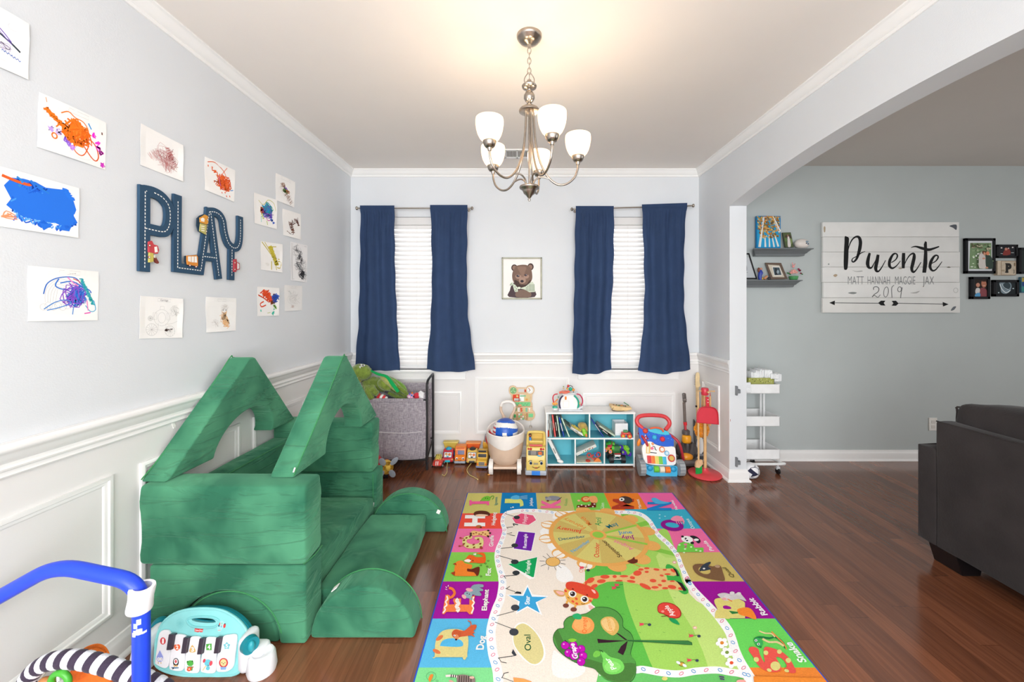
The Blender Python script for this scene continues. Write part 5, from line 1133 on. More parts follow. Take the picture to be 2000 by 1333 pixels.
# yellow jeep-like school bus
a = F(941.5, 917); M = at(a.x, a.y+.055, 0, -4)
t = thing('toy_bus', 'small yellow toy school bus with black windows, next to the doll pram', 'toy bus', (a.x, a.y+.055, 0), 'toy vehicles by the wall')
b = B('plastic', M); b.prism([(-.055, .018), (-.057, .068), (-.022, .082), (-.014, .128), (.06, .13), (.07, .018)], lambda u, v, w: Vector((w, u, v)), -.046, .046, '#e2b340', bev=.006, seg=3)
b.box((0, .02, .136), (.085, .07, .016), '#e2b340', bev=.006); part('body', b, t)
b = B('plastic', M); b.box((0, -.02, .105), (.072, .006, .028), '#1e1d20', bev=.003, rot=(-10, 0, 0)); part('windscreen', b, t, 'black windscreen')
b = B('plastic', M); b.box((0, -.018, .141), (.07, .006, .016), '#2c2b2e', bev=.002); part('roof_sign', b, t)
b = B('plastic', M); b.box((0, -.058, .048), (.05, .005, .03), '#8d8780', bev=.002)
for k in range(5): b.box((-.018+.009*k, -.061, .048), (.003, .003, .026), '#5d5852')
part('grille', b, t)
b = B('plastic', M); b.box((0, -.055, .02), (.1, .016, .016), '#7f86a8', bev=.004); part('bumper', b, t, 'blue-grey bumper')
for x in (-.037, .037):
 b = B('plastic', M); b.ell((x, -.058, .044), (.008, .004, .008), '#ea6a2a', n=12); part('headlight', b, t)
for x in (-.045, .045):
 for y in (-.034, .045): wheel(t, M, x, y, .02, .012)
a = P(952, 879, 3.72); t = thing('toy_truck', 'yellow toy truck with a raised grey bucket, behind the small school bus', 'toy truck', (a.x, 3.72, 0), 'toy vehicles by the wall'); M = at(a.x, 3.72)
b = B('plastic', M); b.box((.01, 0, .10), (.10, .08, .14), '#e2a636', bev=.01); part('body', b, t)
b = B('plastic', M); b.box((.01, -.01, .195), (.07, .06, .06), '#8b8e97', bev=.006, rot=(0, 6, 0)); part('bucket', b, t, 'grey bucket')
for x in (-.03, .04):
 b = B('plastic', M); b.cyl((x, -.045, .03), (x, .03, .03), .03, col='#26262a', n=18); part('wheel', b, t)
# orange crumb
a = F(954, 929); b = B('matte'); b.ell((a.x, a.y, .006), (.008, .006, .006), '#e8a24a', n=10); b.ell((a.x+.008, a.y+.004, .004), (.005, .004, .004), '#ee8f3c', n=8); solo('snack_crumb', b, 'tiny orange crumb on the floor by the pram wheel', 'crumb')
# doll pram with balls
Yp = 3.42; cx = (987-CX)/FPX*Yp; sc = FPX/Yp
t = thing('doll_pram', 'beige plastic doll pram with white wheels and a loop handle', 'doll pram', (cx, 3.45, 0))
def tub(profile, b, col, y0=.0, cut=None):
 k = 36; vs = []; fs = []
 for r, ry, z in profile:
  for j in range(k):
   a_ = 2*math.pi*j/k; zz = z
   if cut: zz = z + cut(math.cos(a_), math.sin(a_), z)
   vs.append((cx + r*math.cos(a_), 3.47 + ry*math.sin(a_), zz))
 for i in range(len(profile)-1):
  for j in range(k): fs.append([i*k+j, i*k+(j+1) % k, (i+1)*k+(j+1) % k, (i+1)*k+j])
 b.raw(vs, fs, col)
SK = '#dcc0a8'; SW = '#efe8e1'
lift = lambda c_, s_, z: (.008*(c_*c_) + .05*max(s_, 0)) * min(1, max(0, (z-.2)/.1))
b = B('plastic'); tub([(.0, .0, .062), (.08, .085, .064), (.112, .125, .085), (.138, .15, .13), (.15, .162, .19), (.157, .17, .25), (.157, .17, .29)], b, SK); part('tub', b, t)
wave = lambda c_, s_, z: (-.016*math.cos(3*math.atan2(s_, c_)*1.0+math.pi/2) if z < .26 else 0)
b = B('plastic'); tub([(.159, .173, .255), (.162, .177, .275), (.165, .18, .30), (.166, .182, .335), (.160, .176, .342), (.152, .168, .335), (.148, .162, .29), (.145, .158, .22)], b, SW, cut=lambda c_, s_, z: (lift(c_, s_, z) if z > .28 else (-.018*math.sin(3*math.atan2(s_, c_)) - .012))); part('rim_band', b, t, 'off-white upper band')
b = B('plastic'); b.box((cx, 3.45, .062), (.20, .22, .022), SK, bev=.008); part('chassis', b, t)
for x in (-.118, .118):
 for y in (3.385, 3.55):
  b = B('plastic'); b.cyl((cx+x-.017, y, .06), (cx+x+.017, y, .06), .06, col=SW, n=26); s_ = 1 if x > 0 else -1; b.cyl((cx+x+s_*.017, y, .06), (cx+x+s_*.022, y, .06), .03, col='#e3d9d0', n=18)
  for q in range(12):
   a_ = 6.283*q/12; b.box((cx+x, y+.059*math.cos(a_), .06+.059*math.sin(a_)), (.034, .012, .006), SW, rot=(math.degrees(a_)+90, 0, 0))
  part('wheel', b, t)
hx = (991-CX)/FPX*3.62; hp = lambda px, py: P(px, py, 3.62)
b = B('plastic'); b.tube([hp(992, 848), hp(991.5, 825)], [.045, .038], SK, n=12, sm=3, flat=.4); b.tube([hp(983, 812), hp(978.5, 802), hp(978.5, 794)], .012, SK, n=10, sm=5); b.tube([hp(999, 812), hp(1004.5, 802), hp(1005.5, 794)], .012, SK, n=10, sm=5)
b.tube([hp(983, 812), hp(986, 822), hp(988, 832)], [.014, .022, .024], SK, n=10); b.tube([hp(999, 812), hp(997, 822), hp(995, 832)], [.014, .022, .024], SK, n=10)
part('handle_stem', b, t)
b = B('plastic'); b.tube([hp(978.5, 794), hp(981, 788), hp(987, 785.5), hp(995, 785), hp(1002, 788), hp(1005.5, 794)], .0135, SW, n=12, sm=6); part('handle_grip', b, t, 'white grip')
# volleyball
vc = P(987, 842, 3.45); vr = .109
t = thing('volleyball', 'blue and white volleyball in the doll pram', 'ball', vc - Vector((0, 0, vr)), 'balls in the pram')
b = B('plastic'); k = 110; m = 72; vs = []; fs = []; cols = []
for i in range(m+1):
 th = math.pi*i/m
 for j in range(k):
  ph = 2*math.pi*j/k; vs.append(vc + Vector((math.sin(th)*math.cos(ph), math.sin(th)*math.sin(ph), math.cos(th)))*vr)
for i in range(m):
 for j in range(k):
  f = [i*k+j, (i+1)*k+j, (i+1)*k+(j+1) % k, i*k+(j+1) % k]
  c_ = sum((vs[q] for q in f), Vector())/4 - vc; x, y, z = c_/vr
  blue = '#1e5cc0'; col = blue
  zz = z + .35*x*x
  if .50 < z + .22*x*x + .05*x < .80: col = '#f2efe9'
  if abs(x + .22*z + .02) < .17 and z < .12: col = '#efece6'
  if x < -.72 and z < .6: col = '#efece6' if (int((z+2)*7) % 2) else '#cf3038'
  if x > .62 and z < .05: col = '#efece6'
  if z > .88: col = '#274ea8'
  b.raw([vs[q] for q in f], [[0, 1, 2, 3]], col)
# weld for smoothness
part('shell', b, t)
t = thing('ball', 'red and white ball at the left edge of the doll pram', 'ball', P(966, 852, 3.5), 'balls in the pram')
rc = P(966, 856, 3.52); b = B('plastic'); vs = []
for i in range(m+1):
 th = math.pi*i/m
 for j in range(k):
  ph = 2*math.pi*j/k; vs.append(rc + Vector((math.sin(th)*math.cos(ph), math.sin(th)*math.sin(ph), math.cos(th)))*.082)
for i in range(m):
 for j in range(k):
  f = [i*k+j, (i+1)*k+j, (i+1)*k+(j+1) % k, i*k+(j+1) % k]
  x, y, z = (sum((vs[q] for q in f), Vector())/4 - rc)/.082
  col = '#c92c34' if abs(x*.8+z*.5+.15*math.sin(z*9)) < .22 or (x+z*.3) < -.78 else '#ece8e4'
  b.raw([vs[q] for q in f], [[0, 1, 2, 3]], col)
part('shell', b, t)
t = thing('cloth', 'pale mauve cloth tucked behind the volleyball in the pram', 'cloth', P(1012, 862, 3.5))
b = B('fabric'); b.ell(P(1011, 862, 3.5), (.05, .06, .05), '#cdbdb9', nz=.015, n=20); part('bundle', b, t)
# wall-hung bear activity board
t = thing('activity_board', 'bear-shaped wooden activity board with green and red panels, hung on the wall', 'activity board', (.01, YB, .56))
AB = Plane((0, YB-.022, 0), (0, -1, 0)); cr = (980, 740, 13.325)
def q3(x, y):
 v = AB.at(cr[0]+x/cr[2], cr[1]+y/cr[2]); return (v.x, v.z)
out = [(180, 310), (190, 240), (230, 195), (290, 185), (350, 200), (385, 240), (640, 240), (670, 200), (740, 180), (810, 200), (850, 260), (850, 330), (820, 390), (795, 420), (790, 540), (770, 590), (800, 660), (805, 830), (850, 870), (872, 950), (850, 1030), (790, 1085), (700, 1105), (640, 1095), (590, 1060), (480, 1065), (430, 1095), (340, 1108), (290, 1090), (270, 1020), (290, 900), (330, 830), (350, 700), (330, 620), (260, 560), (240, 430), (195, 380)]
b = B('wood'); b.prism([q3(*p) for p in out], lambda u, v, w: Vector((u, w, v)), YB-.022, YB-.004, '#dcbd97', bev=.002); part('board', b, t)
b = B('print'); A = Art(b, AB, cr)
A.ell(300, 310, 84, 88, '#8cbf88'); A.ell(300, 310, 84, 88, '#5f9a62', w=8)
for k in range(9): A.ell(300+50*math.cos(k*.7), 310+50*math.sin(k*.7), 12, 10, ['#4f8a54', '#d9e6cc', '#7a5a44'][k % 3], n=8)
A.ell(735, 300, 86, 88, '#f4f3ef')
for k in range(12): A.ell(735+68*math.cos(k*.5236), 300+68*math.sin(k*.5236), 6, 6, '#3c3c3c', n=6)
A.line([(695, 245), (742, 305)], 16, '#a83a42'); A.line([(742, 300), (705, 335)], 12, '#2f9a78')
A.poly([(430, 262), (585, 262), (585, 350), (430, 350)], '#d8d4d0'); A.poly([(590, 285), (632, 285), (632, 348), (590, 348)], '#cf4a38')
A.poly([(290, 415), (460, 410), (460, 595), (310, 595), (285, 500)], '#d8482f'); A.poly([(465, 410), (580, 415), (580, 585), (465, 585)], '#f4f3f0'); A.poly([(580, 415), (735, 420), (735, 590), (580, 590)], '#dcc890'); A.poly([(475, 430), (625, 425), (625, 470), (475, 470)], '#8cc4a0'); A.poly([(325, 510), (440, 510), (440, 580), (325, 580)], '#eef0ec'); A.line([(340, 530), (500, 530)], 14, '#55585a'); A.line([(340, 562), (500, 562)], 14, '#55585a'); A.ell(650, 545, 32, 32, '#d8a25c'); A.poly([(370, 430), (430, 430), (430, 480), (380, 480)], '#dcc47c')
A.poly([(340, 610), (745, 610), (740, 710), (400, 712)], '#7ccf8e')
A.line([(360, 640), (398, 700), (440, 630), (480, 700), (520, 625), (565, 700), (610, 630), (650, 700), (690, 635)], 8, '#3c5a44')
A.line([(340, 715), (800, 722)], 8, '#b08a62'); A.line([(350, 880), (800, 880)], 6, '#b08a62')
for L_, x, c in (('W', 345, '#3f9a5a'), ('E', 418, '#f4f3ef'), ('S', 485, '#e0502c'), ('L', 565, '#d2d08a'), ('E', 620, '#6fc0a0'), ('Y', 695, '#f6f5f2')): A.text(L_, (x, 850), (x+52, 850), c, top=(x, 755), bold=.05)
A.poly([(697, 908), (815, 908), (812, 1000), (695, 1000)], '#7ad092'); A.ell(340, 970, 32, 50, '#4fae6c'); A.ell(340, 970, 12, 16, '#2d5a3c'); A.poly([(290, 1040), (325, 1040), (325, 1100), (300, 1095)], '#4fae6c')
part('printed_panels', b, t)
for r_, y in enumerate((928, 985, 1042)):
 b = B('wood'); p0 = AB.at(cr[0]+400/cr[2], cr[1]+y/cr[2], .008); p1 = AB.at(cr[0]+670/cr[2], cr[1]+y/cr[2], .008); b.cyl(p0, p1, .0018, col='#c29a6a', n=8); part('abacus_rod', b, t)
 for k, c in enumerate([('#f4f3ef', '#86cf86', '#e2b48c', '#e0c074'), ('#7ad08c', '#dca884', '#f4f3ef', '#d8c27c'), ('#e0c274', '#f4f3ef', '#7ccf8c', '#d9b88c')][r_]):
  b = B('plastic'); b.ell(p0 + (p1-p0)*(.2+.19*k), (.009, .009, .009), c, n=12); part('bead', b, t)
for x in (400, 660):
 b = B('wood'); p0 = AB.at(cr[0]+x/cr[2], cr[1]+985/cr[2], .005); b.box(p0, (.012, .012, .06), '#b98f60', bev=.002); part('abacus_post', b, t)
b = B('wood'); b.ell(AB.at(cr[0]+470/cr[2], cr[1]+700/cr[2], .006), (.02, .008, .014), '#d3a074', n=14); part('slider', b, t)
p0 = AB.at(cr[0]+755/cr[2], cr[1]+1100/cr[2], -.01); p1 = AB.at(cr[0]+755/cr[2], cr[1]+1245/cr[2], -.01)
b = B('fabric'); b.cyl(p0, p1, .001, col='#d8d4ce', n=6); part('cord', b, t)
b = B('metal'); b.ell(p1, (.012, .012, .012), '#d9d6d0', n=14); b.lathe([(.007, .006), (.012, -.008), (.015, -.012), (.013, -.013)], p1, '#d9d6d0', n=16); part('bell', b, t)
# big smiling school bus
a = F(1047, 931); W = .185; M = at(a.x+.004, a.y+.10, 0, -3)
t = thing('toy_bus', 'large yellow toy school bus with a smiling face, beside the bookshelf', 'toy bus', (a.x, a.y+.1, 0))
YB_ = '#e0c468'
b = B('plastic', M); b.prism([(-.10, .04), (-.108, .12), (-.095, .15), (-.078, .235), (-.02, .243), (.11, .243), (.12, .04)], lambda u, v, w: Vector((w, u, v)), -.082, .082, YB_, bev=.012, seg=3); part('body', b, t)
b = B('plastic', M); b.tube([(-.072, -.035, .236), (-.070, .05, .302), (-.05, .07, .316), (.05, .07, .316), (.07, .05, .302), (.072, -.035, .236)], .012, YB_, n=10, sm=3); b.box((0, .085, .27), (.14, .012, .09), '#d9b65a', bev=.004); b.box((0, .06, .25), (.145, .1, .02), YB_, bev=.005); part('open_roof', b, t)
b = B('plastic', M); b.box((0, -.088, .19), (.13, .008, .038), '#1f1d20', bev=.003, rot=(-11, 0, 0)); b.ell((.035, -.094, .185), (.016, .006, .016), '#e88a4a', n=12); b.ell((.035, -.097, .196), (.018, .006, .009), '#e0622a', n=12); b.ell((.03, -.094, .17), (.02, .006, .008), '#5ab8e0', n=10); b.box((-.02, -.092, .192), (.045, .004, .034), '#6a625a', bev=.001, rot=(-11, 0, 0)); part('windscreen', b, t, 'windscreen with a driver figure')
b = B('plastic', M)
for x in (-.062, -.043, .043, .062): b.ell((x, -.083, .221), (.0105 if abs(x) < .05 else .008,)*3, '#c42430', n=12)
part('warning_lights', b, t, 'red warning lights')
b = B('plastic', M); b.box((0, -.065, .247), (.11, .02, .014), '#d8484a', bev=.005); part('roof_sign', b, t, 'red sign')
b = B('print', M)
for x in (-.044, .044):
 b.ell((x, -.103, .112), (.017, .005, .018), '#f6f6f4', n=16); b.ell((x+.002, -.107, .112), (.012, .003, .013), '#39547f', n=14); b.ell((x+.003, -.109, .11), (.007, .002, .008), '#18181c', n=12); b.tube([(x-.018, -.105, .122), (x-.006, -.108, .132), (x+.012, -.106, .13)], .0022, '#1c1a1c', n=5)
b.tube([(-.03, -.108, .083), (-.01, -.109, .073), (.012, -.109, .073), (.03, -.108, .084)], .0025, '#5a3a20', n=6); b.ell((.002, -.108, .073), (.014, .002, .005), '#d6443a', n=12)
for k in range(3): b.box((0, -.108, .103+.005*k), (.038, .003, .0025), '#8a8a8e')
part('face', b, t, 'printed eyes, grille and smile')
b = B('plastic', M); b.box((0, -.088, .03), (.178, .05, .04), '#a9b0bc', bev=.01); b.box((0, .03, .03), (.178, .2, .03), '#a9b0bc', bev=.01); part('bumper', b, t, 'grey bumper')
b = B('plastic', M); b.box((0, -.112, .032), (.07, .01, .036), '#2f80dc', bev=.004); part('ramp', b, t, 'blue ramp')
for x in (-.078, .078):
 for y in (-.055, .07): wheel(t, M, x, y, .032, .02, '#8e939e', '#c3c8d0')
t = thing('toy_figure', 'tiny toy passenger in blue inside the open school bus', 'toy figure', M @ Vector((-.052, .03, .26)))
b = B('plastic', M); b.cyl((-.052, .03, .261), (-.052, .03, .285), .014, .01, '#2d7fd0', n=14); part('body', b, t)
b = B('plastic', M); b.ell((-.052, .03, .298), .013, '#8a4a30', n=14); b.ell((-.052, .034, .304), (.014, .012, .011), '#3a241c', n=12); part('head', b, t)
# ================================================================ BOOKSHELF AND WHAT IT HOLDS
SX0, SX1, SYF, SYB, SZ = .228, 1.012, 3.523, 3.755, .482
t = thing('bookshelf', 'low white cubby bookshelf with turquoise insides against the back wall', 'bookshelf', ((SX0+SX1)/2, (SYF+SYB)/2, 0))
sx = lambda px: (px-CX)/FPX*SYF
TQ = '#6cc6d4'; Wt = .013; zm = EYE-(857.5-CY)/FPX*SYF; v1 = sx(1151.5); v2 = sx(1123.5); v3 = sx(1180.5)
def board(nm, x0, x1, z0, z1, lab=None):
 b = B('plastic'); b.bb(x0, x1, SYF, SYB, z0, z1, '#f3f3f1', bev=.0015); part(nm, b, t, lab)
board('side_panel', SX0, SX0+Wt, 0, SZ-.014); board('side_panel', SX1-Wt, SX1, 0, SZ-.014)
b = B('plastic'); b.bb(SX0-.004, SX1+.004, SYF-.004, SYB, SZ-.014, SZ, '#f3f3f1', bev=.0015); part('top_panel', b, t)
board('bottom_panel', SX0+Wt, SX1-Wt, .012, .028); board('shelf_panel', SX0+Wt, SX1-Wt, zm-.007, zm+.007)
board('divider', v1-.006, v1+.006, zm+.007, SZ-.014); board('divider', v2-.006, v2+.006, .028, zm-.007); board('divider', v3-.006, v3+.006, .028, zm-.007)
b = B('plastic'); b.bb(SX0+Wt, SX1-Wt, SYB-.01, SYB-.004, .012, SZ-.014, TQ); part('back_panel', b, t, 'turquoise back')
b = B('plastic')
for x0, x1, z0, z1 in ((SX0+Wt, v1-.006, zm+.007, SZ-.014), (v1+.006, SX1-Wt, zm+.007, SZ-.014), (SX0+Wt, v2-.006, .028, zm-.007), (v2+.006, v3-.006, .028, zm-.007), (v3+.006, SX1-Wt, .028, zm-.007)):
 y0, y1 = SYF+.003, SYB-.011
 b.bb(x0, x1, y0, y1, z0, z0+.0012, TQ); b.bb(x0, x1, y0, y1, z1-.0012, z1, TQ); b.bb(x0, x0+.0012, y0, y1, z0, z1, TQ); b.bb(x1-.0012, x1, y0, y1, z0, z1, TQ)
part('lining', b, t, 'turquoise lining')
bk = (1040, 740, 7.0136)
def sp(x, y, Y=SYF+.03): return P(bk[0]+x/bk[2], bk[1]+y/bk[2], Y)
def book(lab, xb, yb, xt, yt, w, depth, col, grp, page='#efe9dc', Y0=SYF+.025, cat='book', zb=None):
 """leaning book: spine from bottom (xb,yb) to top (xt,yt) in crop px; w thickness in m"""
 a = sp(xb, yb, Y0); c = sp(xt, yt, Y0)
 if zb is not None: c = c + Vector((0, 0, zb - a.z)); a.z = zb
 ang = math.degrees(math.atan2(c.x-a.x, c.z-a.z)); L = (c-a).length
 t = thing('book' if cat == 'book' else cat, lab, cat, a, grp)
 M = Matrix.Translation(a) @ Matrix.Rotation(math.radians(ang), 4, 'Y')
 b = B('print', M); b.bb(-w/2, w/2, 0, .0022, 0, L, col, bev=.0004); b.bb(-w/2, -w/2+.0018, 0, depth, 0, L, col); b.bb(w/2-.0018, w/2, 0, depth, 0, L, col)
 if L > .09 and sum(lin(col)) < .9: b.bb(-w/4, w/4, -.0006, 0, L*.3, L*.7, '#d9d4ca')
 elif L > .09: b.bb(-w/5, w/5, -.0006, 0, L*.4, L*.62, '#a8a49c')
 part('cover', b, t)
 b = B('paper', M); b.bb(-w/2+.002, w/2-.002, .003, depth-.003, .002, L-.003, page); part('pages', b, t); return t
zf = zm+.0085
G1 = 'picture books in the top left cubby'
for i, (lab, xb, yb, xt, yt, w, col) in enumerate([
 ('red and yellow short book standing at the left end of the top left cubby', 215, 800, 212, 712, .014, '#d94a2e'),
 ('tall white patterned picture book against the left side of the shelf', 216, 705, 214, 482, .013, '#e4e2de'),
 ('thin white book beside the pale blue one, top left cubby', 238, 795, 236, 490, .007, '#eceae4'),
 ('pale aqua picture book in the top left cubby', 258, 795, 240, 488, .009, '#bfe0e0'),
 ('dark green-grey spined thin book left of the coral book', 281, 795, 256, 486, .006, '#6f9590'),
 ('coral red picture book with a white title', 312, 792, 274, 490, .016, '#e0605c'),
 ('black book with pale lettering, right of the coral book', 342, 782, 306, 496, .011, '#2e2c2c'),
 ('pale green picture book next to the black book', 376, 785, 334, 500, .014, '#bcd8c4'),
 ('deep blue picture book leaning in the top left cubby', 432, 772, 366, 505, .015, '#2449a0'),
 ('mint and white picture book, last of the leaning row', 504, 775, 402, 520, .013, '#cfe6cf')]):
 z = zf if yb > 760 else None
 book(lab, xb, yb, xt, yt, w, .17, col, G1, zb=z)
book('grey picture book slumped low in the top left cubby', 668, 778, 456, 610, .012, .16, '#6e7468', G1, zb=zf+.004)
book('white chunky book slumped over the grey one', 700, 760, 520, 655, .02, .15, '#ecebe6', G1, zb=zf+.014)
G2 = 'picture books in the top right cubby'
book('blue and pink picture book leaning on the middle divider', 975, 800, 806, 555, .01, .17, '#3a55b0', G2, zb=zf)
book('black-spined book leaning in the top right cubby', 1078, 780, 912, 650, .011, .16, '#2d2a2c', G2, zb=zf)
book('pale green book lying against the black one, top right cubby', 1130, 768, 920, 628, .016, .15, '#c9d4bc', G2, zb=zf+.006)
book('white ring-edged board book leaning in the bottom left cubby', 380, 1165, 225, 850, .03, .17, '#efeeec', 'books in the lower cubbies', zb=.030)
a = sp(378, 1158); t = thing('toy_horn', 'white round cap lying below the leaning board book', 'toy', (a.x, a.y, .029))
b = B('plastic'); b.ell((a.x, SYF+.012, .046), (.03, .016, .016), '#f4f3f1', rot=(0, 15, 0), n=20); part('cap', b, t)
# soft toys and box in the top cubbies
a = sp(680, 640, SYF+.08); t = thing('yellow_plush', 'mustard yellow plush in the top left cubby', 'soft toy', (a.x, a.y, zf))
b = B('plush'); b.ell(sp(690, 650, SYF+.07), (.038, .04, .034), '#c9a85c', nz=.004, n=18); b.ell(sp(655, 640, SYF+.08), (.022, .03, .026), '#cfae60', nz=.004); b.ell(sp(730, 690, SYF+.07), (.028, .03, .03), '#c9a85c'); part('body', b, t)
b = B('plush'); b.tube([sp(560, 640, SYF+.06), sp(600, 690, SYF+.06), sp(660, 720, SYF+.06)], [.01, .02, .016], '#bfae52', n=10); b.tube([sp(540, 630, SYF+.07), sp(560, 680, SYF+.07)], [.006, .013], '#bfae52', n=10); part('limb', b, t)
a = sp(720, 760, SYF+.03); t = thing('toy_pear', 'lime green toy with an orange tip in the top left cubby', 'toy', (a.x, a.y, zf))
b = B('plastic'); b.ell(sp(718, 752, SYF+.03), (.023, .022, .03), '#8acb36', rot=(0, -25, 0), n=18); b.ell(sp(703, 712, SYF+.035), (.019, .02, .022), '#93d23e', n=16); part('body', b, t)
b = B('plastic'); b.ell(sp(737, 778, SYF+.012), (.011, .01, .017), '#d98a4a', rot=(0, -20, 0)); part('tip', b, t)
a = sp(1200, 770, SYF+.08); x0 = sp(1120, 0, SYF+.06).x; x1 = sp(1308, 0, SYF+.06).x; z1 = sp(0, 615, SYF+.06).z
t = thing('white_box', 'open white box in the top right cubby', 'box', ((x0+x1)/2, SYF+.12, zf))
b = B('plastic'); y0, y1 = SYF+.06, SYF+.19; x0 += .008
for q in ((x0, x1, y0, y0+.003), (x0, x1, y1-.003, y1), (x0, x0+.003, y0, y1), (x1-.003, x1, y0, y1)): b.bb(*q, zf, z1, '#f0f1f2', bev=.0008)
b.bb(x0, x1, y0, y1, zf, zf+.003, '#f0f1f2'); part('box', b, t)
b = B('plastic')
for q in range(5): b.bb(x0+.006, x1-.006, y0-.001, y0, zf+.02+.016*q, zf+.0215+.016*q, '#d5d8dc')
part('ribbing', b, t)
def truck4(lab, x, y, Y, s_, body, wh, hub, rz=0, grp='small trucks in the cubbies', rx=0, top=None, ry=0):
 a = sp(x, y, Y); t = thing('toy_truck', lab, 'toy truck', a, grp); M = Matrix.Translation(a) @ euler(rx, ry, rz) @ Matrix.Scale(s_, 4)
 b = B('plastic', M); b.box((0, 0, .045), (.05, .10, .022), body, bev=.008); b.box((0, .005, .065), (.042, .05, .024), top or body, bev=.008); part('body', b, t)
 for xx in (-.034, .034):
  for yy in (-.035, .035):
   b = B('plastic', M); b.cyl((xx-.013, yy, .025), (xx+.013, yy, .025), .025, col=wh, n=18); b.cyl((xx-.015, yy, .025), (xx+.015, yy, .025), .012, col=hub, n=12); part('wheel', b, t)
 return t
truck4('red and green toy truck with red wheels beside the white box', 1280, 803, SYF+.04, .82, '#d8402e', '#d8402e', '#d7c83c', 82, top='#3d8a4a')
# monster trucks in the bottom right cubby
bx = sp(1140, 1150, SYF+.07); bx.z = .03
t = thing('monster_truck', 'black monster truck with a green hood and big tyres, bottom right cubby', 'toy truck', bx, 'monster trucks in the bottom right cubby'); M = Matrix.Translation(bx)
b = B('plastic', M); b.box((0, -.0, .075), (.07, .14, .03), '#2c3a30', bev=.008); b.prism([(-.07, .06), (-.07, .085), (-.03, .1), (-.01, .135), (.04, .135), (.07, .1), (.07, .06)], lambda u, v, w: Vector((w, u, v)), -.033, .033, '#3f7a44', bev=.006); b.box((0, -.072, .072), (.05, .006, .014), '#e8e8e8', bev=.001); b.box((0, -.072, .088), (.055, .006, .01), '#b23a36', bev=.001); part('body', b, t)
b = B('darkmetal', M)
for q in ((-.04, -.05, .04), (.04, -.05, .04)): b.cyl((0, -.06, .065), q, .004, col='#b8bcc2', n=8)
b.cyl((-.05, -.055, .035), (.05, -.055, .035), .005, col='#c8ccd0', n=8); b.cyl((-.05, .055, .035), (.05, .055, .035), .005, col='#c8ccd0', n=8); part('axles', b, t)
for xx in (-.052, .052):
 for yy in (-.055, .055):
  b = B('plastic', M); b.cyl((xx-.016, yy, .036), (xx+.016, yy, .036), .036, col='#1f1f22', n=22); b.cyl((xx-.018, yy, .036), (xx+.018, yy, .036), .014, col='#6a6e74', n=12); part('wheel', b, t)
truck4('purple and lime monster truck heaped at the upper right of the cubby', 1250, 1010, SYF+.06, .85, '#86d832', '#5a35b0', '#9be04a', 25, 'monster trucks in the bottom right cubby', 30, '#9be04a', 20)
truck4('green and red monster truck heaped at the upper left of the cubby', 1075, 950, SYF+.10, .8, '#e04058', '#56c83c', '#e0506a', -20, 'monster trucks in the bottom right cubby', 20, '#3cae4a', -10)
truck4('orange wheeled toy truck at the left side of the monster truck cubby', 1036, 1010, SYF+.06, .62, '#d8762a', '#e88a2e', '#8a50c0', 70, 'monster trucks in the bottom right cubby', 10, None, 10)
# puzzle box and puzzle in bottom middle cubby
x0 = v2+.012;
t = thing('puzzle_box', 'white puzzle box with printed pictures tilted in the bottom middle cubby', 'box', (x0+.07, SYF+.06, .06))
a = sp(606, 1060, SYF+.02); c = sp(880, 935, SYF+.02); ang = math.degrees(math.atan2(c.z-a.z, c.x-a.x)); L = (c-a).length
M = Matrix.Translation(a) @ Matrix.Rotation(math.radians(-ang), 4, 'Y')
b = B('paper', M); b.bb(0, L, 0, .12, -.001, .026, '#d9ddd6', bev=.002); part('box', b, t)
b = B('print', M)
for k, (u, w_, c_) in enumerate(((.36, .05, '#8cb84a'), (.42, .08, '#f0ece0'), (.47, .04, '#a8432c'), (.56, .05, '#3f7f4a'), (.64, .05, '#d6553c'), (.7, .04, '#5a8f4c'), (.8, .05, '#a8484c'))): b.box((L*u, -.0006, .006+.003*(k % 3)), (L*w_, .001, .009), c_)
part('print', b, t)
t = thing('puzzle_tray', 'cream and orange wooden puzzle tray lying flat in the bottom middle cubby', 'puzzle', (x0+.06, SYF+.08, .03))
b = B('wood'); b.bb(x0, v3-.02, SYF+.02, SYF+.18, .0285, .036, '#eae0c6', bev=.002); part('tray', b, t)
b = B('wood'); b.prism([(sp(840, 0, SYF+.03).x, .036), (sp(945, 0, SYF+.03).x, .036), (sp(915, 0, SYF+.03).x, .062), (sp(888, 0, SYF+.03).x, .07)], lambda u, v, w: Vector((u, w, v)), SYF+.03, SYF+.05, '#e8843c', bev=.002); part('piece', b, t, 'orange piece')
b = B('wood'); b.ell((sp(760, 0, SYF+.04).x, SYF+.04, .042), (.022, .03, .009), '#cf4f3c', n=14); part('piece', b, t, 'red piece')
for k, (x, y, c_) in enumerate(((775, 1050, '#d23a34'), (838, 1075, '#d8433a'), (875, 1045, '#2f6fc0'), (905, 1040, '#c9302c'))):
 b = B('plastic'); cpt = sp(x, y, SYF+.08); R_ = .017; b.tube([cpt + Vector((R_*math.cos(q), .3*R_*math.sin(q*1.0), R_*math.sin(q))) for q in [6.283*i/16 for i in range(16)]], .0055, c_, n=8, sm=0, closed=True)
 tt = thing('toy_ring', ['red toy ring under the tilted puzzle box, leftmost', 'largest red toy ring in front of the blue one, under the puzzle box', 'blue toy ring under the tilted puzzle box', 'dark red toy ring at the right side of the bottom middle cubby'][k], 'toy ring', cpt, 'toy rings'); part('ring', b, tt)
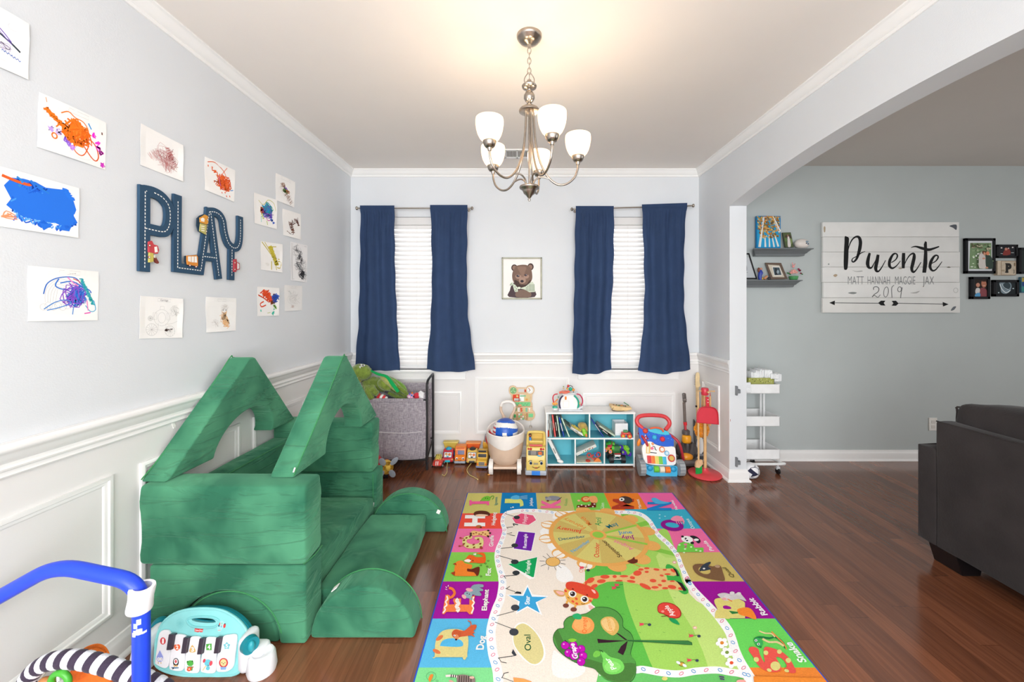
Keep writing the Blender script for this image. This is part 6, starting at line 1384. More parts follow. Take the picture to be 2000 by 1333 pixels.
# activity cube on top
a = sp(500, 440, SYF+.09); cxz = a.x; Z0 = SZ+.001; Ya = SYF+.06
t = thing('activity_cube', 'white play cube with red, teal and navy tubes on top of the bookshelf', 'activity toy', (cxz, SYF+.12, Z0))
def q2(x, y, Y=SYF+.04):
 p = sp(x, y, Y); dz = Z0 - sp(0, 452, Y).z; return Vector((p.x, p.y, p.z+dz))
to = lambda Y0: (lambda u, v, w: Vector((*q2(u, v, SYF+.06)[:1], w, q2(u, v, SYF+.06)[2])))
b = B('plastic'); b.prism([(385, 440), (378, 360), (400, 270), (430, 230), (575, 230), (615, 290), (630, 360), (620, 440)], to(0), SYF+.055, SYF+.15, '#f3f1ef', bev=.004); part('cube', b, t)
b = B('print')
for x0, y0, x1, y1, c_, Y in ((445, 255, 470, 300, '#ee8a3a', SYF+.0535), (418, 312, 505, 408, '#f2e2da', SYF+.054), (426, 320, 497, 400, '#faf6f2', SYF+.053)):
 p = q2(x0, y0); r = q2(x1, y1); b.bb(p.x, r.x, Y, Y+.001, r.z, p.z, c_)
part('front_print', b, t)
b = B('plastic'); b.tube([q2(345, 215), q2(300, 225), q2(280, 265), q2(288, 320), q2(300, 370)], .0055, '#cf3646', n=8, sm=6); part('tube', b, t, 'red tube')
b = B('plastic'); b.tube([q2(605, 215), q2(650, 230), q2(682, 280), q2(685, 330), q2(665, 375)], .006, '#c4365a', n=8, sm=6); part('tube', b, t, 'crimson tube')
b = B('plastic'); b.tube([q2(425, 235, SYF+.05), q2(385, 280, SYF+.05), q2(368, 340, SYF+.05), q2(380, 420, SYF+.05)], .007, '#3a3356', n=8, sm=6); part('tube', b, t, 'navy tube')
b = B('plastic'); b.tube([q2(570, 240, SYF+.05), q2(615, 290, SYF+.05), q2(632, 350, SYF+.05), q2(620, 420, SYF+.05)], .008, '#1fa58c', n=8, sm=6); part('tube', b, t, 'teal tube')
b = B('plastic'); b.bb(q2(355, 0).x, q2(690, 0).x, SYF+.03, SYF+.17, Z0, Z0+.012, '#d4d8dc', bev=.005)
for x, y in ((370, 430), (640, 430), (425, 225), (560, 210), (600, 195)): b.ell(q2(x, y, SYF+.045), (.011, .01, .011), '#cfd3d8', n=12)
b.tube([q2(415, 222), q2(590, 215)], .007, '#d4d8dc', n=8, sm=0); b.tube([q2(620, 425), q2(690, 385)], .009, '#d4d8dc', n=8, sm=0); part('frame', b, t, 'grey frame')
b = B('plastic'); b.ell(q2(438, 200, SYF+.07), (.04, .05, .013), '#f07e66', n=18); b.tube([q2(365, 205, SYF+.06), q2(440, 195, SYF+.06), q2(510, 190, SYF+.06)], .01, '#ee6f58', n=10); part('lid', b, t, 'coral lid')
b = B('plastic'); b.tube([q2(470, 140), q2(490, 100), q2(540, 110), q2(560, 160), q2(562, 215)], .0028, '#26262a', n=6, sm=6); part('wire', b, t, 'black wire')
for x, y, r, c_ in ((490, 108, .012, '#cf3c3a'), (520, 150, .017, '#1fa890'), (560, 160, .013, '#ee9a3c'), (478, 145, .01, '#efb13c'), (425, 140, .007, '#dcae5a'), (425, 118, .006, '#8aa84a')):
 b = B('plastic'); b.ell(q2(x, y, SYF+.045), (r, r, r), c_, n=14); part('bead', b, t)
b = B('plastic'); b.cyl(q2(427, 180), q2(425, 120), .002, col='#d8cdb8', n=6); part('stem', b, t)
b = B('plastic'); b.cyl(q2(308, 400, SYF+.03), q2(308, 378, SYF+.03), .024, .021, col='#22b08e', n=18); b.cyl(q2(308, 425, SYF+.03), q2(308, 400, SYF+.03), .026, .024, col='#dfe2e4', n=18); part('dial', b, t, 'teal dial')
b = B('plastic')
for k in range(3): b.ell(q2(285+k*22, 345+6*(k % 2), SYF+.03), (.011, .009, .012), '#efa94e', n=10)
b.tube([q2(305, 330), q2(330, 300), q2(345, 285)], .006, '#ee8f52', n=8); part('figure', b, t, 'orange figure')
for x, c_ in ((355, '#8fae9a'), (650, '#e6b06a')):
 b = B('plastic'); b.ell(q2(x, 258 if x < 400 else 345), (.007, .007, .011), c_, n=10); part('charm', b, t)
# wooden tray of small toys
p0 = sp(1060, 430, SYF+.10); t = thing('toy_tray', 'small wooden tray toy with green bits and a black cord on the bookshelf', 'wooden toy', (sp(1205, 0, SYF+.1).x, SYF+.1, Z0))
b = B('wood'); xa, xb_ = sp(1068, 0, SYF+.08).x, sp(1350, 0, SYF+.08).x; b.prism([(xa, Z0+.03), (xa+.002, Z0+.048), (xa+.05, Z0+.042), (xb_-.05, Z0+.03), (xb_-.004, Z0+.032), (xb_, Z0+.012), (xb_-.05, Z0+.001), (xa+.05, Z0+.001), (xa+.01, Z0+.01)], lambda u, v, w: Vector((u, w, v)), SYF+.05, SYF+.14, '#dcbc88', bev=.003); part('tray', b, t)
rr = random.Random(5)
for k in range(9):
 b = B('plastic'); b.ell((xa+.03+k*.0135, SYF+.06+.05*rr.random(), Z0+.042+.004*rr.random()-k*.0012), (.007, .008, .005), rr.choice(['#2f4a34', '#d88a3a', '#e9e2d4', '#3f8a5a', '#7a4a30']), n=8); part('bit', b, t)
b = B('plastic'); b.cyl(sp(1250, 330, SYF+.06)+Vector((0, 0, .004)), sp(1320, 385, SYF+.05)+Vector((0, 0, .01)), .004, col='#2f7a4c', n=8); part('stick', b, t, 'green stick')
b = B('plastic'); b.tube([(xa+.02, SYF+.045, Z0+.03), (xa+.004, SYF+.04, Z0+.015), (xa+.02, SYF+.035, Z0+.003), (xa+.07, SYF+.03, Z0+.002), (xa+.115, SYF+.04, Z0+.004)], .0018, '#1f1f22', n=6, sm=5); part('cord', b, t, 'black cord')
# ================================================================ BABY WALKER
wk = (1220, 720, 5.5555)
Yw = 3.36
t = thing('baby_walker', 'blue and white activity baby walker with a red handle and grey wheels', 'baby walker', ((1288-CX)/FPX*Yw, Yw, 0))
WPl = Plane((0, Yw, .0), (0, -1, .34))
def wq(x, y, off=0): return WPl.at(wk[0]+x/wk[2], wk[1]+y/wk[2], off)
def slab(b, pts, o0, o1, col, bev=.004, sm=3):
 pts = [tuple(q)[:2] for q in catmull([(p[0], p[1], 0) for p in pts], sm, True)] if sm else pts
 b.prism(pts, lambda u, v, w: wq(u, v, w), o0, o1, col, bev=bev)
b = B('plastic'); slab(b, [(150, 650), (200, 635), (300, 680), (440, 700), (520, 740), (530, 820), (520, 850), (440, 850), (350, 830), (280, 800), (200, 830), (175, 800)], -.015, .012, '#1d5fd0'); part('panel', b, t, 'royal blue panel')
b = B('plastic'); slab(b, [(185, 850), (230, 800), (280, 795), (340, 830), (430, 850), (530, 850), (548, 920), (545, 1040), (440, 1055), (290, 1045), (215, 1020), (190, 930)], -.02, .018, '#f4f2ef'); part('panel', b, t, 'white panel')
b = B('plastic'); slab(b, [(190, 980), (230, 1040), (400, 1058), (545, 1055), (560, 1120), (550, 1175), (470, 1190), (330, 1180), (225, 1145), (195, 1080)], -.05, .03, '#36acd8', bev=.008); part('base', b, t, 'light blue base')
b = B('plastic'); slab(b, [(255, 660), (330, 655), (450, 680), (480, 720), (400, 720), (270, 690)], -.012, .016, '#46c3dc'); part('panel', b, t, 'cyan panel')
b = B('plastic'); b.tube([wq(195, 650, .0), wq(150, 610, 0), wq(132, 570, 0), (wq(150, 530, 0)), wq(200, 512, 0), wq(310, 508, 0), wq(420, 520, 0), wq(475, 560, 0), wq(485, 610, 0), wq(440, 670, 0)], .0175, '#dd4248', n=14, sm=8); part('handle', b, t, 'red handle')
b = B('plastic'); b.tube([wq(268, 655, .02), wq(330, 645, .024), wq(390, 660, .024), wq(412, 690, .02)], .008, '#e8643c', n=10); part('phone', b, t, 'orange phone')
for x, y, c1_, c2_, r in ((217, 678, '#d8452c', '#e8643c', .022), (316, 748, '#35b0dc', '#1d5fd0', .021), (402, 768, '#dc3048', '#8c2030', .021)):
 b = B('plastic'); T = Matrix.Rotation(math.radians(90-18), 4, 'X'); b.lathe([(r, 0), (r, .012), (r*.7, .018), (r*.62, .012), (0, .012)], wq(x, y, .012), c1_, T=T, n=20); part('button', b, t)
b = B('plastic'); p = [wq(225, 732, .02), wq(250, 765, .02), wq(205, 768, .02)]; b.tube(p, .007, '#d83a2c', n=8, sm=0, closed=True); part('button', b, t, 'red triangle')
b = B('print'); A = Art(b, WPl, wk, off=.0185, step=.0002)
for s_, x, y, w in (('1', 213, 765, 16), ): pass
A.off = .020; A.text('2', (308, 762), (326, 760), '#f4f6f8', h=1, bold=.03); A.text('3', (393, 782), (412, 780), '#f8f0f2', h=1, bold=.03); A.text('1', (218, 764), (228, 763), '#f8f0f2', h=.9, bold=.03)
A.off = .0125
rr = random.Random(9)
for k in range(46):
 x = rr.uniform(185, 515); y = rr.uniform(700, 830)
 if y > 790 and x < 330: continue
 A.line([(x, y), (x+rr.uniform(-14, 14), y+rr.uniform(-10, 10))], 3, '#7fb4f2', same=True)
A.off = .0185
A.poly([(225, 840), (262, 808), (275, 850), (268, 925), (225, 922)], '#e6c478'); A.poly([(235, 852), (255, 845), (255, 915), (235, 915)], '#f2e6c8'); A.ell(300, 870, 28, 24, '#f2f0ee'); A.ell(290, 868, 18, 16, '#ee7a98'); A.line([(295, 845), (318, 850), (325, 880), (340, 890)], 8, '#26242a'); A.line([(270, 912), (340, 920)], 8, '#26242a'); A.poly([(280, 812), (300, 800), (315, 830), (290, 835)], '#e8a070')
part('print', b, t)
for x, y, r, c_ in ((395, 880, .026, '#e8762e'), (446, 920, .021, '#6cb4dc'), (497, 975, .032, '#cc3a34')):
 b = B('plastic'); T = Matrix.Rotation(math.radians(72), 4, 'X'); m = 14; pts = []
 for k in range(m*2):
  a_ = 6.283*k/(m*2); R_ = r*(1 if k % 2 else .84); pts.append((R_*math.cos(a_), R_*math.sin(a_)))
 c0 = wq(x, y, .019); b.prism(pts, lambda u, v, w: c0 + T @ Vector((u, v, w)), 0, .008, c_, bev=.001); b.lathe([(r*.66, .008), (r*.6, .012), (0, .012)], c0, {'#cc3a34': '#d8b45c', '#e8762e': '#f0e8e0', '#6cb4dc': '#cfe6f2'}[c_], T=T, n=18); part('gear', b, t)
for k, c_ in enumerate(('#d8333a', '#ee7a2e', '#e6d26a', '#74c444', '#3fb4d8')):
 b = B('plastic'); x = 258+k*41; b.box(wq(x, 988+k*3, .022), (.034, .012, .062), c_, bev=.004, rot=(-18, 0, 0)); part('piano_key', b, t)
for k, c_ in enumerate(('#72c83c', '#eee4cc', '#ee7a2e')):
 b = B('plastic'); x = 328+k*61; T = euler(0, 0, 0); b.cyl(wq(x-26, 1092+k*3, .03), wq(x+26, 1092+k*3, .03), .026, col=c_, n=20); part('roller', b, t)
for x, y in ((262, 1080), (515, 1092)):
 b = B('plastic'); b.ell(wq(x, y, .03), (.026, .02, .024), '#2c9fd0', n=18); part('dome', b, t)
for x, y in ((170, 1088), (590, 1112)):
 p = wq(x, y, .0); p = Vector((p.x, Yw-.02, .068)); b = B('plastic'); b.cyl(p - Vector((.022, 0, 0)), p + Vector((.022, 0, 0)), .062, col='#9fa3a6', n=28)
 for q in range(14): a_ = 6.283*q/14; b.box(p + Vector((0, .061*math.cos(a_), .061*math.sin(a_))), (.044, .01, .006), '#8b8f92', rot=(math.degrees(a_)+90, 0, 0))
 part('wheel', b, t)
 p2 = Vector((p.x + (.03 if x < 300 else -.03), Yw+.13, .062)); b = B('plastic'); b.cyl(p2 - Vector((.02, 0, 0)), p2 + Vector((.02, 0, 0)), .06, col='#9fa3a6', n=24); part('wheel', b, t)
for pts_ in ([wq(160, 700, -.02), Vector((wq(150, 0).x, Yw+.06, .25)), Vector((wq(200, 0).x+.01, Yw+.12, .08))], [wq(470, 700, -.02), Vector((wq(480, 0).x, Yw+.06, .25)), Vector((wq(555, 0).x, Yw+.12, .08))]):
 b = B('plastic'); b.tube(pts_, .012, '#b83440', n=10); part('rear_leg', b, t, 'dark red rear leg')
b = B('plastic'); b.ell(wq(155, 805, .0), (.016, .012, .034), '#ee8a2e', rot=(0, 15, 0)); part('lever', b, t, 'orange lever')
# ================================================================ TOY VACUUM
vk = (1300, 720, 5.5538); Yv = 3.60
def vq(x, y, Y=Yv): return P(vk[0]+x/vk[2], vk[1]+y/vk[2], Y)
t = thing('toy_vacuum', 'grey and orange upright toy vacuum cleaner in the corner', 'toy vacuum', (vq(235, 0).x, Yv, 0))
DG = '#55504e'
b = B('plastic'); b.box((vq(225, 1045).x, Yv-.03, .035), (.20, .15, .045), DG, bev=.015); b.box((vq(225, 1045).x, Yv-.08, .05), (.19, .06, .03), '#6a6664', bev=.01); part('floor_head', b, t)
b = B('plastic'); b.lathe([(0, -.1), (.03, -.1), (.055, -.08), (.06, -.05), (.058, 0), (.05, .045), (0, .045)], (vq(235, 0).x, Yv, .15), '#4e4a4a', n=24); b.ell((vq(165, 930).x, Yv+.02, .12), (.04, .05, .06), '#4a4646', n=16); b.ell((vq(305, 930).x, Yv+.02, .12), (.04, .05, .06), '#4a4646', n=16); part('body', b, t)
b = B('plastic'); b.ell(vq(230, 960, Yv-.045), (.055, .04, .038), '#e8951e', n=20); part('ball', b, t, 'orange ball section')
b = B('clear'); b.lathe([(.038, 0), (.04, .05), (.036, .09), (.033, .1)], (vq(228, 0).x, Yv-.02, vq(0, 905).z), '#b8b4b4', n=24); part('bin', b, t, 'clear dust bin')
b = B('plastic'); b.lathe([(.0, 0), (.025, 0), (.027, .03), (.022, .085), (0, .085)], (vq(228, 0).x, Yv-.02, vq(0, 905).z), '#5c5856', n=20); part('cyclone', b, t)
b = B('plastic'); b.lathe([(0, .0), (.035, 0), (.04, .008), (.041, .05), (.036, .062), (.028, .068), (0, .068)], (vq(222, 0).x, Yv-.01, vq(0, 800).z), '#eda21f', n=24); part('collar', b, t, 'orange collar')
b = B('plastic'); b.lathe([(.034, 0), (.034, .03), (.02, .04), (0, .04)], (vq(220, 0).x, Yv, vq(0, 712).z), '#57514f', n=20); b.tube([vq(215, 690), vq(210, 600), vq(203, 440), vq(200, 370)], .0125, '#6a5f59', n=12); b.box(vq(203, 318), (.032, .03, .085), '#5d5652', bev=.01, rot=(0, -5, 0)); b.ell(vq(210, 340, Yv-.02), (.016, .012, .012), '#77706a'); part('handle', b, t)
b = B('plastic'); b.cyl(vq(214, 615), vq(210, 580), .016, col='#d82a34', n=16); b.cyl(vq(217, 665, Yv-.012), vq(214, 620, Yv-.012), .01, col='#c4444c', n=12); part('ring', b, t, 'red ring')
# ================================================================ TOY GUITAR (leaning in the corner)
t = thing('toy_guitar', 'black toy electric guitar with a pale maple neck leaning in the corner', 'toy guitar', (vq(375, 0, 3.68).x, 3.68, 0))
Yg = 3.66
GP = Plane((vq(375, 0, Yg).x, 3.70, .25), (-.22, -1, .05))
def gq(x, y, o=0): return GP.at(vk[0]+x/vk[2], vk[1]+y/vk[2], o)
def gslab(b, pts, o0, o1, col, bev=.003, sm=3, mat=None):
 pts = [tuple(q)[:2] for q in catmull([(p[0], p[1], 0) for p in pts], sm, True)] if sm else pts
 b.prism(pts, lambda u, v, w: gq(u, v, w), o0, o1, col, bev=bev, mat=mat)
b = B('plastic'); gslab(b, [(300, 570), (315, 565), (330, 620), (345, 720), (395, 745), (430, 730), (440, 790), (450, 850), (465, 930), (460, 1000), (440, 1050), (385, 1055), (330, 1030), (305, 960), (310, 900), (318, 830), (305, 740)], -.02, .02, '#232329', bev=.006); part('body', b, t)
b = B('plastic'); gslab(b, [(345, 740), (395, 755), (405, 840), (400, 900), (350, 930), (330, 850)], .0202, .023, '#d9d7d4', bev=.0008); part('pickguard', b, t, 'white pickguard')
b = B('metal'); b.cyl(gq(345, 945, .026), gq(285, 1035, .035), .003, col='#c8c8cc', n=8); b.box(gq(380, 930, .026), (.05, .012, .02), '#b8babf', bev=.002); part('bridge', b, t, 'metal bridge and tremolo bar')
b = B('wood'); gslab(b, [(322, 200), (352, 200), (368, 760), (330, 760)], .012, .034, '#d9bd8c', bev=.002, sm=0); part('neck', b, t)
b = B('wood'); gslab(b, [(322, 210), (318, 120), (322, 60), (338, 42), (358, 48), (364, 90), (362, 140), (370, 185), (350, 200)], .010, .028, '#e0c796', bev=.003); part('headstock', b, t)
for k in range(6):
 b = B('metal'); b.cyl(gq(322, 80+k*18, .019), gq(305, 80+k*18, .019), .0028, col='#b0b0b2', n=8); part('tuning_peg', b, t)
b = B('metal')
for k in range(4): b.cyl(gq(330+k*6, 205, .036), gq(345+k*8, 930, .030), .0006, col='#c0bcb4', n=4)
part('strings', b, t)
b = B('plastic'); b.box(gq(327, 405, .03), (.018, .012, .018), '#232329', bev=.002); part('clip', b, t, 'black clip')
# ================================================================ CLEANING SET ON ITS STAND
Yc_ = 3.36; cx = (1378-CX)/FPX*Yc_
def cq(x, y, Y=Yc_): return P(vk[0]+x/vk[2], vk[1]+y/vk[2], Y)
t = thing('cleaning_stand', 'wooden toy cleaning stand on a round red base with a red top knob', 'cleaning stand', (cx, Yc_, 0))
b = B('plastic'); b.lathe([(0, 0), (.125, 0), (.132, .006), (.132, .014), (.124, .02), (.06, .026), (.034, .036), (.024, .05), (.022, .06), (0, .06)], (cx-.006, Yc_, 0), '#d8434a', n=40); part('base', b, t, 'red base')
b = B('wood'); b.cyl((cx-.003, Yc_, .05), (cx-.006, Yc_, cq(0, 250).z), .0125, col='#d9b07c', n=16); part('pole', b, t)
zc = cq(0, 250).z
b = B('plastic'); b.lathe([(0, -.03), (.026, -.03), (.03, -.024), (.03, .022), (.025, .03), (0, .03)], (cx-.006, Yc_, zc), '#d03848', n=24); part('hub', b, t, 'red hub')
b = B('wood'); b.cyl((cx-.07, Yc_, zc+.004), (cx+.072, Yc_, zc+.001), .005, col='#d9b07c', n=10); b.ell((cx+.072, Yc_, zc+.001), .0075, '#d9b07c', n=10); b.cyl((cx-.006, Yc_, zc), (cx+.0, Yc_-.05, zc+.002), .005, col='#d9b07c', n=10); b.ell((cx+.0, Yc_-.052, zc+.002), .0085, '#d9b07c', n=12); part('pegs', b, t)
Yd = Yc_-.045; DP = Plane((0, Yd, 0), (0, -1, 0)); dq = lambda x, y, o=0: DP.at(vk[0]+x/vk[2], vk[1]+y/vk[2], o)
t = thing('toy_dustpan', 'red toy dustpan hanging on the cleaning stand', 'toy dustpan', dq(450, 600), 'tools on the toy cleaning stand')
out = [(335, 585), (335, 500), (345, 455), (375, 425), (420, 415), (480, 418), (530, 435), (555, 475), (562, 530), (565, 605), (450, 592)]
b = B('plastic'); b.prism(out, lambda u, v, w: dq(u, v, w), 0, .006, '#d8404e', bev=.001); part('pan', b, t)
b = B('plastic'); b.tube([dq(*p, .012) for p in out[:10]], .005, '#c22b3c', n=8, sm=3); b.cyl(dq(335, 585, .006), dq(565, 605, .006), .003, col='#c22b3c', n=6); part('rim', b, t)
b = B('plastic'); b.box(dq(447, 362, .008), (.026, .016, .085), '#d03040', bev=.005, rot=(0, -3, 0));
part('handle', b, t)
b = B('plastic')
for y in (335, 365): b.ell(dq(450, y, .0165), (.004, .002, .004), '#f2e6e6', n=10)
part('rivet', b, t, 'white dots')
t = thing('toy_broom', 'wooden toy broom with green bristles hanging on the left of the stand', 'toy broom', cq(360, 1150), 'tools on the toy cleaning stand')
Yb = Yc_-.03
b = B('wood'); b.cyl(cq(358, 1000, Yb), cq(352, 250, Yb), .0072, col='#dcb684', n=12); part('pole', b, t)
b = B('wood'); b.prism([(340, 1000), (395, 990), (402, 1035), (360, 1078), (318, 1070), (325, 1020)], lambda u, v, w: Vector((cq(u, v, Yb).x, w, cq(u, v, Yb).z)), Yb-.012, Yb+.012, '#dcb48a', bev=.003); part('head', b, t)
b = B('fabric')
for i in range(9):
 for j in range(3):
  u = i/8; x0 = 330+60*u; b.cyl(cq(x0, 1078-u*40, Yb-.008+.008*j), cq(x0+2, 1165-u*30, Yb-.008+.008*j), .0042, col='#1f9a44', n=5)
part('bristles', b, t, kind='stuff', label='green bristles')
t = thing('toy_duster', 'fluffy orange toy duster behind the red dustpan', 'toy duster', cq(400, 740), 'tools on the toy cleaning stand')
b = B('wood'); b.cyl(cq(396, 600, Yc_+.05), cq(398, 262, Yc_+.05), .0072, col='#d3a772', n=12); part('pole', b, t)
b = B('plush'); rr = random.Random(2)
b.ell(cq(392, 660, Yc_+.05), (.068, .022, .07), '#ea931f', nz=.01, n=26, nsc=5)
for k in range(170):
 x = rr.uniform(325, 462); y = rr.uniform(575, 735); p = cq(x, y, Yc_+.03); b.cyl(p, p + Vector((rr.uniform(-.008, .008), -.01, rr.uniform(-.012, .004))), .0035, .0012, rr.choice(['#f0a02a', '#e58b1c', '#f3a93a']), n=5)
part('fluff', b, t, 'orange fluff', kind='stuff')
t = thing('toy_mop', 'slim wooden toy mop handle hanging at the right of the stand', 'toy mop', cq(482, 420), 'tools on the toy cleaning stand')
b = B('wood'); b.cyl(cq(482, 620, Yc_+.01), cq(483, 320, Yc_+.01), .0085, col='#d6ab78', n=12); b.cyl(cq(483, 320, Yc_+.01), cq(483, 285, Yc_+.01), .0085, .004, col='#d6ab78', n=12); part('handle', b, t)
b = B('fabric'); b.tube([cq(478, 300, Yc_+.003), cq(482, 262, Yc_+.003), cq(487, 300, Yc_+.003)], .0016, '#c4404a', n=6); part('loop', b, t, 'red loop')
# ================================================================ LIVING ROOM
# sofa seen from behind
KX, KY = 2.26, 2.27
t = thing('sofa', 'dark charcoal fabric sofa seen from behind at the right edge', 'sofa', (2.65, 1.3, 0))
b = B('suede'); b.rbox(KX, KX+.11, .2, 2.172, .105, .79, .012, (3, 16, 12), .004, (2, 2, 2)); part('back_frame', b, t)
b = B('suede'); b.rbox(KX, KX+.95, 2.172, KY, .105, .632, .012, (12, 4, 10), .003, (2, 2, 2)); part('arm', b, t)
b = B('suede'); b.rbox(KX, KX+.95, .1, .2, .105, .632, .012, (12, 4, 10), .003, (2, 2, 2)); part('arm', b, t)
b = B('suede'); b.rbox(KX+.11, KX+.93, .205, 2.168, .13, .30, .012, (8, 12, 4), .003, (2, 2, 2)); part('base', b, t)
for y0, y1 in ((.21, .86), (.865, 1.51), (1.515, 2.16)):
 b = B('suede'); b.rbox(KX+.3, KX+.93, y0, y1, .30, .46, .04, (8, 8, 5), .006, (3, 3, 3), bulge=.02); part('seat_cushion', b, t)
 b = B('suede'); b.rbox(KX+.075, KX+.32, y0+.0, y1, .46, .90, .05, (7, 10, 8), .01, (4, 4, 4), bulge=.025); part('back_cushion', b, t)
 b = B('suede'); c_ = [(KX+.10, y0+.03, .872), (KX+.095, (y0+y1)/2, .885), (KX+.10, y1-.03, .872), (KX+.10, y1-.004, .84), (KX+.10, y1-.004, .7)]; b.tube(c_, .005, sm=4, n=6); part('piping', b, t)
b = B('suede'); b.tube([(KX+.002, 2.17, .788), (KX+.002, 1.2, .79), (KX+.002, .21, .788)], .004, n=6); b.tube([(KX+.003, KY-.004, .11), (KX+.003, KY-.004, .63), (KX+.1, KY-.004, .633), (KX+.9, KY-.004, .633)], .004, sm=0, n=6); part('piping', b, t)
for x, y in ((KX+.06, 2.10), (KX+.86, 2.16), (KX+.06, .28), (KX+.86, .28)):
 b = B('plastic'); b.prism([(x-.01, 0), (x+.085, 0), (x+.11, .11), (x-.045, .11)], lambda u, v, w: Vector((u, w, v)), y-.015, y+.13, '#141214', bev=.004); part('foot', b, t, 'black tapered foot')
# big wooden name sign
YS = YF - .03; s0 = P(1608, 434, YS); s1 = P(1874, 611.5, YS)
SGN = Plane((0, YS, 0), (0, -1, 0)); c6 = (1580, 410, 4.762)
b = B('plank'); rr = random.Random(4)
rows = [434, 463, 492.5, 522, 551.8, 582, 611.5]
for i in range(6):
 z1 = P(0, rows[i], YS).z; z0 = P(0, rows[i+1], YS).z
 b.bb(s0.x+rr.uniform(-.006, .004), s1.x+rr.uniform(-.004, .006), YS, YS+.022, z0+.0015, z1-.0008, rr.choice(['#e8e8e5', '#ecece9', '#e5e5e1']), bev=.0012)
b.bb(s0.x+.01, s1.x-.01, YS+.022, YS+.028, s1.z+.03, s0.z-.03, '#6b665c')
for x in (s0.x+.12, s1.x-.12): b.bb(x-.03, x+.03, YS+.022, YF-.0005, s1.z+.05, s0.z-.05, '#8a8377')
A = Art(b, SGN, c6, off=.0006, step=.00003, mat='print'); K = '#191a1b'
for p, c_ in (([(1305, 150), (1370, 138), (1370, 188), (1340, 168)], '#5a5f66'), ([(1318, 938), (1340, 905), (1368, 900), (1350, 930)], '#6a7076'), ([(362, 774), (410, 765), (445, 774), (410, 785)], '#8a8e8c'), ([(225, 612), (245, 598), (265, 608), (245, 626)], '#b9a68c'), ([(1280, 535), (1300, 529), (1318, 536), (1298, 540)], '#6b6a58'), ([(830, 545), (850, 538), (868, 546), (850, 552)], '#a89c86'), ([(940, 775), (990, 765), (1030, 755), (1000, 778)], '#bcbcb8'), ([(175, 505), (184, 498), (190, 508), (182, 515)], '#9aa39c'), ([(400, 562), (440, 572), (490, 566), (495, 574), (440, 578)], '#b2b2ae'), ([(136, 160), (152, 160), (150, 205), (138, 205)], '#b4a48c')): A.poly(p, c_, 3)
A.ell(1365, 750, 22, 24, '#c4c4c0', w=4)
A.poly([(332, 248), (352, 250), (372, 266), (368, 330), (366, 440), (360, 530), (352, 556), (338, 560), (325, 550), (322, 480), (325, 380), (330, 300)], K, 2)
A.line([(355, 420), (372, 340), (400, 280), (435, 252), (465, 258), (478, 300), (472, 360), (456, 420), (440, 460), (415, 485), (400, 478), (405, 455), (440, 435), (490, 400), (522, 388)], [6, 9, 12, 16, 26, 32, 32, 26, 20, 14, 12, 8, 8, 8, 5], K, sm=4)
A.line([(565, 402), (552, 450), (545, 500), (555, 535), (580, 540), (605, 500), (630, 450), (645, 420)], [20, 30, 34, 26, 14, 8, 8, 10], K, sm=4)
A.line([(642, 418), (632, 480), (620, 540), (628, 570), (650, 570), (680, 530), (712, 470)], [26, 32, 32, 24, 14, 9, 6], K, sm=4)
A.line([(765, 492), (805, 465), (822, 430), (808, 408), (780, 418), (752, 470), (748, 520), (775, 545), (815, 520), (850, 475)], [7, 10, 14, 12, 18, 28, 26, 16, 9, 6], K, sm=4)
A.line([(880, 402), (878, 460), (876, 545)], [28, 32, 26], K, sm=4); A.line([(880, 530), (905, 470), (940, 420), (972, 408), (978, 440), (965, 500), (955, 550), (970, 580), (1000, 555), (1042, 488)], [6, 8, 12, 18, 30, 32, 28, 20, 10, 6], K, sm=4)
A.poly([(1070, 400), (1068, 320), (1080, 292), (1095, 300), (1100, 400), (1100, 500), (1088, 586), (1054, 586), (1062, 500)], K); A.line([(948, 352), (990, 342), (1050, 358), (1110, 372), (1160, 360), (1210, 342)], [4, 14, 26, 26, 18, 10], K, sm=4)
A.line([(1140, 500), (1178, 478), (1200, 445), (1192, 425), (1165, 432), (1135, 480), (1125, 530), (1145, 565), (1175, 560), (1210, 520), (1237, 482)], [7, 10, 14, 12, 18, 28, 26, 18, 12, 8, 5], K, sm=4)
for w_, x0, x1 in (('MATT', 362, 508), ('HANNAH', 545, 752), ('MAGGIE', 800, 988), ('JAX', 1058, 1162)): A.text(w_, (x0, 695), (x1, 695), '#85888a', top=(x0, 620), bold=-.012)
A.line([(590, 812), (605, 790), (640, 765), (650, 735), (630, 716), (603, 722), (600, 745)], 6, '#55585a', sm=4); A.line([(585, 808), (610, 798), (640, 815), (662, 790)], 5, '#55585a', sm=4); A.ell(716, 765, 24, 50, '#55585a', rot=8, w=5); A.line([(790, 703), (768, 730), (772, 820)], 5, '#55585a', sm=3); A.ell(842, 740, 20, 26, '#55585a', rot=10, w=5); A.line([(866, 722), (858, 770), (850, 822)], 5, '#55585a', sm=3)
A.line([(240, 866), (650, 870)], 5, K); A.line([(830, 870), (1250, 878)], 5, K); A.poly([(188, 866), (240, 845), (238, 888)], K); A.poly([(1298, 880), (1242, 858), (1246, 900)], K)
A.poly([(642, 868), (668, 846), (710, 846), (694, 868), (710, 892), (668, 890)], K); A.poly([(832, 872), (808, 846), (768, 848), (785, 870), (768, 893), (808, 894)], K)
solo('name_sign', b, 'large whitewashed plank sign with a black script family name and two arrows', 'sign', wn=False)
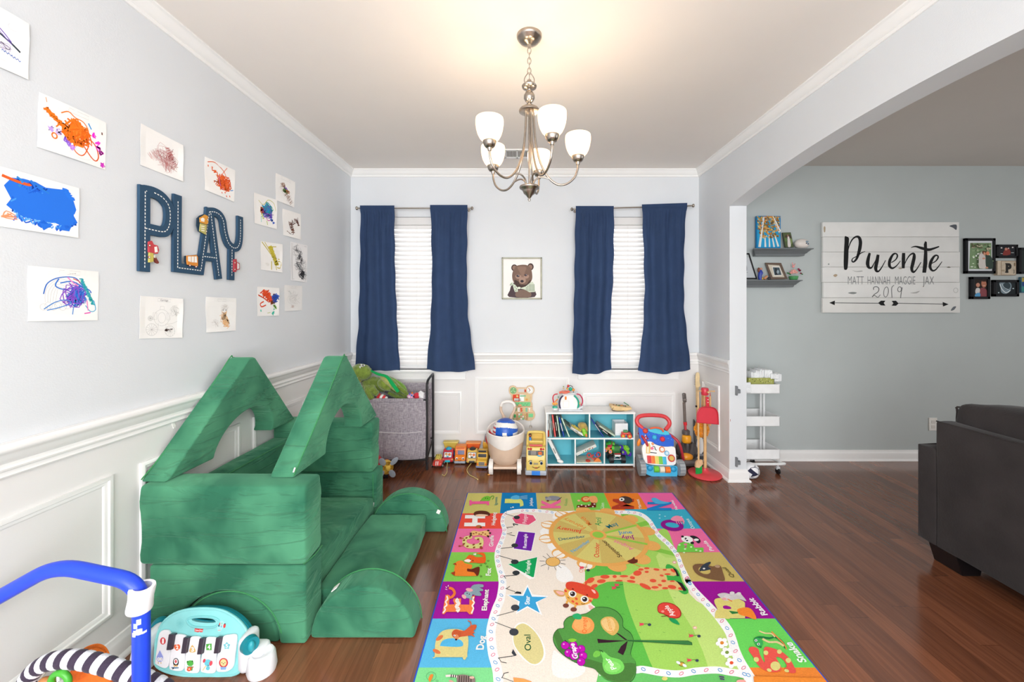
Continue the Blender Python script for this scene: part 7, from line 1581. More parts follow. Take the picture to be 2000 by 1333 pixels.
# gallery frames
def frame(lab, x0, y0, x1, y1, art, col='#1b1c20', depth=.024, fw=3.6, mat_=None, name='picture_frame'):
 """px box on the far wall"""
 Y = YF - depth; a = P(x0, y0, Y); c = P(x1, y1, Y); w = fw/FPX*Y
 t = thing(name, lab, 'picture frame', ((a.x+c.x)/2, YF, c.z), 'frames on the living room wall')
 b = B('matte')
 for q in ((a.x, a.x+w, c.z, a.z), (c.x-w, c.x, c.z, a.z), (a.x, c.x, a.z-w, a.z), (a.x, c.x, c.z, c.z+w)): b.bb(q[0], q[1], Y, YF, q[2], q[3], col, bev=.002)
 part('frame', b, t)
 b = B('print'); b.bb(a.x+w*.6, c.x-w*.6, Y+.008, YF-.001, c.z+w*.6, a.z-w*.6, mat_ or '#2c2e30')
 A = Art(b, Plane((0, Y+.008, 0), (0, -1, 0)), PX); art(A, x0+fw, y0+fw, x1-fw, y1-fw); part('picture', b, t); return t
def photo_couple(A, x0, y0, x1, y1):
 A.poly([(x0, y0), (x1, y0), (x1, y1), (x0, y1)], '#dfe3e8'); A.use(1870, 440, 8.33)
 A.poly([(205, 290), (550, 290), (550, 715), (190, 715)], '#7f9a72'); rr = random.Random(8)
 for k in range(80):
  x = rr.uniform(210, 540); y = rr.uniform(300, 700); c_ = rr.choice(['#46583a', '#6b6a4e', '#9db78c', '#c7b9a0']) if y < 440 else rr.choice(['#b7d6a0', '#dfeed2', '#8fb07c', '#f0f4ea'])
  A.ell(x, y, rr.uniform(10, 30), rr.uniform(7, 18), c_, n=8)
 A.poly([(330, 480), (390, 460), (430, 520), (440, 600), (470, 700), (330, 705), (320, 600)], '#d9d2cc', 2); A.poly([(440, 490), (500, 500), (545, 560), (550, 710), (450, 700), (430, 600)], '#3a4a42', 2)
 A.ell(400, 450, 24, 30, '#6a4a38'); A.ell(415, 470, 20, 26, '#d99a7c'); A.ell(465, 462, 28, 32, '#e2906c'); A.ell(400, 545, 24, 14, '#d89a80'); A.ell(450, 695, 24, 14, '#d89a80')
frame('black framed wedding photo of a couple under trees, largest of the wall frames', 1886, 465.5, 1945, 534.5, photo_couple, fw=5)
def photo_a(A, x0, y0, x1, y1):
 A.use(1870, 440, 8.33); A.poly([(680, 345), (945, 345), (945, 500), (680, 500)], '#26262c'); A.poly([(740, 490), (750, 430), (800, 370), (850, 400), (860, 480)], '#8a3a34', 2); A.ell(790, 390, 24, 22, '#c98a78'); A.ell(715, 370, 14, 12, '#d9d4d4'); A.ell(830, 378, 12, 12, '#d8c4bc'); A.ell(896, 362, 14, 12, '#d9d4d4'); A.line([(700, 462), (735, 465)], 7, '#d4dcdc'); A.line([(870, 450), (915, 450)], 7, '#d4dcdc')
frame('small black frame with a dark red photo, right of the wedding photo', 1947, 478, 1989, 504, photo_a, fw=4)
def letter_p(A, x0, y0, x1, y1):
 pass
Yp_ = YF - .03; a = P(1948.5, 509.5, Yp_); c = P(1985, 538, Yp_)
b = B('wood'); b.bb(a.x, c.x, Yp_, YF-.0005, c.z, a.z, '#c3b39c', bev=.003); A = Art(b, Plane((0, Yp_, 0), (0, -1, 0)), (1870, 440, 8.33), mat='print')
A.line([(712, 585), (950, 585), (950, 810), (712, 810)], 7, '#8a6a4c', closed=True)
A.text('P', (785, 765), (880, 765), '#2a2826', top=(785, 620), bold=.07); A.line([(770, 765), (830, 765)], 12, '#2a2826'); A.line([(775, 628), (830, 628)], 12, '#2a2826'); A.text('3', (905, 785), (928, 785), '#4a443c', h=1.3)
A.ell(740, 740, 30, 16, '#a89880'); A.ell(930, 640, 12, 30, '#8f7a60')
solo('letter_block', b, 'wooden block with a black stencilled letter P between the small frames', 'wall block')
def photo_b(A, x0, y0, x1, y1):
 A.use(1870, 440, 8.33); A.poly([(285, 885), (500, 885), (470, 1170), (285, 1170)], '#2a211e'); A.poly([(365, 1040), (420, 1020), (475, 1060), (475, 1170), (370, 1170)], '#8c4a50', 2); A.ell(430, 950, 44, 66, '#b9785e'); A.poly([(395, 900), (430, 880), (470, 900), (478, 980), (462, 920), (400, 920)], '#3a2620'); A.ell(332, 975, 32, 34, '#c98f78'); A.poly([(300, 1030), (360, 1030), (355, 1110), (290, 1110)], '#d8d6d4', 2); A.poly([(290, 1120), (360, 1100), (368, 1168), (288, 1170)], '#5aa0d0', 2); A.line([(410, 985), (450, 985)], 6, '#e8d8d0')
frame('black framed photo of a woman and a small child, lower left of the frames', 1897, 541, 1934.5, 584.5, photo_b, fw=5)
def photo_c(A, x0, y0, x1, y1):
 A.use(1870, 440, 8.33); A.poly([(650, 925), (955, 915), (955, 1130), (650, 1135)], '#20282c'); A.poly([(680, 940), (760, 925), (850, 930), (880, 1000), (850, 1080), (780, 1120), (710, 1090), (700, 1000)], '#7f919b', 3); A.ell(800, 990, 62, 58, '#39474f'); A.line([(690, 960), (720, 1040), (790, 1100), (860, 1060)], 14, '#dfe8ec', sm=3); A.line([(720, 950), (760, 1020), (830, 1050)], 9, '#c4d2d8', sm=3); A.ell(905, 1033, 13, 9, '#c8d4d8'); A.ell(668, 1100, 12, 9, '#c8d4d8')
frame('black framed grey ultrasound picture, lower right of the frames', 1941, 547, 1991, 579.5, photo_c, fw=5)
frame('dark frame cut off by the right edge of the photo, upper', 1991, 484, 2024, 535, lambda A, *q: A.poly([(1996, 489), (2020, 489), (2020, 530), (1996, 530)], '#2c3634'), fw=4)
frame('colourful small canvas cut off by the right edge of the photo, lower', 1995, 541.5, 2022, 572, lambda A, *q: (A.poly([(1995, 542), (2022, 542), (2022, 572), (1995, 572)], '#3a6a8c'), A.ell(1998, 546, 6, 5, '#b8a450'), A.ell(2001, 555, 5, 5, '#2f4a86'), A.ell(1998, 565, 6, 5, '#3f8f86')), col='#4a7a92', fw=1.0)
# floating ledges and ornaments
def ledge(lab, px0, px1, py_top, py_bot, D=.115):
 Yl = YF - D; x0 = P(px0, 0, Yl).x; x1 = P(px1, 0, Yl).x; zt = P(0, py_top, Yl).z; h = .062
 prof = [(D, 0), (D, -.008), (D-.012, -.012), (D-.03, -.03), (D-.036, -.04), (D-.045, -.044), (D-.05, -h), (.0, -h), (0, 0)]
 vs = []
 k = len(prof)
 for s_, x in ((1, x0), (-1, x1)):
  for d, z in prof: vs.append((x + s_*(D-d)*(1 if d > 0 else .55), YF-d, zt+z))
 fs = [[i, (i+1) % k, k+(i+1) % k, k+i] for i in range(k)] + [list(range(k))[::-1], list(range(k, 2*k))]
 b = B('plastic'); b.raw(vs, fs, '#6f7476'); solo('wall_ledge', b, lab, 'wall shelf', 'grey wall ledges'); return zt
zt1 = ledge('upper grey moulded wall ledge with the birch painting on it', 1471, 1589.5, 485, 503)
zt2 = ledge('lower grey moulded wall ledge, partly hidden by the arch post', 1395, 1568, 547, 566)
c9 = (1440, 400, 5.5536)
def lq(x, y, Y): return P(c9[0]+x/c9[2], c9[1]+y/c9[2], Y)
# birch canvas
Yk = YF - .05; a = lq(205, 122, Yk); c = lq(470, 462, Yk)
t = thing('canvas_painting', 'canvas painting of birch trees with gold leaves on a blue sky', 'painting', ((a.x+c.x)/2, Yk, zt1))
b = B('print'); b.bb(a.x+.004, c.x, Yk, Yk+.02, zt1, a.z, '#1f7fb8', bev=.001)
A = Art(b, Plane((0, Yk, 0), (0, -1, 0)), c9, step=.00003); A.poly([(212, 128), (455, 125), (468, 462), (222, 465)], '#2d9fd0'); rr = random.Random(6)
for p0, p1, w0, w1 in (((285, 135), (240, 460), 16, 26), ((375, 130), (460, 300), 14, 22), ((300, 330), (305, 460), 8, 20), ((345, 320), (350, 460), 8, 16), ((375, 330), (400, 460), 8, 18), ((400, 310), (445, 455), 9, 20)): A.line([p0, p1], [w0, w1], '#e9e6df')
for k in range(300):
 x = rr.uniform(218, 456); y = 132 + 230*rr.random()**1.3
 if y > 290 and abs(x-340) > 70 and rr.random() < .6: continue
 A.ell(x, y, rr.uniform(6, 15), rr.uniform(5, 10), rr.choice(['#a8884a', '#c9a25a', '#6f5330', '#d8be7a', '#8c6a34', '#d98a3a']), rot=rr.uniform(0, 90), n=7)
A.line([(285, 135), (262, 290), (240, 460)], [8, 12, 18], '#eeece6'); A.line([(385, 135), (460, 290)], [9, 14], '#eeece6')
part('canvas', b, t)
# small photo, egg
Yk = YF - .06; a = lq(490, 300, Yk)
t = thing('photo_plaque', 'small tilted photo plaque of a white figure in a garden on the upper ledge', 'photo', lq(560, 462, Yk))
pts = [(490, 303), (580, 300), (615, 462), (522, 464)]
b = B('print'); b.prism(pts, lambda u, v, w: Vector((lq(u, v, Yk).x, w, max(zt1, lq(u, v, Yk).z))), Yk, Yk+.012, '#4a5240')
A = Art(b, Plane((0, Yk, 0), (0, -1, 0)), c9, step=.00003); A.poly([(495, 306), (577, 304), (609, 458), (527, 460)], '#55603f'); A.ell(550, 350, 34, 26, '#4a3f34'); A.ell(575, 400, 24, 34, '#7a8a5a'); A.poly([(545, 350), (560, 345), (575, 400), (580, 455), (550, 458), (545, 400)], '#d8d0cc', 2); A.ell(548, 335, 10, 12, '#8a6a58'); A.ell(528, 380, 12, 24, '#5f7a4a')
part('picture', b, t)
p = lq(698, 430, YF-.06); rz_ = .046
t = thing('painted_egg', 'white egg-shaped ornament with a painted blue flower on the upper ledge', 'ornament', (p.x, p.y, zt1))
b = B('plastic'); b.ell((p.x, p.y, zt1+rz_+.001), (.062, .045, rz_), '#e6ddd6', n=28)
part('shell', b, t)
b = B('plastic')
for dx, dz, rx, rz2, c_ in ((.018, .012, .02, .014, '#7f96a4'), (.03, -.006, .014, .012, '#5a7088'), (.012, -.002, .01, .008, '#3f4a52'), (.034, .014, .01, .01, '#a9b8c0')):
 yy = -.045*math.sqrt(max(.05, 1-(dx/.062)**2-(dz/rz_)**2)); b.ell((p.x+dx, p.y+yy, zt1+rz_+.001+dz), (rx*.7, .004, rz2*.7), c_, n=10)
part('painted_flower', b, t, 'blue-grey painted flower')
# lower ledge
def tilted_frame(lab, pts, w_, col, inner, art, Yk, zt, grp):
 t = thing('picture_frame', lab, 'picture frame', lq((pts[2][0]+pts[3][0])/2, pts[2][1], Yk), grp)
 f = lambda u, v, w: Vector((lq(u, v, Yk).x, w + (lq(u, v, Yk).z-zt)*.18, max(zt, lq(u, v, Yk).z)))
 b = B('plastic'); cx_ = sum(p[0] for p in pts)/4; cy_ = sum(p[1] for p in pts)/4
 ins = []
 for i, p in enumerate(pts):
  l = math.hypot(cx_-p[0], cy_-p[1]); ins.append((p[0]+(cx_-p[0])/l*w_*1.4, p[1]+(cy_-p[1])/l*w_*1.4))
 for i in range(4):
  j = (i+1) % 4; b.prism([pts[i], pts[j], ins[j], ins[i]], f, Yk-.012, Yk, col, bev=.001)
 part('frame', b, t)
 b = B('print'); b.prism([((p[0]+q[0])/2, (p[1]+q[1])/2) for p, q in zip(pts, ins)], f, Yk-.004, Yk, inner)
 A = Art(b, Plane((0, Yk-.0045, zt), (0, -1, .18)), c9, step=.00003); art(A, ins); part('picture', b, t); return t
tilted_frame('black framed white print on the lower ledge beside the arch post', [(-60, 520), (155, 520), (212, 808), (-60, 808)], 14, '#1d1c20', '#c9cdd0', lambda A, i: (A.line([(96, 640), (104, 700), (98, 720)], 4, '#6f7478', sm=2), A.line([(70, 735), (115, 735)], 3, '#6f7478')), YF-.035, zt2, 'frames on the lower ledge')
tilted_frame('wooden photo frame with a beige mat on the lower ledge', [(318, 628), (490, 630), (540, 808), (362, 812)], 22, '#6a584c', '#cfc6b4', lambda A, i: (A.poly([(375, 668), (462, 670), (492, 770), (398, 775)], '#e4e0d8'), A.poly([(385, 680), (455, 682), (480, 762), (404, 766)], '#4b5a62'), A.poly([(410, 690), (425, 690), (440, 760), (412, 762)], '#2b2f34'), A.ell(440, 730, 14, 20, '#9aa8b0')), YF-.05, zt2, 'frames on the lower ledge')
p = lq(262, 800, YF-.07); t = thing('figurine', 'painted figurine in blue and gold on the lower ledge', 'figurine', (p.x, p.y, zt2)); u = 1/FPX*3.61/c9[2]
fq = lambda x, y: Vector(((x-262)*u + p.x, p.y, zt2 + (812-y)*u))
b = B('plastic'); b.tube([fq(250, 810), fq(245, 770), fq(252, 730), fq(248, 700)], [.014, .016, .018, .01], '#2a3fa0', n=10); b.ell(fq(262, 735), (.014, .012, .018), '#2746b4'); part('body', b, t)
b = B('plastic'); b.ell(fq(258, 690), (.012, .011, .012), '#d0927a'); b.ell(fq(232, 700), (.01, .012, .022), '#7a3f2c'); part('head', b, t)
b = B('plastic'); b.ell(fq(265, 795), (.016, .012, .013), '#c9a23a'); b.tube([fq(290, 800), fq(310, 780), fq(325, 765)], [.011, .012, .008], '#c78a62', n=8); b.ell(fq(345, 795), (.014, .012, .015), '#2a2a2e'); b.ell(fq(322, 775), (.006, .006, .012), '#3a3a42', rot=(0, 25, 0)); part('base', b, t)
p = lq(610, 805, YF-.06); t = thing('flower_pot', 'green glass pot with pink flowers and a pink bunny on the lower ledge', 'flower pot', (p.x, p.y, zt2));
fq = lambda x, y, dy=0: Vector(((x-610)*u + p.x, p.y+dy, zt2 + (812-y)*u))
b = B('plastic'); b.lathe([(0, 0), (.024, 0), (.03, .004), (.036, .02), (.039, .034), (.035, .038), (.03, .036), (0, .03)], (p.x, p.y, zt2+.0005), '#4f9a5c', n=24); part('pot', b, t)
for x, y, r, c_ in ((612, 715, .022, '#efb2a8'), (585, 730, .014, '#e9a29a'), (640, 725, .014, '#f0c0b4'), (678, 705, .011, '#7a2340'), (665, 690, .009, '#93304e'), (690, 735, .008, '#8a2f48')):
 b = B('fabric'); b.ell(fq(x, y), (r, r*.8, r*.85), c_, n=14, nz=r*.35, nsc=4); b.ell(fq(x, y, -r*.5), (r*.5, r*.4, r*.45), '#d98a84' if r > .012 else c_, n=10, nz=r*.2); part('flower', b, t)
for x, y in ((550, 735), (700, 742), (570, 745)):
 b = B('fabric'); b.ell(fq(x, y), (.013, .004, .006), '#3f7a44', rot=(0, 30, 0), n=8); part('leaf', b, t)
b = B('plastic'); b.ell(fq(608, 660), (.011, .01, .015), '#e79a98'); b.ell(fq(600, 632), (.004, .003, .013), '#e79a98', rot=(0, -15, 0)); b.ell(fq(625, 640), (.004, .003, .012), '#e79a98', rot=(0, 15, 0)); part('bunny', b, t, 'pink bunny pick')
# white trolley
TX1 = P(1523, 0, 3.36).x; TX0 = TX1 - .42; TY0, TY1 = 3.36, 3.62
kt = (1400, 690, 4.937)
tz = lambda y, Y=TY0: P(0, kt[1]+y/kt[2], Y).z
t = thing('utility_trolley', 'white three-tier metal trolley on castors behind the arch post', 'trolley', ((TX0+TX1)/2, (TY0+TY1)/2, 0))
TW = '#f0f1f1'
for y0, y1 in ((305, 392), (615, 708), (935, 1027)):
 z1, z0 = tz(y0), tz(y1); b = B('plastic'); w = .003
 for q in ((TX0, TX1, TY0, TY0+w), (TX0, TX1, TY1-w, TY1), (TX0, TX0+w, TY0, TY1), (TX1-w, TX1, TY0, TY1)): b.bb(*q, z0, z1, TW, bev=.001)
 b.bb(TX0, TX1, TY0, TY1, z0, z0+.003, TW)
 b.tube([(TX0, TY0, z1), (TX1, TY0, z1), (TX1, TY1, z1), (TX0, TY1, z1)], .0035, TW, sm=0, n=6, closed=True); part('tray', b, t)
for x in (TX1-.045, TX0+.045):
 for y in (TY1-.07, TY1-.115):
  b = B('plastic'); b.cyl((x, y, tz(1027)+.004), (x, y, tz(330)), .009, col=TW, n=12); part('post', b, t)
zb = .083
b = B('plastic'); b.tube([(TX0+.01, TY0+.02, zb), (TX1+.02, TY0+.02, zb), (TX1+.035, TY0+.05, zb), (TX1+.01, TY0+.13, zb+.01), (TX1-.04, TY1-.1, zb+.02), (TX1-.045, TY1-.07, .12)], .012, TW, n=10, sm=5); b.tube([(TX0, TY0+.02, zb), (TX0-.02, TY0+.06, zb), (TX0+.04, TY1-.08, .12)], .012, TW, n=10, sm=5); part('base_rail', b, t)
for x, y in ((TX1-.003, TY0+.02), (TX0+.01, TY0+.02), (TX1-.10, TY1-.04), (TX0+.06, TY1-.04)):
 b = B('plastic'); b.cyl((x-.009, y, .024), (x+.009, y, .024), .024, col='#1c1c1e', n=18); b.box((x, y, .05), (.028, .02, .026), '#c9ccd0', bev=.003); b.cyl((x, y, .06), (x, y, zb), .006, col='#c9ccd0', n=8); part('castor', b, t, 'black castor')
# contents
z1 = tz(392)+.004
t = thing('green_basket', 'low olive green basket with dark dots on the top tray of the trolley', 'basket', (P(1486, 0, 3.42).x, 3.45, z1))
xa, xb_ = P(1461, 0, 3.40).x, P(1512, 0, 3.40).x; zt_ = tz(240, 3.40); b = B('matte')
for q in ((xa, xb_, 3.40, 3.404), (xa, xb_, 3.546, 3.55), (xa, xa+.004, 3.40, 3.55), (xb_-.004, xb_, 3.40, 3.55)): b.bb(*q, z1, zt_, '#a5a85c', bev=.001)
b.bb(xa, xb_, 3.40, 3.55, z1, z1+.004, '#a5a85c'); rr = random.Random(1)
for k in range(26): b.ell((rr.uniform(xa+.01, xb_-.01), 3.3995, rr.uniform(zt_-.045, zt_-.008)), (.0035, .001, .003), rr.choice(['#3a3c28', '#5d6038', '#e0dfb0']), n=7)
part('basket', b, t)
for k, (x, y, Y, r, nm, lab) in enumerate([(1478, 730, 3.46, (.035, .05, .034), 0, 'white diaper at the left of the trolley pile, on the basket'), (1486, 728, 3.48, (.032, .05, .036), 0, 'white diaper second from left on the basket pile'), (1495, 730, 3.46, (.034, .05, .038), 0, 'tall white diaper at the right side of the basket pile'), (1468, 733, 3.46, (.03, .05, .032), 0, 'white diaper nearest the arch post on the basket'), (1514, 736, 3.46, (.036, .05, .034), 0, 'white diaper slipping off the right side of the basket'), (1506, 734, 3.44, (.03, .05, .022), 0, 'white diaper lying flat beside the right one')]):
 t = thing('diaper', lab, 'diaper', P(x, y+8, Y), 'diapers on the trolley')
 b = B('fabric'); c0 = P(x, y, Y)
 for q in range(4): b.rbox(c0.x-r[0]+.016*q, c0.x-r[0]+.016*q+.015, c0.y-.05, c0.y+.05, c0.z-r[2], c0.z+r[2]-.004*(q % 2), .006, (4, 5, 6), .007, (14, 9, 14), col='#eef0f1')
 part('fold', b, t)
for k, (y, lab) in enumerate(((752, 'white diaper tucked at the front left of the top tray, upper'), (762, 'white diaper tucked at the front left of the top tray, lower'))):
 c0 = P(1460, y, TY0-.012); t = thing('diaper', lab, 'diaper', c0, 'diapers on the trolley'); b = B('fabric'); b.rbox(c0.x-.05, c0.x+.025, TY0-.024, TY0-.002, c0.z-.022, c0.z+.022, .008, (6, 4, 5), .006, (12, 9, 12), col='#eef0f1'); part('fold', b, t)
t = thing('small_trinket', 'tiny brown trinket lying in the middle tray of the trolley', 'trinket', (P(1467, 812, 3.45).x, 3.45, tz(708)+.004)); b = B('plastic'); b.ell((P(1467, 812, 3.5).x, 3.5, tz(708)+.012), (.015, .01, .008), '#8a4a3a', n=10); part('body', b, t)
# soccer ball on the floor
pc = F(1471, 938); R_ = .065; cB = Vector((P(1469, 0, 3.27).x, 3.29, R_))
t = thing('soccer_ball', 'white and navy soccer ball on the floor behind the arch post', 'ball', (cB.x, cB.y, 0))
b = B('plastic'); b.ell(cB, R_, '#f0f0f2', n=32); part('shell', b, t)
b = B('print'); c_ = '#2b2c44'
def sph(th, ph, r=R_+.0008): return cB + Vector((math.sin(ph)*math.cos(th), -math.cos(ph)*math.cos(th), math.sin(th)))*r
def sline(pts, w, col):
 q = catmull([(a, c, 0) for a, c in pts], 5)
 for a, c in zip(q, q[1:]):
  d = Vector((c.x-a.x, c.y-a.y, 0)); d = d.normalized()*w if d.length else Vector((w, 0, 0)); n_ = (-d.y, d.x)
  b.raw([sph(a.x+n_[0], a.y+n_[1]), sph(c.x+n_[0], c.y+n_[1]), sph(c.x-n_[0], c.y-n_[1]), sph(a.x-n_[0], a.y-n_[1])], [[0, 1, 2, 3]], col)
def stri(p, col):
 m = 6
 for i in range(m):
  for j in range(m-i):
   def g(a, c): u, v = a/m, c/m; return sph(p[0][0]*(1-u-v)+p[1][0]*u+p[2][0]*v, p[0][1]*(1-u-v)+p[1][1]*u+p[2][1]*v)
   b.raw([g(i, j), g(i+1, j), g(i, j+1)], [[0, 1, 2]], col)
   if i+j < m-1: b.raw([g(i+1, j), g(i+1, j+1), g(i, j+1)], [[0, 1, 2]], col)
stri([(.62, -.55), (-.1, -.35), (-.15, .45)], c_); stri([(-.15, .45), (-.5, -.5), (-.1, -.35)], c_); stri([(.62, -.55), (.2, -.9), (-.1, -.35)], c_)
sline([(.62, -.55), (.75, .1), (.5, .6), (-.15, .45)], .035, c_); sline([(.5, .6), (.3, 1.0), (-.3, 1.1)], .035, c_); sline([(-.15, .45), (-.5, .7), (-.8, .3), (-.5, -.5)], .035, c_); sline([(-.8, .3), (-1.0, -.4)], .04, c_); sline([(.75, .1), (1.0, .5)], .04, c_)
part('panels', b, t, 'navy star panels')
b = B('print'); a = P(1426.4, 821.5, YJ-.0006); b.box(a, (.003, .0008, .018), '#a8543c'); solo('paint_chip', b, 'tiny reddish mark on the arch post between the two brackets', 'mark')
# ================================================================ CHILDREN'S DRAWINGS ON THE LEFT WALL
class Paper:
 """a sheet taped to the left wall; art in sheet coordinates u 0..1, v 0..1 (v up)"""
 def __init__(s, q, lab, seed=0, col='#f6f4f1'):
  s.w = [LEFTWALL.at(x, y) for x, y in q]          # TL, TR, BR, BL
  s.b = B('paper'); s.seed = random.Random(seed); s.lab = lab; s.k = 0; n = 8
  for j in range(n):
   for i in range(n):
    s.b.raw([s.at3(i/n, j/n), s.at3((i+1)/n, j/n), s.at3((i+1)/n, (j+1)/n), s.at3(i/n, (j+1)/n)], [[0, 1, 2, 3]], col)
  for (a, c) in (((0, 0), (1, 0)), ((1, 0), (1, 1)), ((1, 1), (0, 1)), ((0, 1), (0, 0))):
   for i in range(n):
    p = [a[0]+(c[0]-a[0])*i/n, a[1]+(c[1]-a[1])*i/n]; q_ = [a[0]+(c[0]-a[0])*(i+1)/n, a[1]+(c[1]-a[1])*(i+1)/n]
    A3, B3 = s.at3(*p), s.at3(*q_); s.b.raw([A3, B3, B3 - Vector((.0007, 0, 0)), A3 - Vector((.0007, 0, 0))], [[0, 1, 2, 3]], col)
 def at3(s, u, v, lift=0):
  p = (s.w[3]*(1-u)+s.w[2]*u)*(1-v) + (s.w[0]*(1-u)+s.w[1]*u)*v
  e = min(u, 1-u)*min(v, 1-v)*4
  curl = .0015 + .004*(1-min(1, e*6))*(.5+.5*math.sin(u*5+s.w[0].y*9)) + .0012*math.sin(v*7+u*3)
  return Vector((XL + max(.001, curl) + lift, p.y, p.z))
 def line(s, pts, w, col, sm=3):
  """w in metres"""
  s.k += 1; lift = .0003 + s.k*.00001
  if sm: pts = [tuple(q)[:2] for q in catmull([(a, c, 0) for a, c in pts], sm)]
  P3 = [s.at3(min(.995, max(.005, a)), min(.995, max(.005, c)), lift) for a, c in pts]; m = len(P3); L = []; R = []
  for i, p in enumerate(P3):
   d = P3[min(i+1, m-1)] - P3[max(i-1, 0)]; d.x = 0
   d = d.normalized() if d.length > 1e-9 else Vector((0, 1, 0)); n_ = Vector((0, -d.z, d.y))*w/2; L.append(p+n_); R.append(p-n_)
  for i in range(m-1): s.b.raw([L[i], L[i+1], R[i+1], R[i]], [[0, 1, 2, 3]], col)
  return s
 def poly(s, pts, col):
  s.k += 1; s.b.raw([s.at3(a, c, .0003 + s.k*.00001) for a, c in pts], [list(range(len(pts)))], col); return s
 def circ(s, cx, cy, r, w, col, ry=None, n=16): return s.line([(cx+r*math.cos(6.283*i/n), cy+(ry or r)*math.sin(6.283*i/n)) for i in range(n+1)], w, col, 0)
 def scrib(s, cx, cy, rx, ry, n, w, col, jag=.5):
  r = s.seed; pts = []; a = r.uniform(0, 6.28); rx *= 1.35; ry *= 1.35
  for i in range(n):
   a += r.uniform(1.6, 3.6); q = r.uniform(.3, 1)**jag; pts.append((cx+rx*q*math.cos(a), cy+ry*q*math.sin(a)))
  return s.line(pts, w, col)
 def hatch(s, x0, y0, x1, y1, spread, n, w, cols):
  """strokes back and forth around a slanted axis"""
  r = s.seed; pts = []
  dx, dy = x1-x0, y1-y0; l = math.hypot(dx, dy); nx, ny = -dy/l, dx/l
  for i in range(n):
   t = i/n + r.uniform(-.06, .06); f = spread*(1 if i % 2 else -1)*r.uniform(.5, 1); pts.append((x0+dx*t+nx*f, y0+dy*t+ny*f))
  return s.line(pts, w, cols)
 def title(s, t=None, u=.5, v=.93, w=.3):
  s.line([(u-w/2, v-.035), (u+w/2, v-.035), (u+w/2, v+.035), (u-w/2, v+.035), (u-w/2, v-.035)], .0006, '#a9a7a8', 0)
  if t:
   vs, fs, x0, x1, y0, y1 = glyphs(t); sc_ = .045/1.0; A0 = s.at3(u-w*.3, v-.02, .0006); U = (s.at3(u+w*.3, v-.02, .0006)-A0)/(x1-x0); V = Vector((0, 0, 1))*U.length*1.0
   s.b.raw([A0+U*(p.x-x0)+V*p.y for p in vs], fs, '#77757a')
  return s
 def done(s): return solo('drawing', s.b, s.lab, 'drawing', "children's drawings on the left wall", wn=False, ang=180, origin=s.at3(.5, 0))
p = Paper([(-84, -33), (55, 47), (53, 156), (-84, 96)], 'drawing with thin purple and black strokes, cut off at the upper left corner', 1)
p.line([(.45, .62), (.7, .52), (.88, .42)], .006, '#39454f'); p.line([(.5, .7), (.62, .62), (.74, .52)], .003, '#7a5cc0'); p.line([(.48, .66), (.58, .6), (.75, .48)], .002, '#8c6ad0'); p.scrib(.62, .4, .12, .06, 14, .0015, '#b7a9cf'); p.hatch(.6, .32, .9, .26, .02, 14, .0018, '#5b7cc4'); p.circ(.75, .78, .07, .0012, '#d9d9dd', .05); p.circ(.62, .2, .1, .001, '#dcdcdf', .05); p.done()
p = Paper([(75, 180), (207, 240), (205, 332), (71, 287)], 'orange marker scribble drawing with purple and magenta dabs', 2)
p.title(None, .55, .92, .3); OR_ = '#f07a1e'
for k in range(4): p.hatch(.1, .78-.01*k, .5, .42, .035, 16, .007, OR_)
for k in range(5): p.scrib(.52, .52, .16, .22, 14, .006, ['#f07a1e', '#ea6c16', '#f5862c'][k % 3], .6)
p.scrib(.64, .5, .12, .18, 12, .0045, '#e8641a'); p.line([(.55, .4), (.5, .2), (.6, .12), (.68, .22), (.72, .45), (.6, .55), (.5, .45)], .0035, '#e8641a', 5); p.line([(.6, .4), (.8, .12), (.88, .2), (.84, .4), (.74, .5), (.66, .42)], .004, '#df5a1c', 5); p.line([(.3, .8), (.4, .88), (.5, .82), (.62, .8), (.7, .68), (.72, .5)], .0035, OR_, 5)
p.circ(.22, .32, .035, .004, OR_, .05); p.line([(.3, .6), (.24, .5)], .004, OR_); p.line([(.1, .88), (.08, .96)], .002, '#e9a56c')
for x, y, c_ in ((.17, .43, '#c9a2ee'), (.28, .42, '#d3b0f2'), (.38, .33, '#8a58d8'), (.42, .28, '#9a6ae0'), (.48, .22, '#d08af0'), (.8, .62, '#ee2cd0'), (.86, .5, '#f03cd6'), (.88, .4, '#ee2cd0'), (.92, .32, '#e23cc8'), (.95, .08, '#d23cc0')): p.scrib(x, y, .035, .05, 10, .003, c_)
p.line([(.7, .82), (.75, .72)], .004, '#2e94d6'); p.line([(.92, .75), (.925, .7)], .004, '#6a3a2a'); p.circ(.6, .13, .16, .0008, '#d5d5d5', .07); p.done()
p = Paper([(-72, 305), (153, 368), (151, 465), (-72, 432)], 'sheet covered in a big solid blue paint scribble with a little orange', 3)
BL_ = ['#1e5fd6', '#1540ac', '#4a9cf0', '#2a78e6', '#10389c', '#7cbcf6']
p.poly([(.30, .70), (.36, .86), (.52, .92), (.66, .84), (.74, .86), (.88, .90), (.94, .7), (.97, .55), (.95, .42), (.99, .3), (.92, .18), (.90, .1), (.80, .1), (.76, .2), (.64, .04), (.60, .2), (.44, .22), (.32, .38), (.36, .5)], '#2a74e2')
for k in range(26):
 y = .18+.66*((k*7) % 26)/26; p.hatch(.38+.05*abs(y-.5), y, .90-.1*abs(y-.5), y-.06, .06, 18, .0042, BL_[(k*5+k//3) % 6])
for k in range(12): p.scrib(.62+.03*(k % 3), .5, .17, .2, 16, .0028, BL_[(k*5) % 6])
p.hatch(.6, .12, .68, .2, .05, 10, .007, '#1f66d8'); p.hatch(.84, .9, .94, .7, .04, 10, .007, '#2a78e6'); p.hatch(.86, .16, .98, .3, .03, 8, .007, '#2368d8')
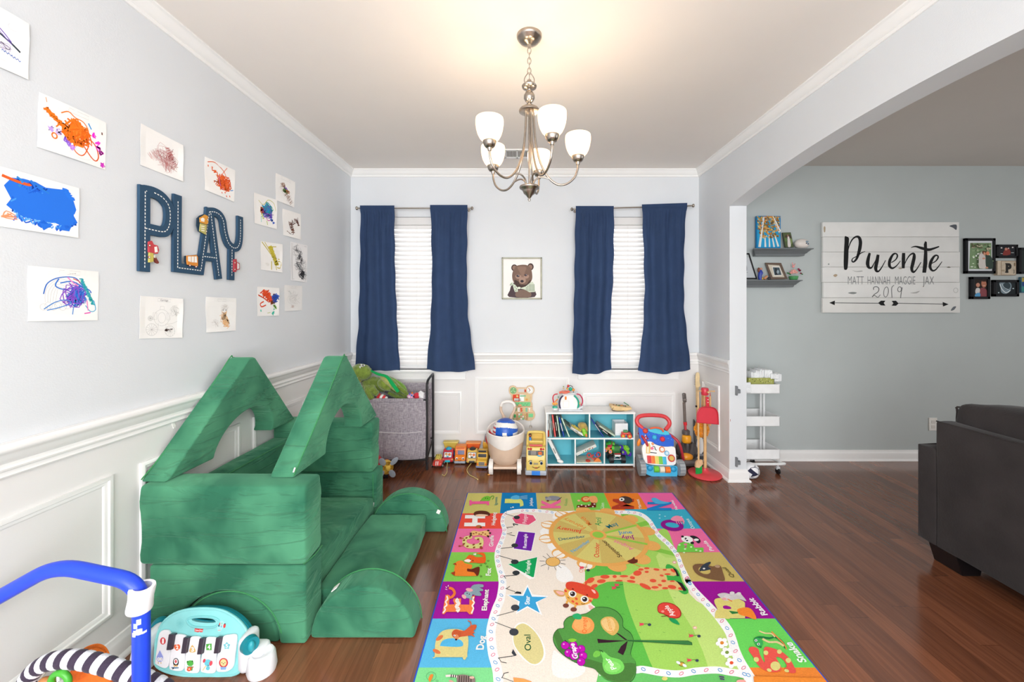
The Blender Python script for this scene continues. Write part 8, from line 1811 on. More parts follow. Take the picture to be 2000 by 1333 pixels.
p.line([(.28, .86), (.4, .82), (.5, .81), (.52, .83)], .009, '#e2602a'); p.line([(.40, .9), (.45, .84), (.42, .74)], .006, '#2e8ad8'); p.scrib(.34, .2, .06, .06, 10, .003, '#ee9a6c'); p.line([(.52, .9), (.62, .8), (.7, .74)], .005, '#2f80da'); p.done()
p = Paper([(53, 519), (192, 531), (190, 626), (53, 628)], 'rainbow colouring sheet scribbled over in blue, teal and pink', 4)
p.title('Rainbow', .55, .93, .3); GRY = '#c6c5c7'
for k in range(5): p.line([(.22+.035*k, .35), (.24+.035*k, .6-.02*k), (.4, .8-.05*k), (.56-.01*k, .74-.06*k)], .0009, GRY, 5)
for k in range(6): p.circ(.2+.065*k, .26+.03*(k % 2), .05, .0009, GRY, .06)
BB = '#2f6fc8'
p.line([(.2, .5), (.25, .7), (.4, .82), (.62, .84), (.74, .7), (.86, .6), (.88, .55)], .0035, BB, 5); p.line([(.4, .8), (.36, .66), (.5, .6), (.7, .68), (.8, .62), (.6, .76), (.42, .72)], .004, '#3576d0', 5)
for k in range(6): p.scrib(.66, .48, .13, .17, 14, .0028, ['#2a5fc4', '#1d4fb0', '#3a7ad6'][k % 3])
for k in range(2): p.scrib(.62, .5, .16, .2, 12, .003, '#8a4cc8')
for k in range(4): p.hatch(.72, .82, .93, .3, .03, 20, .003, ['#2fa8a8', '#4fc0b0', '#2a8ac0'][k % 3])
p.line([(.2, .22), (.35, .35), (.5, .4), (.58, .34), (.4, .25), (.24, .2)], .003, '#3f86d4', 5); p.line([(.93, .4), (.96, .22), (.88, .18), (.8, .3)], .003, '#4aa8d0', 5); p.line([(.52, .84), (.6, .74), (.68, .68)], .004, '#f08acb'); p.line([(.6, .82), (.68, .78), (.7, .74)], .003, '#d84a3a'); p.line([(.78, .14), (.88, .16)], .0035, '#e62aa8'); p.line([(.82, .4), (.84, .2)], .003, '#ee7ac0'); p.line([(.62, .28), (.6, .12)], .003, '#5a94d8'); p.done()
p = Paper([(273, 241), (356, 284), (356, 355), (272, 322)], 'paper with faint red crayon scribbles at the top of the row', 5)
for k in range(5): p.scrib(.55+.08*(k % 3), .5-.05*k, .22, .26, 16, .0011, ['#c98a8a', '#b96a68', '#d9a8a6'][k % 3], .8)
p.hatch(.6, .75, .85, .3, .08, 26, .0018, '#b0504e'); p.hatch(.2, .3, .45, .5, .12, 20, .0012, '#d49a98'); p.scrib(.7, .5, .05, .08, 12, .0025, '#9c3c3c'); p.line([(.02, .45), (.1, .45)], .005, '#f2d8ae'); p.done()
p = Paper([(399, 306), (459, 333), (457, 395), (399, 371)], 'splashy orange paint drawing right of the faint red one', 6)
for k in range(6): p.scrib(.55+.05*(k % 3), .45, .2, .2, 12, .005, ['#e8622a', '#f0703a', '#dc5420'][k % 3], .5)
p.hatch(.2, .8, .8, .25, .06, 16, .006, '#e8622a'); p.line([(.08, .88), (.3, .95), (.6, .8), (.75, .5), (.78, .4)], .004, '#e0622e', 5); p.line([(.45, .6), (.5, .35), (.6, .25)], .003, '#c060c0'); p.line([(.85, .3), (.95, .35)], .004, '#3a8ad8')
for x, y in ((.55, .15), (.7, .1), (.82, .14), (.66, .2), (.3, .4), (.1, .8)): p.line([(x, y), (x+.01, y-.05)], .006, '#e8622a')
p.line([(.55, .7), (.7, .95)], .003, '#e8622a'); p.done()
p = Paper([(272, 578), (356, 584), (354, 660), (270, 662)], 'nearly blank carriage colouring sheet with a dark scribble on one wheel', 7)
p.title('Carriage', .54, .93, .3); g = '#b9b8b6'
p.circ(.5, .5, .18, .0009, g, .2); p.circ(.5, .5, .09, .0009, g, .13); p.line([(.42, .36), (.42, .2), (.6, .2), (.6, .36)], .0009, g, 0); p.line([(.45, .7), (.46, .78), (.54, .78), (.55, .7)], .0009, g, 0)
for x in (.3, .62): p.line([(x, .45), (x+.08, .45), (x+.08, .62), (x, .62), (x, .45)], .0008, g, 0)
for cx_, cy_, r in ((.27, .21, .13), (.7, .17, .12), (.24, .48, .05)):
 p.circ(cx_, cy_, r, .0011, g, r*1.1)
 for k in range(6): a = math.pi*k/6; p.line([(cx_-r*math.cos(a), cy_-r*math.sin(a)), (cx_+r*math.cos(a), cy_+r*math.sin(a))], .0008, g, 0)
p.hatch(.58, .2, .78, .22, .02, 14, .0028, '#4a352e'); p.scrib(.62, .2, .04, .03, 12, .0025, '#3c2a26'); p.scrib(.8, .68, .1, .12, 16, .0009, '#c2c0bd'); p.line([(.62, .34), (.75, .36), (.88, .42)], .0009, g); p.done()
p = Paper([(401, 580), (461, 583), (460, 646), (402, 650)], 'mermaid colouring sheet filled with pale orange crayon', 8)
p.title(None, .5, .92, .28); p.scrib(.6, .42, .12, .16, 26, .004, '#eec08e'); p.scrib(.66, .25, .1, .12, 24, .004, '#ecba84'); p.hatch(.5, .5, .75, .12, .1, 30, .003, '#f0c9a0'); p.circ(.58, .64, .1, .001, '#c9b8a8', .11); p.scrib(.58, .72, .12, .1, 20, .0009, '#d4cfca')
for x in (.55, .64): p.circ(x, .63, .008, .003, '#5a5a60')
p.scrib(.3, .25, .12, .1, 16, .0008, '#cfcac6'); p.done()
p = Paper([(538, 338), (576, 356), (574, 406), (538, 391)], 'small brown crayon sheet with a purple and green dab, topmost of the right cluster', 9)
p.scrib(.5, .55, .1, .09, 20, .004, '#6a3fae'); p.scrib(.48, .48, .12, .07, 20, .004, '#5aa83c'); p.scrib(.62, .5, .1, .06, 14, .003, '#c8763c'); p.scrib(.36, .66, .1, .1, 14, .0025, '#8a5a3a'); p.hatch(.5, .4, .85, .1, .14, 26, .0022, '#9a7a6a'); p.hatch(.2, .6, .8, .25, .16, 22, .0012, '#b9a498'); p.title(None, .5, .92, .5); p.done()
p = Paper([(494.6, 376), (539.7, 391), (539, 448), (495.8, 436)], 'teal, blue and magenta tangled marker drawing', 10)
for k, c_ in enumerate(('#1f9aa0', '#22a8a8', '#1d7fb0', '#2a86c8', '#189088')): p.scrib(.58, .58-.02*k, .2, .2, 18, .0055, c_, .6)
p.line([(.5, .35), (.6, .22), (.75, .28), (.72, .42), (.55, .45)], .0045, '#cc3aa4', 5); p.hatch(.7, .4, .9, .12, .08, 12, .006, '#2458c0'); p.line([(.2, .8), (.4, .7), (.6, .9), (.85, .85), (.95, .6)], .0035, '#c8c24a', 5); p.hatch(.3, .5, .4, .2, .06, 14, .004, '#b8c83c'); p.scrib(.34, .5, .07, .1, 12, .006, '#e06a3a'); p.line([(.3, .3), (.3, .1)], .004, '#5ac8c0'); p.line([(.55, .2), (.58, .06)], .005, '#b8c83c'); p.scrib(.6, .45, .22, .2, 14, .003, '#7a3ac0'); p.done()
p = Paper([(551, 407.7), (587, 419), (587, 468.5), (552.5, 459.5)], 'dark brown crayon scribble drawing, right of the teal one', 11)
p.hatch(.85, .75, .3, .45, .12, 16, .0045, '#6a4238'); p.hatch(.45, .55, .55, .15, .14, 22, .004, '#74493c'); p.hatch(.75, .72, .9, .5, .06, 12, .006, '#5c342c'); p.line([(.2, .2), (.5, .1), (.6, .3), (.5, .45), (.7, .6)], .005, '#6a4238', 5); p.done()
p = Paper([(508, 471), (550.5, 477.5), (550, 532.7), (508.6, 527)], 'mustard yellow marker drawing on a small sheet', 12)
YM = '#c9b83c'; p.line([(.05, .98), (.3, .75), (.45, .6)], .006, YM); p.line([(.18, .98), (.4, .72)], .005, YM)
for k in range(6): p.hatch(.42, .85, .78, .2, .1, 22, .0065, [YM, '#bfae34', '#d2c24a'][k % 3])
p.line([(.5, .35), (.48, .05)], .007, YM); p.line([(.7, .3), (.72, .06)], .006, YM); p.line([(.75, .15), (.9, .15), (.95, .35), (.8, .38)], .006, YM, 4); p.line([(.8, .45), (.95, .45)], .006, YM); p.line([(.45, .85), (.7, .88)], .005, YM); p.scrib(.3, .22, .1, .06, 10, .0008, '#d5d2c8'); p.done()
p = Paper([(566, 472), (600, 480), (599, 552), (567, 548)], 'tall black and white colouring page with black crayon squiggles', 13, '#efeeee')
for q in ((.06, .03, .94, .97), (.1, .045, .9, .955)): p.line([(q[0], q[1]), (q[2], q[1]), (q[2], q[3]), (q[0], q[3]), (q[0], q[1])], .0012, '#6c6c70', 0)
for k in range(7): p.scrib(.3+.07*k % .5+.05, .85-.11*k, .28, .1, 16, .0013, ['#5c5c60', '#8a8a8e'][k % 2], .7)
p.hatch(.25, .82, .75, .75, .05, 14, .002, '#3c3c40'); p.hatch(.5, .7, .7, .5, .12, 16, .003, '#2c2c30'); p.scrib(.68, .2, .18, .12, 22, .0035, '#26262a'); p.scrib(.72, .2, .1, .07, 20, .005, '#1f1f22'); p.scrib(.45, .4, .2, .12, 16, .002, '#4a4a4e'); p.done()
p = Paper([(501, 560), (544, 563), (543.7, 617), (501.4, 618)], 'red-orange and dark blue finger-paint drawing at the bottom of the right cluster', 14)
for k in range(5): p.hatch(.3-.05*k+.1, .85, .75, .45, .14, 14, .007, ['#e2502a', '#d8461f', '#ee6234'][k % 3])
p.line([(.25, .88), (.45, .7)], .009, '#e2502a'); p.line([(.05, .72), (.3, .62), (.5, .5)], .008, '#dc4a24'); p.line([(.3, .5), (.15, .42), (.2, .32), (.4, .38)], .008, '#e2502a', 4)
for k in range(4): p.scrib(.82, .62, .13, .14, 14, .006, ['#1f4fb0', '#2a62c8', '#5a3a30', '#28489a'][k])
p.scrib(.7, .5, .1, .1, 14, .006, '#7a4a2a'); p.hatch(.75, .38, .9, .25, .06, 12, .005, '#7ab83c'); p.hatch(.8, .25, .68, .03, .05, 12, .006, '#3ab8a0'); p.line([(.15, .22), (.17, .15)], .01, '#5ac8b0'); p.line([(.45, .1), (.6, .12)], .003, '#b8c85a'); p.line([(.85, .75), (1, .7)], .008, '#2a5ac0'); p.done()
p = Paper([(554.7, 557), (589.6, 559), (590, 606.5), (555.4, 608)], 'very pale pencil colouring sheet, lowest at the right end', 15, '#eceae7')
p.title(None, .5, .92, .3); p.scrib(.5, .5, .28, .25, 26, .0009, '#c4c1bf', .8); p.hatch(.2, .8, .4, .65, .04, 10, .0016, '#a5a8a0'); p.scrib(.45, .15, .1, .07, 12, .0016, '#c9b4aa'); p.line([(.45, .6), (.7, .4), (.85, .3)], .001, '#aaa6a4'); p.done()
# ================================================================ PLAY WALL SIGN
g3 = (250, 340, 3.9216)
t = thing('play_sign', 'dark blue PLAY wall letters shaped like roads with toy vehicles on them', 'wall letters', LEFTWALL.at(372, 545))
NV_ = '#2d4a63'
SGP = Plane((XL+.016, 0, 0), (1, 0, 0))
def w3(x, y, d=0):
 p = SGP.at(g3[0]+x/g3[2], g3[1]+y/g3[2]); return Vector((XL + .004 + d*.6, p.y, p.z))
def road(b, pts, w, d=.02, sm=0, ext=True):
 """thick road band in wall metres, rounded outside, extruded"""
 q = [w3(*p) for p in pts]
 if sm: q = catmull(q, sm)
 m = len(q); L = []; R = []
 for i, p in enumerate(q):
  a = q[max(i-1, 0)]; c = q[min(i+1, m-1)]
  d0 = (p-a).normalized() if i else (c-p).normalized(); d1 = (c-p).normalized() if i < m-1 else d0
  dd = (d0+d1).normalized(); k = 1/max(.5, dd.dot(d1)); n_ = Vector((0, -dd.z, dd.y))*w/2*k
  e = Vector();
  if ext and i == 0: e = -d1*w*.42
  if ext and i == m-1: e = d0*w*.42
  L.append(p+n_+e); R.append(p-n_+e)
 F_ = Vector((d*.6, 0, 0)); k = m
 b.raw([p+F_ for p in L] + [p+F_ for p in R] + L + R, [[i, i+1, k+i+1, k+i] for i in range(m-1)] + [[2*k+i, i, i+1, 2*k+i+1][::-1] for i in range(m-1)] + [[k+i, k+i+1, 3*k+i+1, 3*k+i] for i in range(m-1)] + [[0, k, 3*k, 2*k], [m-1, 2*k+m-1, 3*k+m-1, k+m-1]], NV_)
W_ = .048
bowl = [(132, 128), (200, 143), (262, 178), (308, 235), (323, 300), (320, 375), (302, 425), (270, 443), (205, 432), (132, 415)]
Lr = [(383, 190), (380, 718), (558, 741), (624, 290)]; Ar = [(624, 290), (665, 292), (705, 315), (730, 360), (742, 440), (765, 520), (797, 560), (828, 567), (850, 545), (861, 480), (862, 350)]
Al = [(634, 300), (696, 780)]; Ab = [(585, 632), (680, 645)]; Ys = [(797, 575), (795, 788)]
for nm, paths in (('letter_p', [([(130, 712), (132, 128)], 0), (bowl, 4)]), ('letters_l_a_y', [(Lr, 0), (Ar, 4), (Al, 0), (Ab, 0), (Ys, 0)])):
 b = B('matte')
 for k, (pts, sm) in enumerate(paths): road(b, pts, W_ if nm == 'letter_p' else .043, .02 - k*.00015, sm, ext=(pts not in (Ab, bowl)))
 part(nm, b, t, wn=False)
b = B('print')
def dashes(pts, sm=0):
 q = [w3(*p, .0206) for p in pts]
 if sm: q = catmull(q, sm)
 acc = 0; on = True; L = .0095; G_ = .0055
 for a, c in zip(q, q[1:]):
  l = (c-a).length; pos = 0
  while pos < l:
   seg = min((L if on else G_) - acc, l-pos)
   if on:
    d = (c-a)/l; s0_ = a + d*pos; s1_ = a + d*(pos+seg); n_ = Vector((0, -d.z, d.y))*.0021; b.raw([s0_+n_, s1_+n_, s1_-n_, s0_-n_], [[0, 1, 2, 3]], '#f1efe9')
   acc += seg; pos += seg
   if acc >= (L if on else G_) - 1e-9: acc = 0; on = not on
for pts, sm in (([(128, 718), (132, 132), (145, 131)], 0), (bowl[1:], 4), ([(383, 210)] + Lr[1:], 0), (Ar, 4), (Al, 0), (Ab, 0), ([(797, 580), (795, 785)], 0)): dashes(pts, sm)
part('road_dashes', b, t, 'white dashed centre lines')
def vq_(b, pts, d0, d1, col, sm=0):
 pts = [tuple(q)[:2] for q in catmull([(p[0], p[1], 0) for p in pts], sm, True)] if sm else pts
 b.prism(pts, lambda u, v, w: w3(u, v, w), d0, d1, col, bev=0)
def wheels(b, pts, d):
 for x, y in pts: b.cyl(w3(x, y, d), w3(x, y, d+.003), .0055, col='#8a2f2a', n=12); b.cyl(w3(x, y, d+.003), w3(x, y, d+.004), .0035, col='#f0e8d8', n=12)
b = B('matte'); vq_(b, [(525, 340), (545, 320), (575, 308), (600, 318), (605, 385), (592, 470), (535, 440), (522, 395)], .018, .026, '#22384a'); vq_(b, [(540, 335), (560, 325), (578, 312), (600, 322), (604, 372), (592, 388), (543, 372)], .026, .033, '#d8963c'); vq_(b, [(545, 378), (592, 392), (586, 465), (538, 438)], .026, .033, '#b9b06a'); vq_(b, [(545, 342), (562, 334), (575, 345), (572, 368), (548, 362)], .033, .034, '#f0ebe2')
for k in range(3): vq_(b, [(548, 395+k*16), (575, 400+k*16), (574, 408+k*16), (548, 403+k*16)], .033, .0335, '#eee6d0')
wheels(b, [(600, 350), (588, 440)], .030); part('truck', b, t, 'orange and olive truck')
b = B('matte'); vq_(b, [(430, 628), (520, 620), (528, 645), (526, 712), (440, 700), (428, 672)], .018, .026, '#22384a'); vq_(b, [(440, 625), (515, 622), (525, 640), (524, 708), (445, 695), (440, 670)], .026, .033, '#d88a3a'); vq_(b, [(447, 632), (514, 632), (517, 680), (470, 676), (448, 668)], .033, .034, '#f2efe8')
for x in (470, 492): vq_(b, [(x, 632), (x+3, 632), (x+3, 678), (x, 676)], .034, .0345, '#c9803a')
wheels(b, [(462, 700), (510, 710)], .030); part('bus', b, t, 'orange bus')
b = B('matte'); vq_(b, [(150, 520), (170, 512), (185, 540), (215, 550), (225, 585), (215, 612), (185, 610), (150, 600)], .018, .033, '#c0444a'); vq_(b, [(155, 602), (182, 608), (182, 672), (152, 678)], .018, .033, '#c2b45c'); vq_(b, [(188, 560), (208, 555), (214, 598), (192, 602)], .033, .034, '#f0ece6'); vq_(b, [(185, 612), (200, 630), (228, 678), (222, 688), (205, 680), (183, 645)], .018, .030, '#7a3a32'); vq_(b, [(186, 620), (196, 622), (198, 645), (186, 640)], .030, .033, '#e3ddd2'); wheels(b, [(152, 548), (150, 638)], .030); part('tow_truck', b, t, 'red and olive tow truck')
b = B('matte'); vq_(b, [(805, 655), (822, 652), (824, 675), (845, 685), (846, 730), (822, 738), (818, 752), (804, 750)], .018, .033, '#b0424a'); vq_(b, [(826, 682), (840, 690), (841, 725), (826, 730)], .033, .034, '#d9d6d4'); wheels(b, [(808, 680), (808, 732)], .030); part('car', b, t, 'red car')
# ================================================================ TOYS IN THE NEAR LEFT CORNER
# blue tube frame
YT = 1.15
def tp(px, py, Y=YT): return P(px, py, Y)
t = thing('push_frame', 'bright blue tubular frame with a white clamp, cut off in the lower left corner', 'play frame', (-1.2, YT, 0))
def bent(pts, r): # polyline with rounded corners
 out = [Vector(pts[0])]
 for a, p, c in zip(pts, pts[1:], pts[2:]):
  a, p, c = Vector(a), Vector(p), Vector(c); d0 = (a-p).normalized()*min(r, (a-p).length*.45); d1 = (c-p).normalized()*min(r, (c-p).length*.45)
  for k in range(9): s_ = k/8; out.append((p+d0)*(1-s_)**2 + p*2*s_*(1-s_) + (p+d1)*s_*s_)
 out.append(Vector(pts[-1])); return out
b = B('plastic'); top = tp(276, 1139); b.tube(bent([(top.x, YT, 0), (top.x, YT, top.z), tp(110, 1104), tp(-75, 1208), tp(-75, 1300)], .07), .0205, '#1c44dc', sm=0, n=20); part('tube', b, t)
zc_ = tp(0, 1168).z
b = B('plastic'); T = euler(0, 8, 0); b.lathe([(.021, -.034), (.0295, -.034), (.0305, -.03), (.0285, .0), (.0305, .028), (.029, .034), (.021, .034)], (top.x-.001, YT, zc_), '#f0eff2', T=T, n=28); part('clamp', b, t, 'white clamp')
b = B('paper'); rr = random.Random(2)
for k in range(9):
 z = tp(0, 1218+rr.uniform(-13, 13)).z; a0 = rr.uniform(-2.9, -.6); vs = [(top.x + .0209*math.cos(a0+.5*i/4), YT + .0209*math.sin(a0+.5*i/4), z+dz) for dz in (-rr.uniform(.003, .009), rr.uniform(.003, .009)) for i in range(5)]
 b.raw(vs, [[i, i+1, 6+i, 5+i] for i in range(4)], rr.choice(['#c9cff0', '#a9b6ec', '#dfe3f4']))
part('tape_residue', b, t, 'torn white tape residue')
b = B('plastic'); xa = tp(-75, 0).x; b.cyl((xa, YT, 0), (xa, YT, tp(0, 1298).z), .0205, col='#1c44dc', n=20); part('leg', b, t)
# striped arch of the play gym
gy = 1.22
def gp(px, py, Y=gy): return P(px, py, Y)
t = thing('play_gym_arch', 'black and white striped padded play gym arch with an orange leaf, lower left', 'play gym', (-1.25, gy, 0))
cl = catmull([gp(46, 1480), gp(46, 1400), gp(50, 1345), gp(64, 1314), gp(95, 1294), gp(140, 1288), gp(190, 1296), gp(240, 1312), gp(290, 1332), gp(330, 1355), gp(352, 1400), gp(360, 1480)], 7)
n = len(cl)
def seg_tube(i0, i1, col, r=.025):
 b = B('fabric'); pts = [cl[min(n-1, i)] for i in range(i0, i1+1)]; rr_ = [r*.93, r, r, r, r*.93]; b.tube(pts, rr_, col, sm=2, n=16); part('stripe', b, t)
i = 0; k = 0
while i < n-1: j = min(n-1, i+ (2 if k % 2 else 2)); seg_tube(i, j, '#43394a' if k % 2 == 0 else '#e9eaf2'); i = j; k += 1
b = B('fabric'); oc = gp(186, 1292, 1.44);
b.prism([tuple(q)[:2] for q in catmull([(150, 1290, 0), (158, 1272, 0), (175, 1261, 0), (195, 1258, 0), (210, 1268, 0), (217, 1290, 0), (214, 1310, 0), (150, 1310, 0)], 4, True)], lambda u, v, w: P(u, v, 1.30+w), 0, .014, '#ee8230', bev=.004); part('leaf', b, t, 'orange fabric leaf')
b = B('fabric'); b.tube([P(156, 1290, 1.297), P(164, 1272, 1.297), P(184, 1264, 1.297), P(204, 1272, 1.297), P(211, 1290, 1.297)], .0014, '#c9651c', sm=5, n=6); part('stitching', b, t)
b = B('fabric'); b.rbox(P(132, 0, 1.25).x, P(212, 0, 1.25).x, 1.25, 1.27, .0, P(0, 1312, 1.25).z, .008, (8, 4, 8), .004, (5, 5, 5), col='#ea6f2a'); part('panel', b, t, 'orange fabric panel')
b = B('plastic'); c0 = P(117, 1332, 1.2); b.tube([c0 + Vector((.026*math.cos(q), 0, .026*math.sin(q))) for q in [6.283*i/20 for i in range(20)]], .009, '#49ac34', sm=0, n=10, closed=True); part('ring_toy', b, t, 'green ring')
b = B('fabric'); b.tube([P(108, 1306, 1.22), P(113, 1318, 1.2), P(114, 1332, 1.19)], .0035, '#e3e4e6', n=6); part('strap', b, t, 'white strap')
b = B('plastic'); b.ell(P(88, 1334, 1.2), (.02, .014, .016), '#b97a45', n=14); b.tube([P(75, 1330, 1.2), P(84, 1320, 1.2), P(92, 1306, 1.21)], .003, '#9a948a', n=6); part('hanging_toy', b, t, 'brown hanging toy')
# kick piano
kp = (280, 1170, 7.143)
PB = Plane(F(380, 1322), (0, -1, .42))
def kq(x, y, o=0): return PB.at(kp[0]+x/kp[2], kp[1]+y/kp[2], o)
t = thing('piano_toy', 'aqua baby piano with five numbered keys, in front of the green foam blocks', 'toy piano', F(385, 1320))
def kslab(b, pts, o0, o1, col, bev=.003, sm=4):
 pts = [tuple(q)[:2] for q in catmull([(p[0], p[1], 0) for p in pts], sm, True)] if sm else pts
 b.prism(pts, lambda u, v, w: kq(u, v, w), o0, o1, col, bev=bev)
# outline split around the handle slot
outl = [(160, 900), (165, 760), (180, 560), (260, 350), (420, 215), (620, 155), (850, 140), (1080, 165), (1270, 265), (1400, 400), (1440, 520), (1400, 700), (1375, 900), (1350, 1010), (1240, 1070), (1000, 1095), (700, 1090), (400, 1045), (230, 980)]
slot = [(672, 290), (720, 275), (850, 272), (960, 285), (1005, 315), (1000, 332), (900, 340), (780, 330), (700, 312)]
O2 = [tuple(q)[:2] for q in catmull([(p[0], p[1], 0) for p in outl], 3, True)]; S2 = [tuple(q)[:2] for q in catmull([(p[0], p[1], 0) for p in slot], 3, True)]
# bridge the slot to the outline so the handle hole is a real hole
iO = min(range(len(O2)), key=lambda i: abs(O2[i][0]-850)+abs(O2[i][1]-140)); iS = min(range(len(S2)), key=lambda i: abs(S2[i][0]-850)+abs(S2[i][1]-272))
loop = O2[iO:] + O2[:iO+1] + [(x+.01, y) for x, y in (S2[iS:] + S2[:iS+1])[::-1]]
b = B('plastic'); b.prism(loop, lambda u, v, w: kq(u, v, w), -.016, 0, '#8fdcdc'); part('panel', b, t)
b = B('plastic'); b.prism([(x*1.012-2, y-14) for x, y in loop], lambda u, v, w: kq(u, v, w), -.036, -.0165, '#178c9c'); part('back_shell', b, t, 'teal back shell')
b = B('plastic'); b.tube([kq(x, y, -.002) for x, y in O2], .005, '#8fdcdc', sm=0, n=8, closed=True); b.tube([kq(610, 300, .001), kq(700, 258, .002), kq(850, 250, .002), kq(990, 265, .002), kq(1060, 320, .001), kq(1000, 390, .002), kq(840, 405, .002), kq(680, 380, .002)], .0035, '#86d6d8', sm=5, n=8, closed=True); part('edging', b, t)
keys = [[(250, 470), (330, 425), (400, 470), (405, 720), (370, 930), (300, 955), (200, 905), (190, 860), (215, 660)], [(470, 500), (560, 490), (620, 530), (605, 760), (590, 960), (520, 1000), (420, 985), (385, 940), (410, 700), (440, 640)], [(670, 540), (760, 515), (830, 560), (815, 800), (800, 1000), (740, 1028), (640, 1018), (598, 970), (615, 760), (640, 690)], [(890, 545), (970, 525), (1050, 560), (1040, 800), (1030, 1000), (960, 1032), (860, 1020), (820, 985), (835, 780), (870, 700)], [(1130, 520), (1230, 490), (1310, 490), (1325, 560), (1300, 760), (1275, 930), (1200, 1000), (1100, 1012), (1040, 980), (1055, 770), (1100, 650)]]
for q in keys: b = B('plastic'); kslab(b, q, .0005, .010, '#f3f4f8', .003, 3); part('piano_key', b, t)
for x, y in ((430, 585), (632, 632), (852, 645), (1082, 632)):
 b = B('plastic'); kslab(b, [(x-20, y-115), (x+55, y-112), (x+20, y+105), (x-55, y+110)], .0008, .021, '#3d3442', .003, 0); part('black_key', b, t, 'black key')
b = B('print'); A = Art(b, PB, kp, off=.0103, step=.00004)
A.ell(303, 578, 40, 50, '#d8464e'); A.text('1', (290, 610), (316, 610), '#fbf6f6', top=(292, 545), bold=.04)
A.poly([(500, 712), (470, 690), (457, 655), (470, 625), (495, 632), (515, 622), (540, 640), (540, 680)], '#ea6a3c', 2); A.text('2', (482, 690), (520, 690), '#fbf6f0', top=(482, 640), bold=.04)
A.poly([(710, 632), (740, 670), (758, 715), (740, 735), (685, 735), (668, 715), (685, 670)], '#dcb46c', 2); A.text('3', (695, 722), (735, 722), '#fbf6f0', top=(695, 662), bold=.04)
A.poly([(903, 620), (980, 612), (980, 705), (905, 705)], '#55ae48', 1); A.text('4', (922, 690), (962, 690), '#fbf6f0', top=(922, 628), bold=.04)
pts = []
for k in range(10): a_ = math.pi*k/5 - math.pi/2; r = 52 if k % 2 == 0 else 34; pts.append((1190+r*math.cos(a_), 645+r*1.1*math.sin(a_)))
A.poly(pts, '#7cc8d2'); A.text('5', (1172, 668), (1208, 668), '#eaf6f8', top=(1172, 620), bold=.03)
# blue-hair penguin, drummer penguin, frog, elephant, lion
A.ell(262, 818, 46, 50, '#a6aee6'); A.poly([(215, 800), (240, 750), (262, 705), (285, 750), (310, 800)], '#97a2e4', 1); A.ell(246, 828, 20, 24, '#f3f2f6'); A.ell(280, 828, 20, 24, '#f3f2f6'); A.ell(248, 826, 5, 6, '#44406a'); A.ell(282, 826, 5, 6, '#44406a'); A.line([(240, 868), (242, 892)], 8, '#e0b04a'); A.line([(278, 868), (280, 892)], 8, '#e0b04a')
A.ell(485, 870, 40, 56, '#26262c'); A.ell(485, 862, 28, 38, '#f4f2f2'); A.ell(485, 860, 13, 24, '#e0505a'); A.ell(470, 860, 4, 5, '#1d1d22'); A.ell(502, 860, 4, 5, '#1d1d22'); A.ell(468, 922, 14, 12, '#e2b268'); A.ell(498, 922, 14, 12, '#e2b268'); A.line([(425, 945), (470, 950), (525, 948)], 12, '#2a6f9a'); A.line([(440, 965), (460, 945)], 14, '#26262c')
A.ell(685, 885, 45, 40, '#54b04a'); A.ell(650, 868, 14, 18, '#54b04a'); A.ell(712, 862, 14, 18, '#54b04a'); A.ell(650, 866, 7, 9, '#22301c'); A.ell(714, 860, 7, 9, '#22301c'); A.poly([(640, 930), (720, 930), (715, 985), (660, 990)], '#3f9a50', 1); A.ell(672, 965, 36, 28, '#ea5a32', rot=-35); A.line([(680, 955), (735, 935)], 9, '#c84a2c'); A.ell(672, 965, 10, 9, '#f4e8dc')
A.ell(930, 880, 48, 48, '#6ccada'); A.ell(880, 850, 18, 28, '#d84c5c', rot=20); A.ell(972, 885, 22, 36, '#e0525e', rot=15); A.ell(935, 912, 6, 8, '#1d2c32'); A.line([(905, 920), (880, 950), (860, 985)], 16, '#e8d2a0'); A.ell(930, 955, 26, 26, '#6ccada')
A.ell(1147, 878, 62, 66, '#cf3a40'); A.ell(1147, 876, 44, 50, '#f2d498'); A.ell(1125, 875, 5, 7, '#2c2422'); A.ell(1168, 875, 5, 7, '#2c2422'); A.ell(1147, 890, 9, 6, '#4a3028'); A.poly([(1105, 935), (1190, 935), (1180, 972), (1110, 972)], '#8cb4e4')
for k in range(4): A.line([(1115+k*18, 938), (1118+k*18, 975)], 4, '#5a7ac8', same=True)
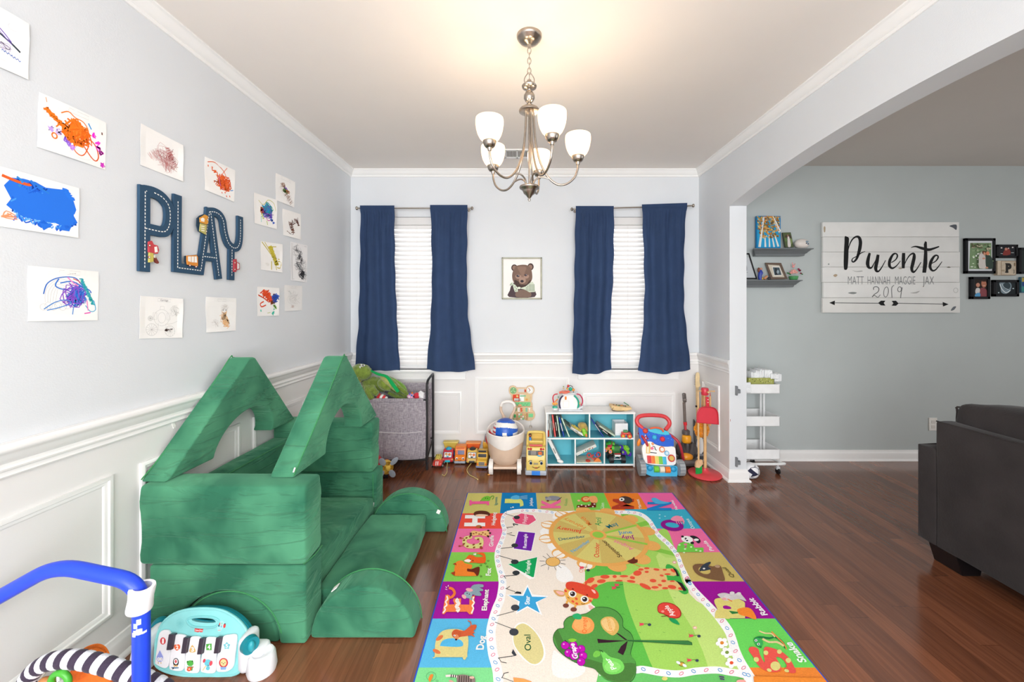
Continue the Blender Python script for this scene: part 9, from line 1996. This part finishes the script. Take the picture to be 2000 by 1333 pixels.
# brand patch, speaker holes, switches
A.off = .0006
A.poly([(718, 415), (838, 418), (828, 468), (800, 470), (785, 460), (770, 470), (750, 468), (735, 462), (716, 460)], '#dc3a3a'); A.text('Fisher-Price', (727, 452), (828, 455), '#fbf0f0', top=(727, 430), bold=.02)
A.poly([(1040, 330), (1100, 305), (1130, 330), (1160, 380), (1110, 410), (1080, 460), (1040, 460), (1030, 380)], '#a9e2e2', 2)
A.ell(1060, 350, 15, 30, '#e8584a', rot=8); A.ell(1056, 378, 12, 14, '#2a5f78'); A.ell(1098, 345, 6, 12, '#7cc88c'); A.ell(1092, 372, 6, 8, '#e29a5c'); A.ell(1090, 392, 8, 8, '#5a7ac8'); A.ell(1134, 378, 17, 32, '#e24a48', rot=12); A.ell(1140, 352, 12, 8, '#3a4650'); A.line([(1042, 440), (1080, 440)], 7, '#e88a80')
for r_ in range(6):
 for k in range(6+r_*2):
  a_ = 6.283*k/(6+r_*2)+r_*.3; A.ell(515+10*r_*math.cos(a_), 345+13*r_*math.sin(a_), 3, 3.6, '#5cb8bc', n=6); A.off -= .00004
part('print', b, t)
# end posts
R0 = kq(1480, 560); Z = Vector((0, 0, 1))
b = B('plastic'); gy1 = R0.y
b.rbox(R0.x-.022, R0.x+.022, gy1-.045, gy1+.04, 0, R0.z+.03, .02, (5, 6, 8), 0, col='#f0f1f6'); b.rbox(R0.x-.02, R0.x+.07, gy1-.04, gy1+.035, 0, .088, .02, (7, 6, 6), 0, col='#f0f1f6'); part('post', b, t, 'white end post')
b = B('plastic'); b.lathe([(0, .0), (.048, 0), (.052, .015), (.046, .062), (.04, .072), (.033, .073), (.03, .064), (0, .062)], (R0.x+.062, gy1-.02, 0), '#f1f2f6', n=28); part('cup_foot', b, t, 'white cup-shaped foot')
b = B('plastic'); c0 = Vector((R0.x+.022, gy1-.03, R0.z+.002)); ax = Vector((.82, -.55, .05)); b.cyl(c0-ax*.01, c0+ax*.012, .031, .029, col='#168a98', n=28); b.ell(c0+ax*.013, (.012, .012, .02), '#2fa3b0', n=16); part('knob', b, t, 'teal knob')
L0 = kq(120, 520)
b = B('plastic'); b.prism([(L0.x-.06, 0), (L0.x-.04, .10), (L0.x-.012, L0.z+.022), (L0.x+.006, L0.z+.03), (L0.x+.018, L0.z+.018), (L0.x+.012, .02), (L0.x+.014, 0)], lambda u, v, w: Vector((u, w, v)), L0.y-.045, L0.y+.04, '#f0f1f6', bev=.009, seg=3); part('post', b, t, 'white end post')
b = B('plastic'); c0 = Vector((L0.x-.005, L0.y+.04, L0.z+.005)); b.cyl(c0, c0+Vector((-.012, .014, 0)), .03, .028, col='#168a98', n=28); part('knob', b, t, 'teal knob')
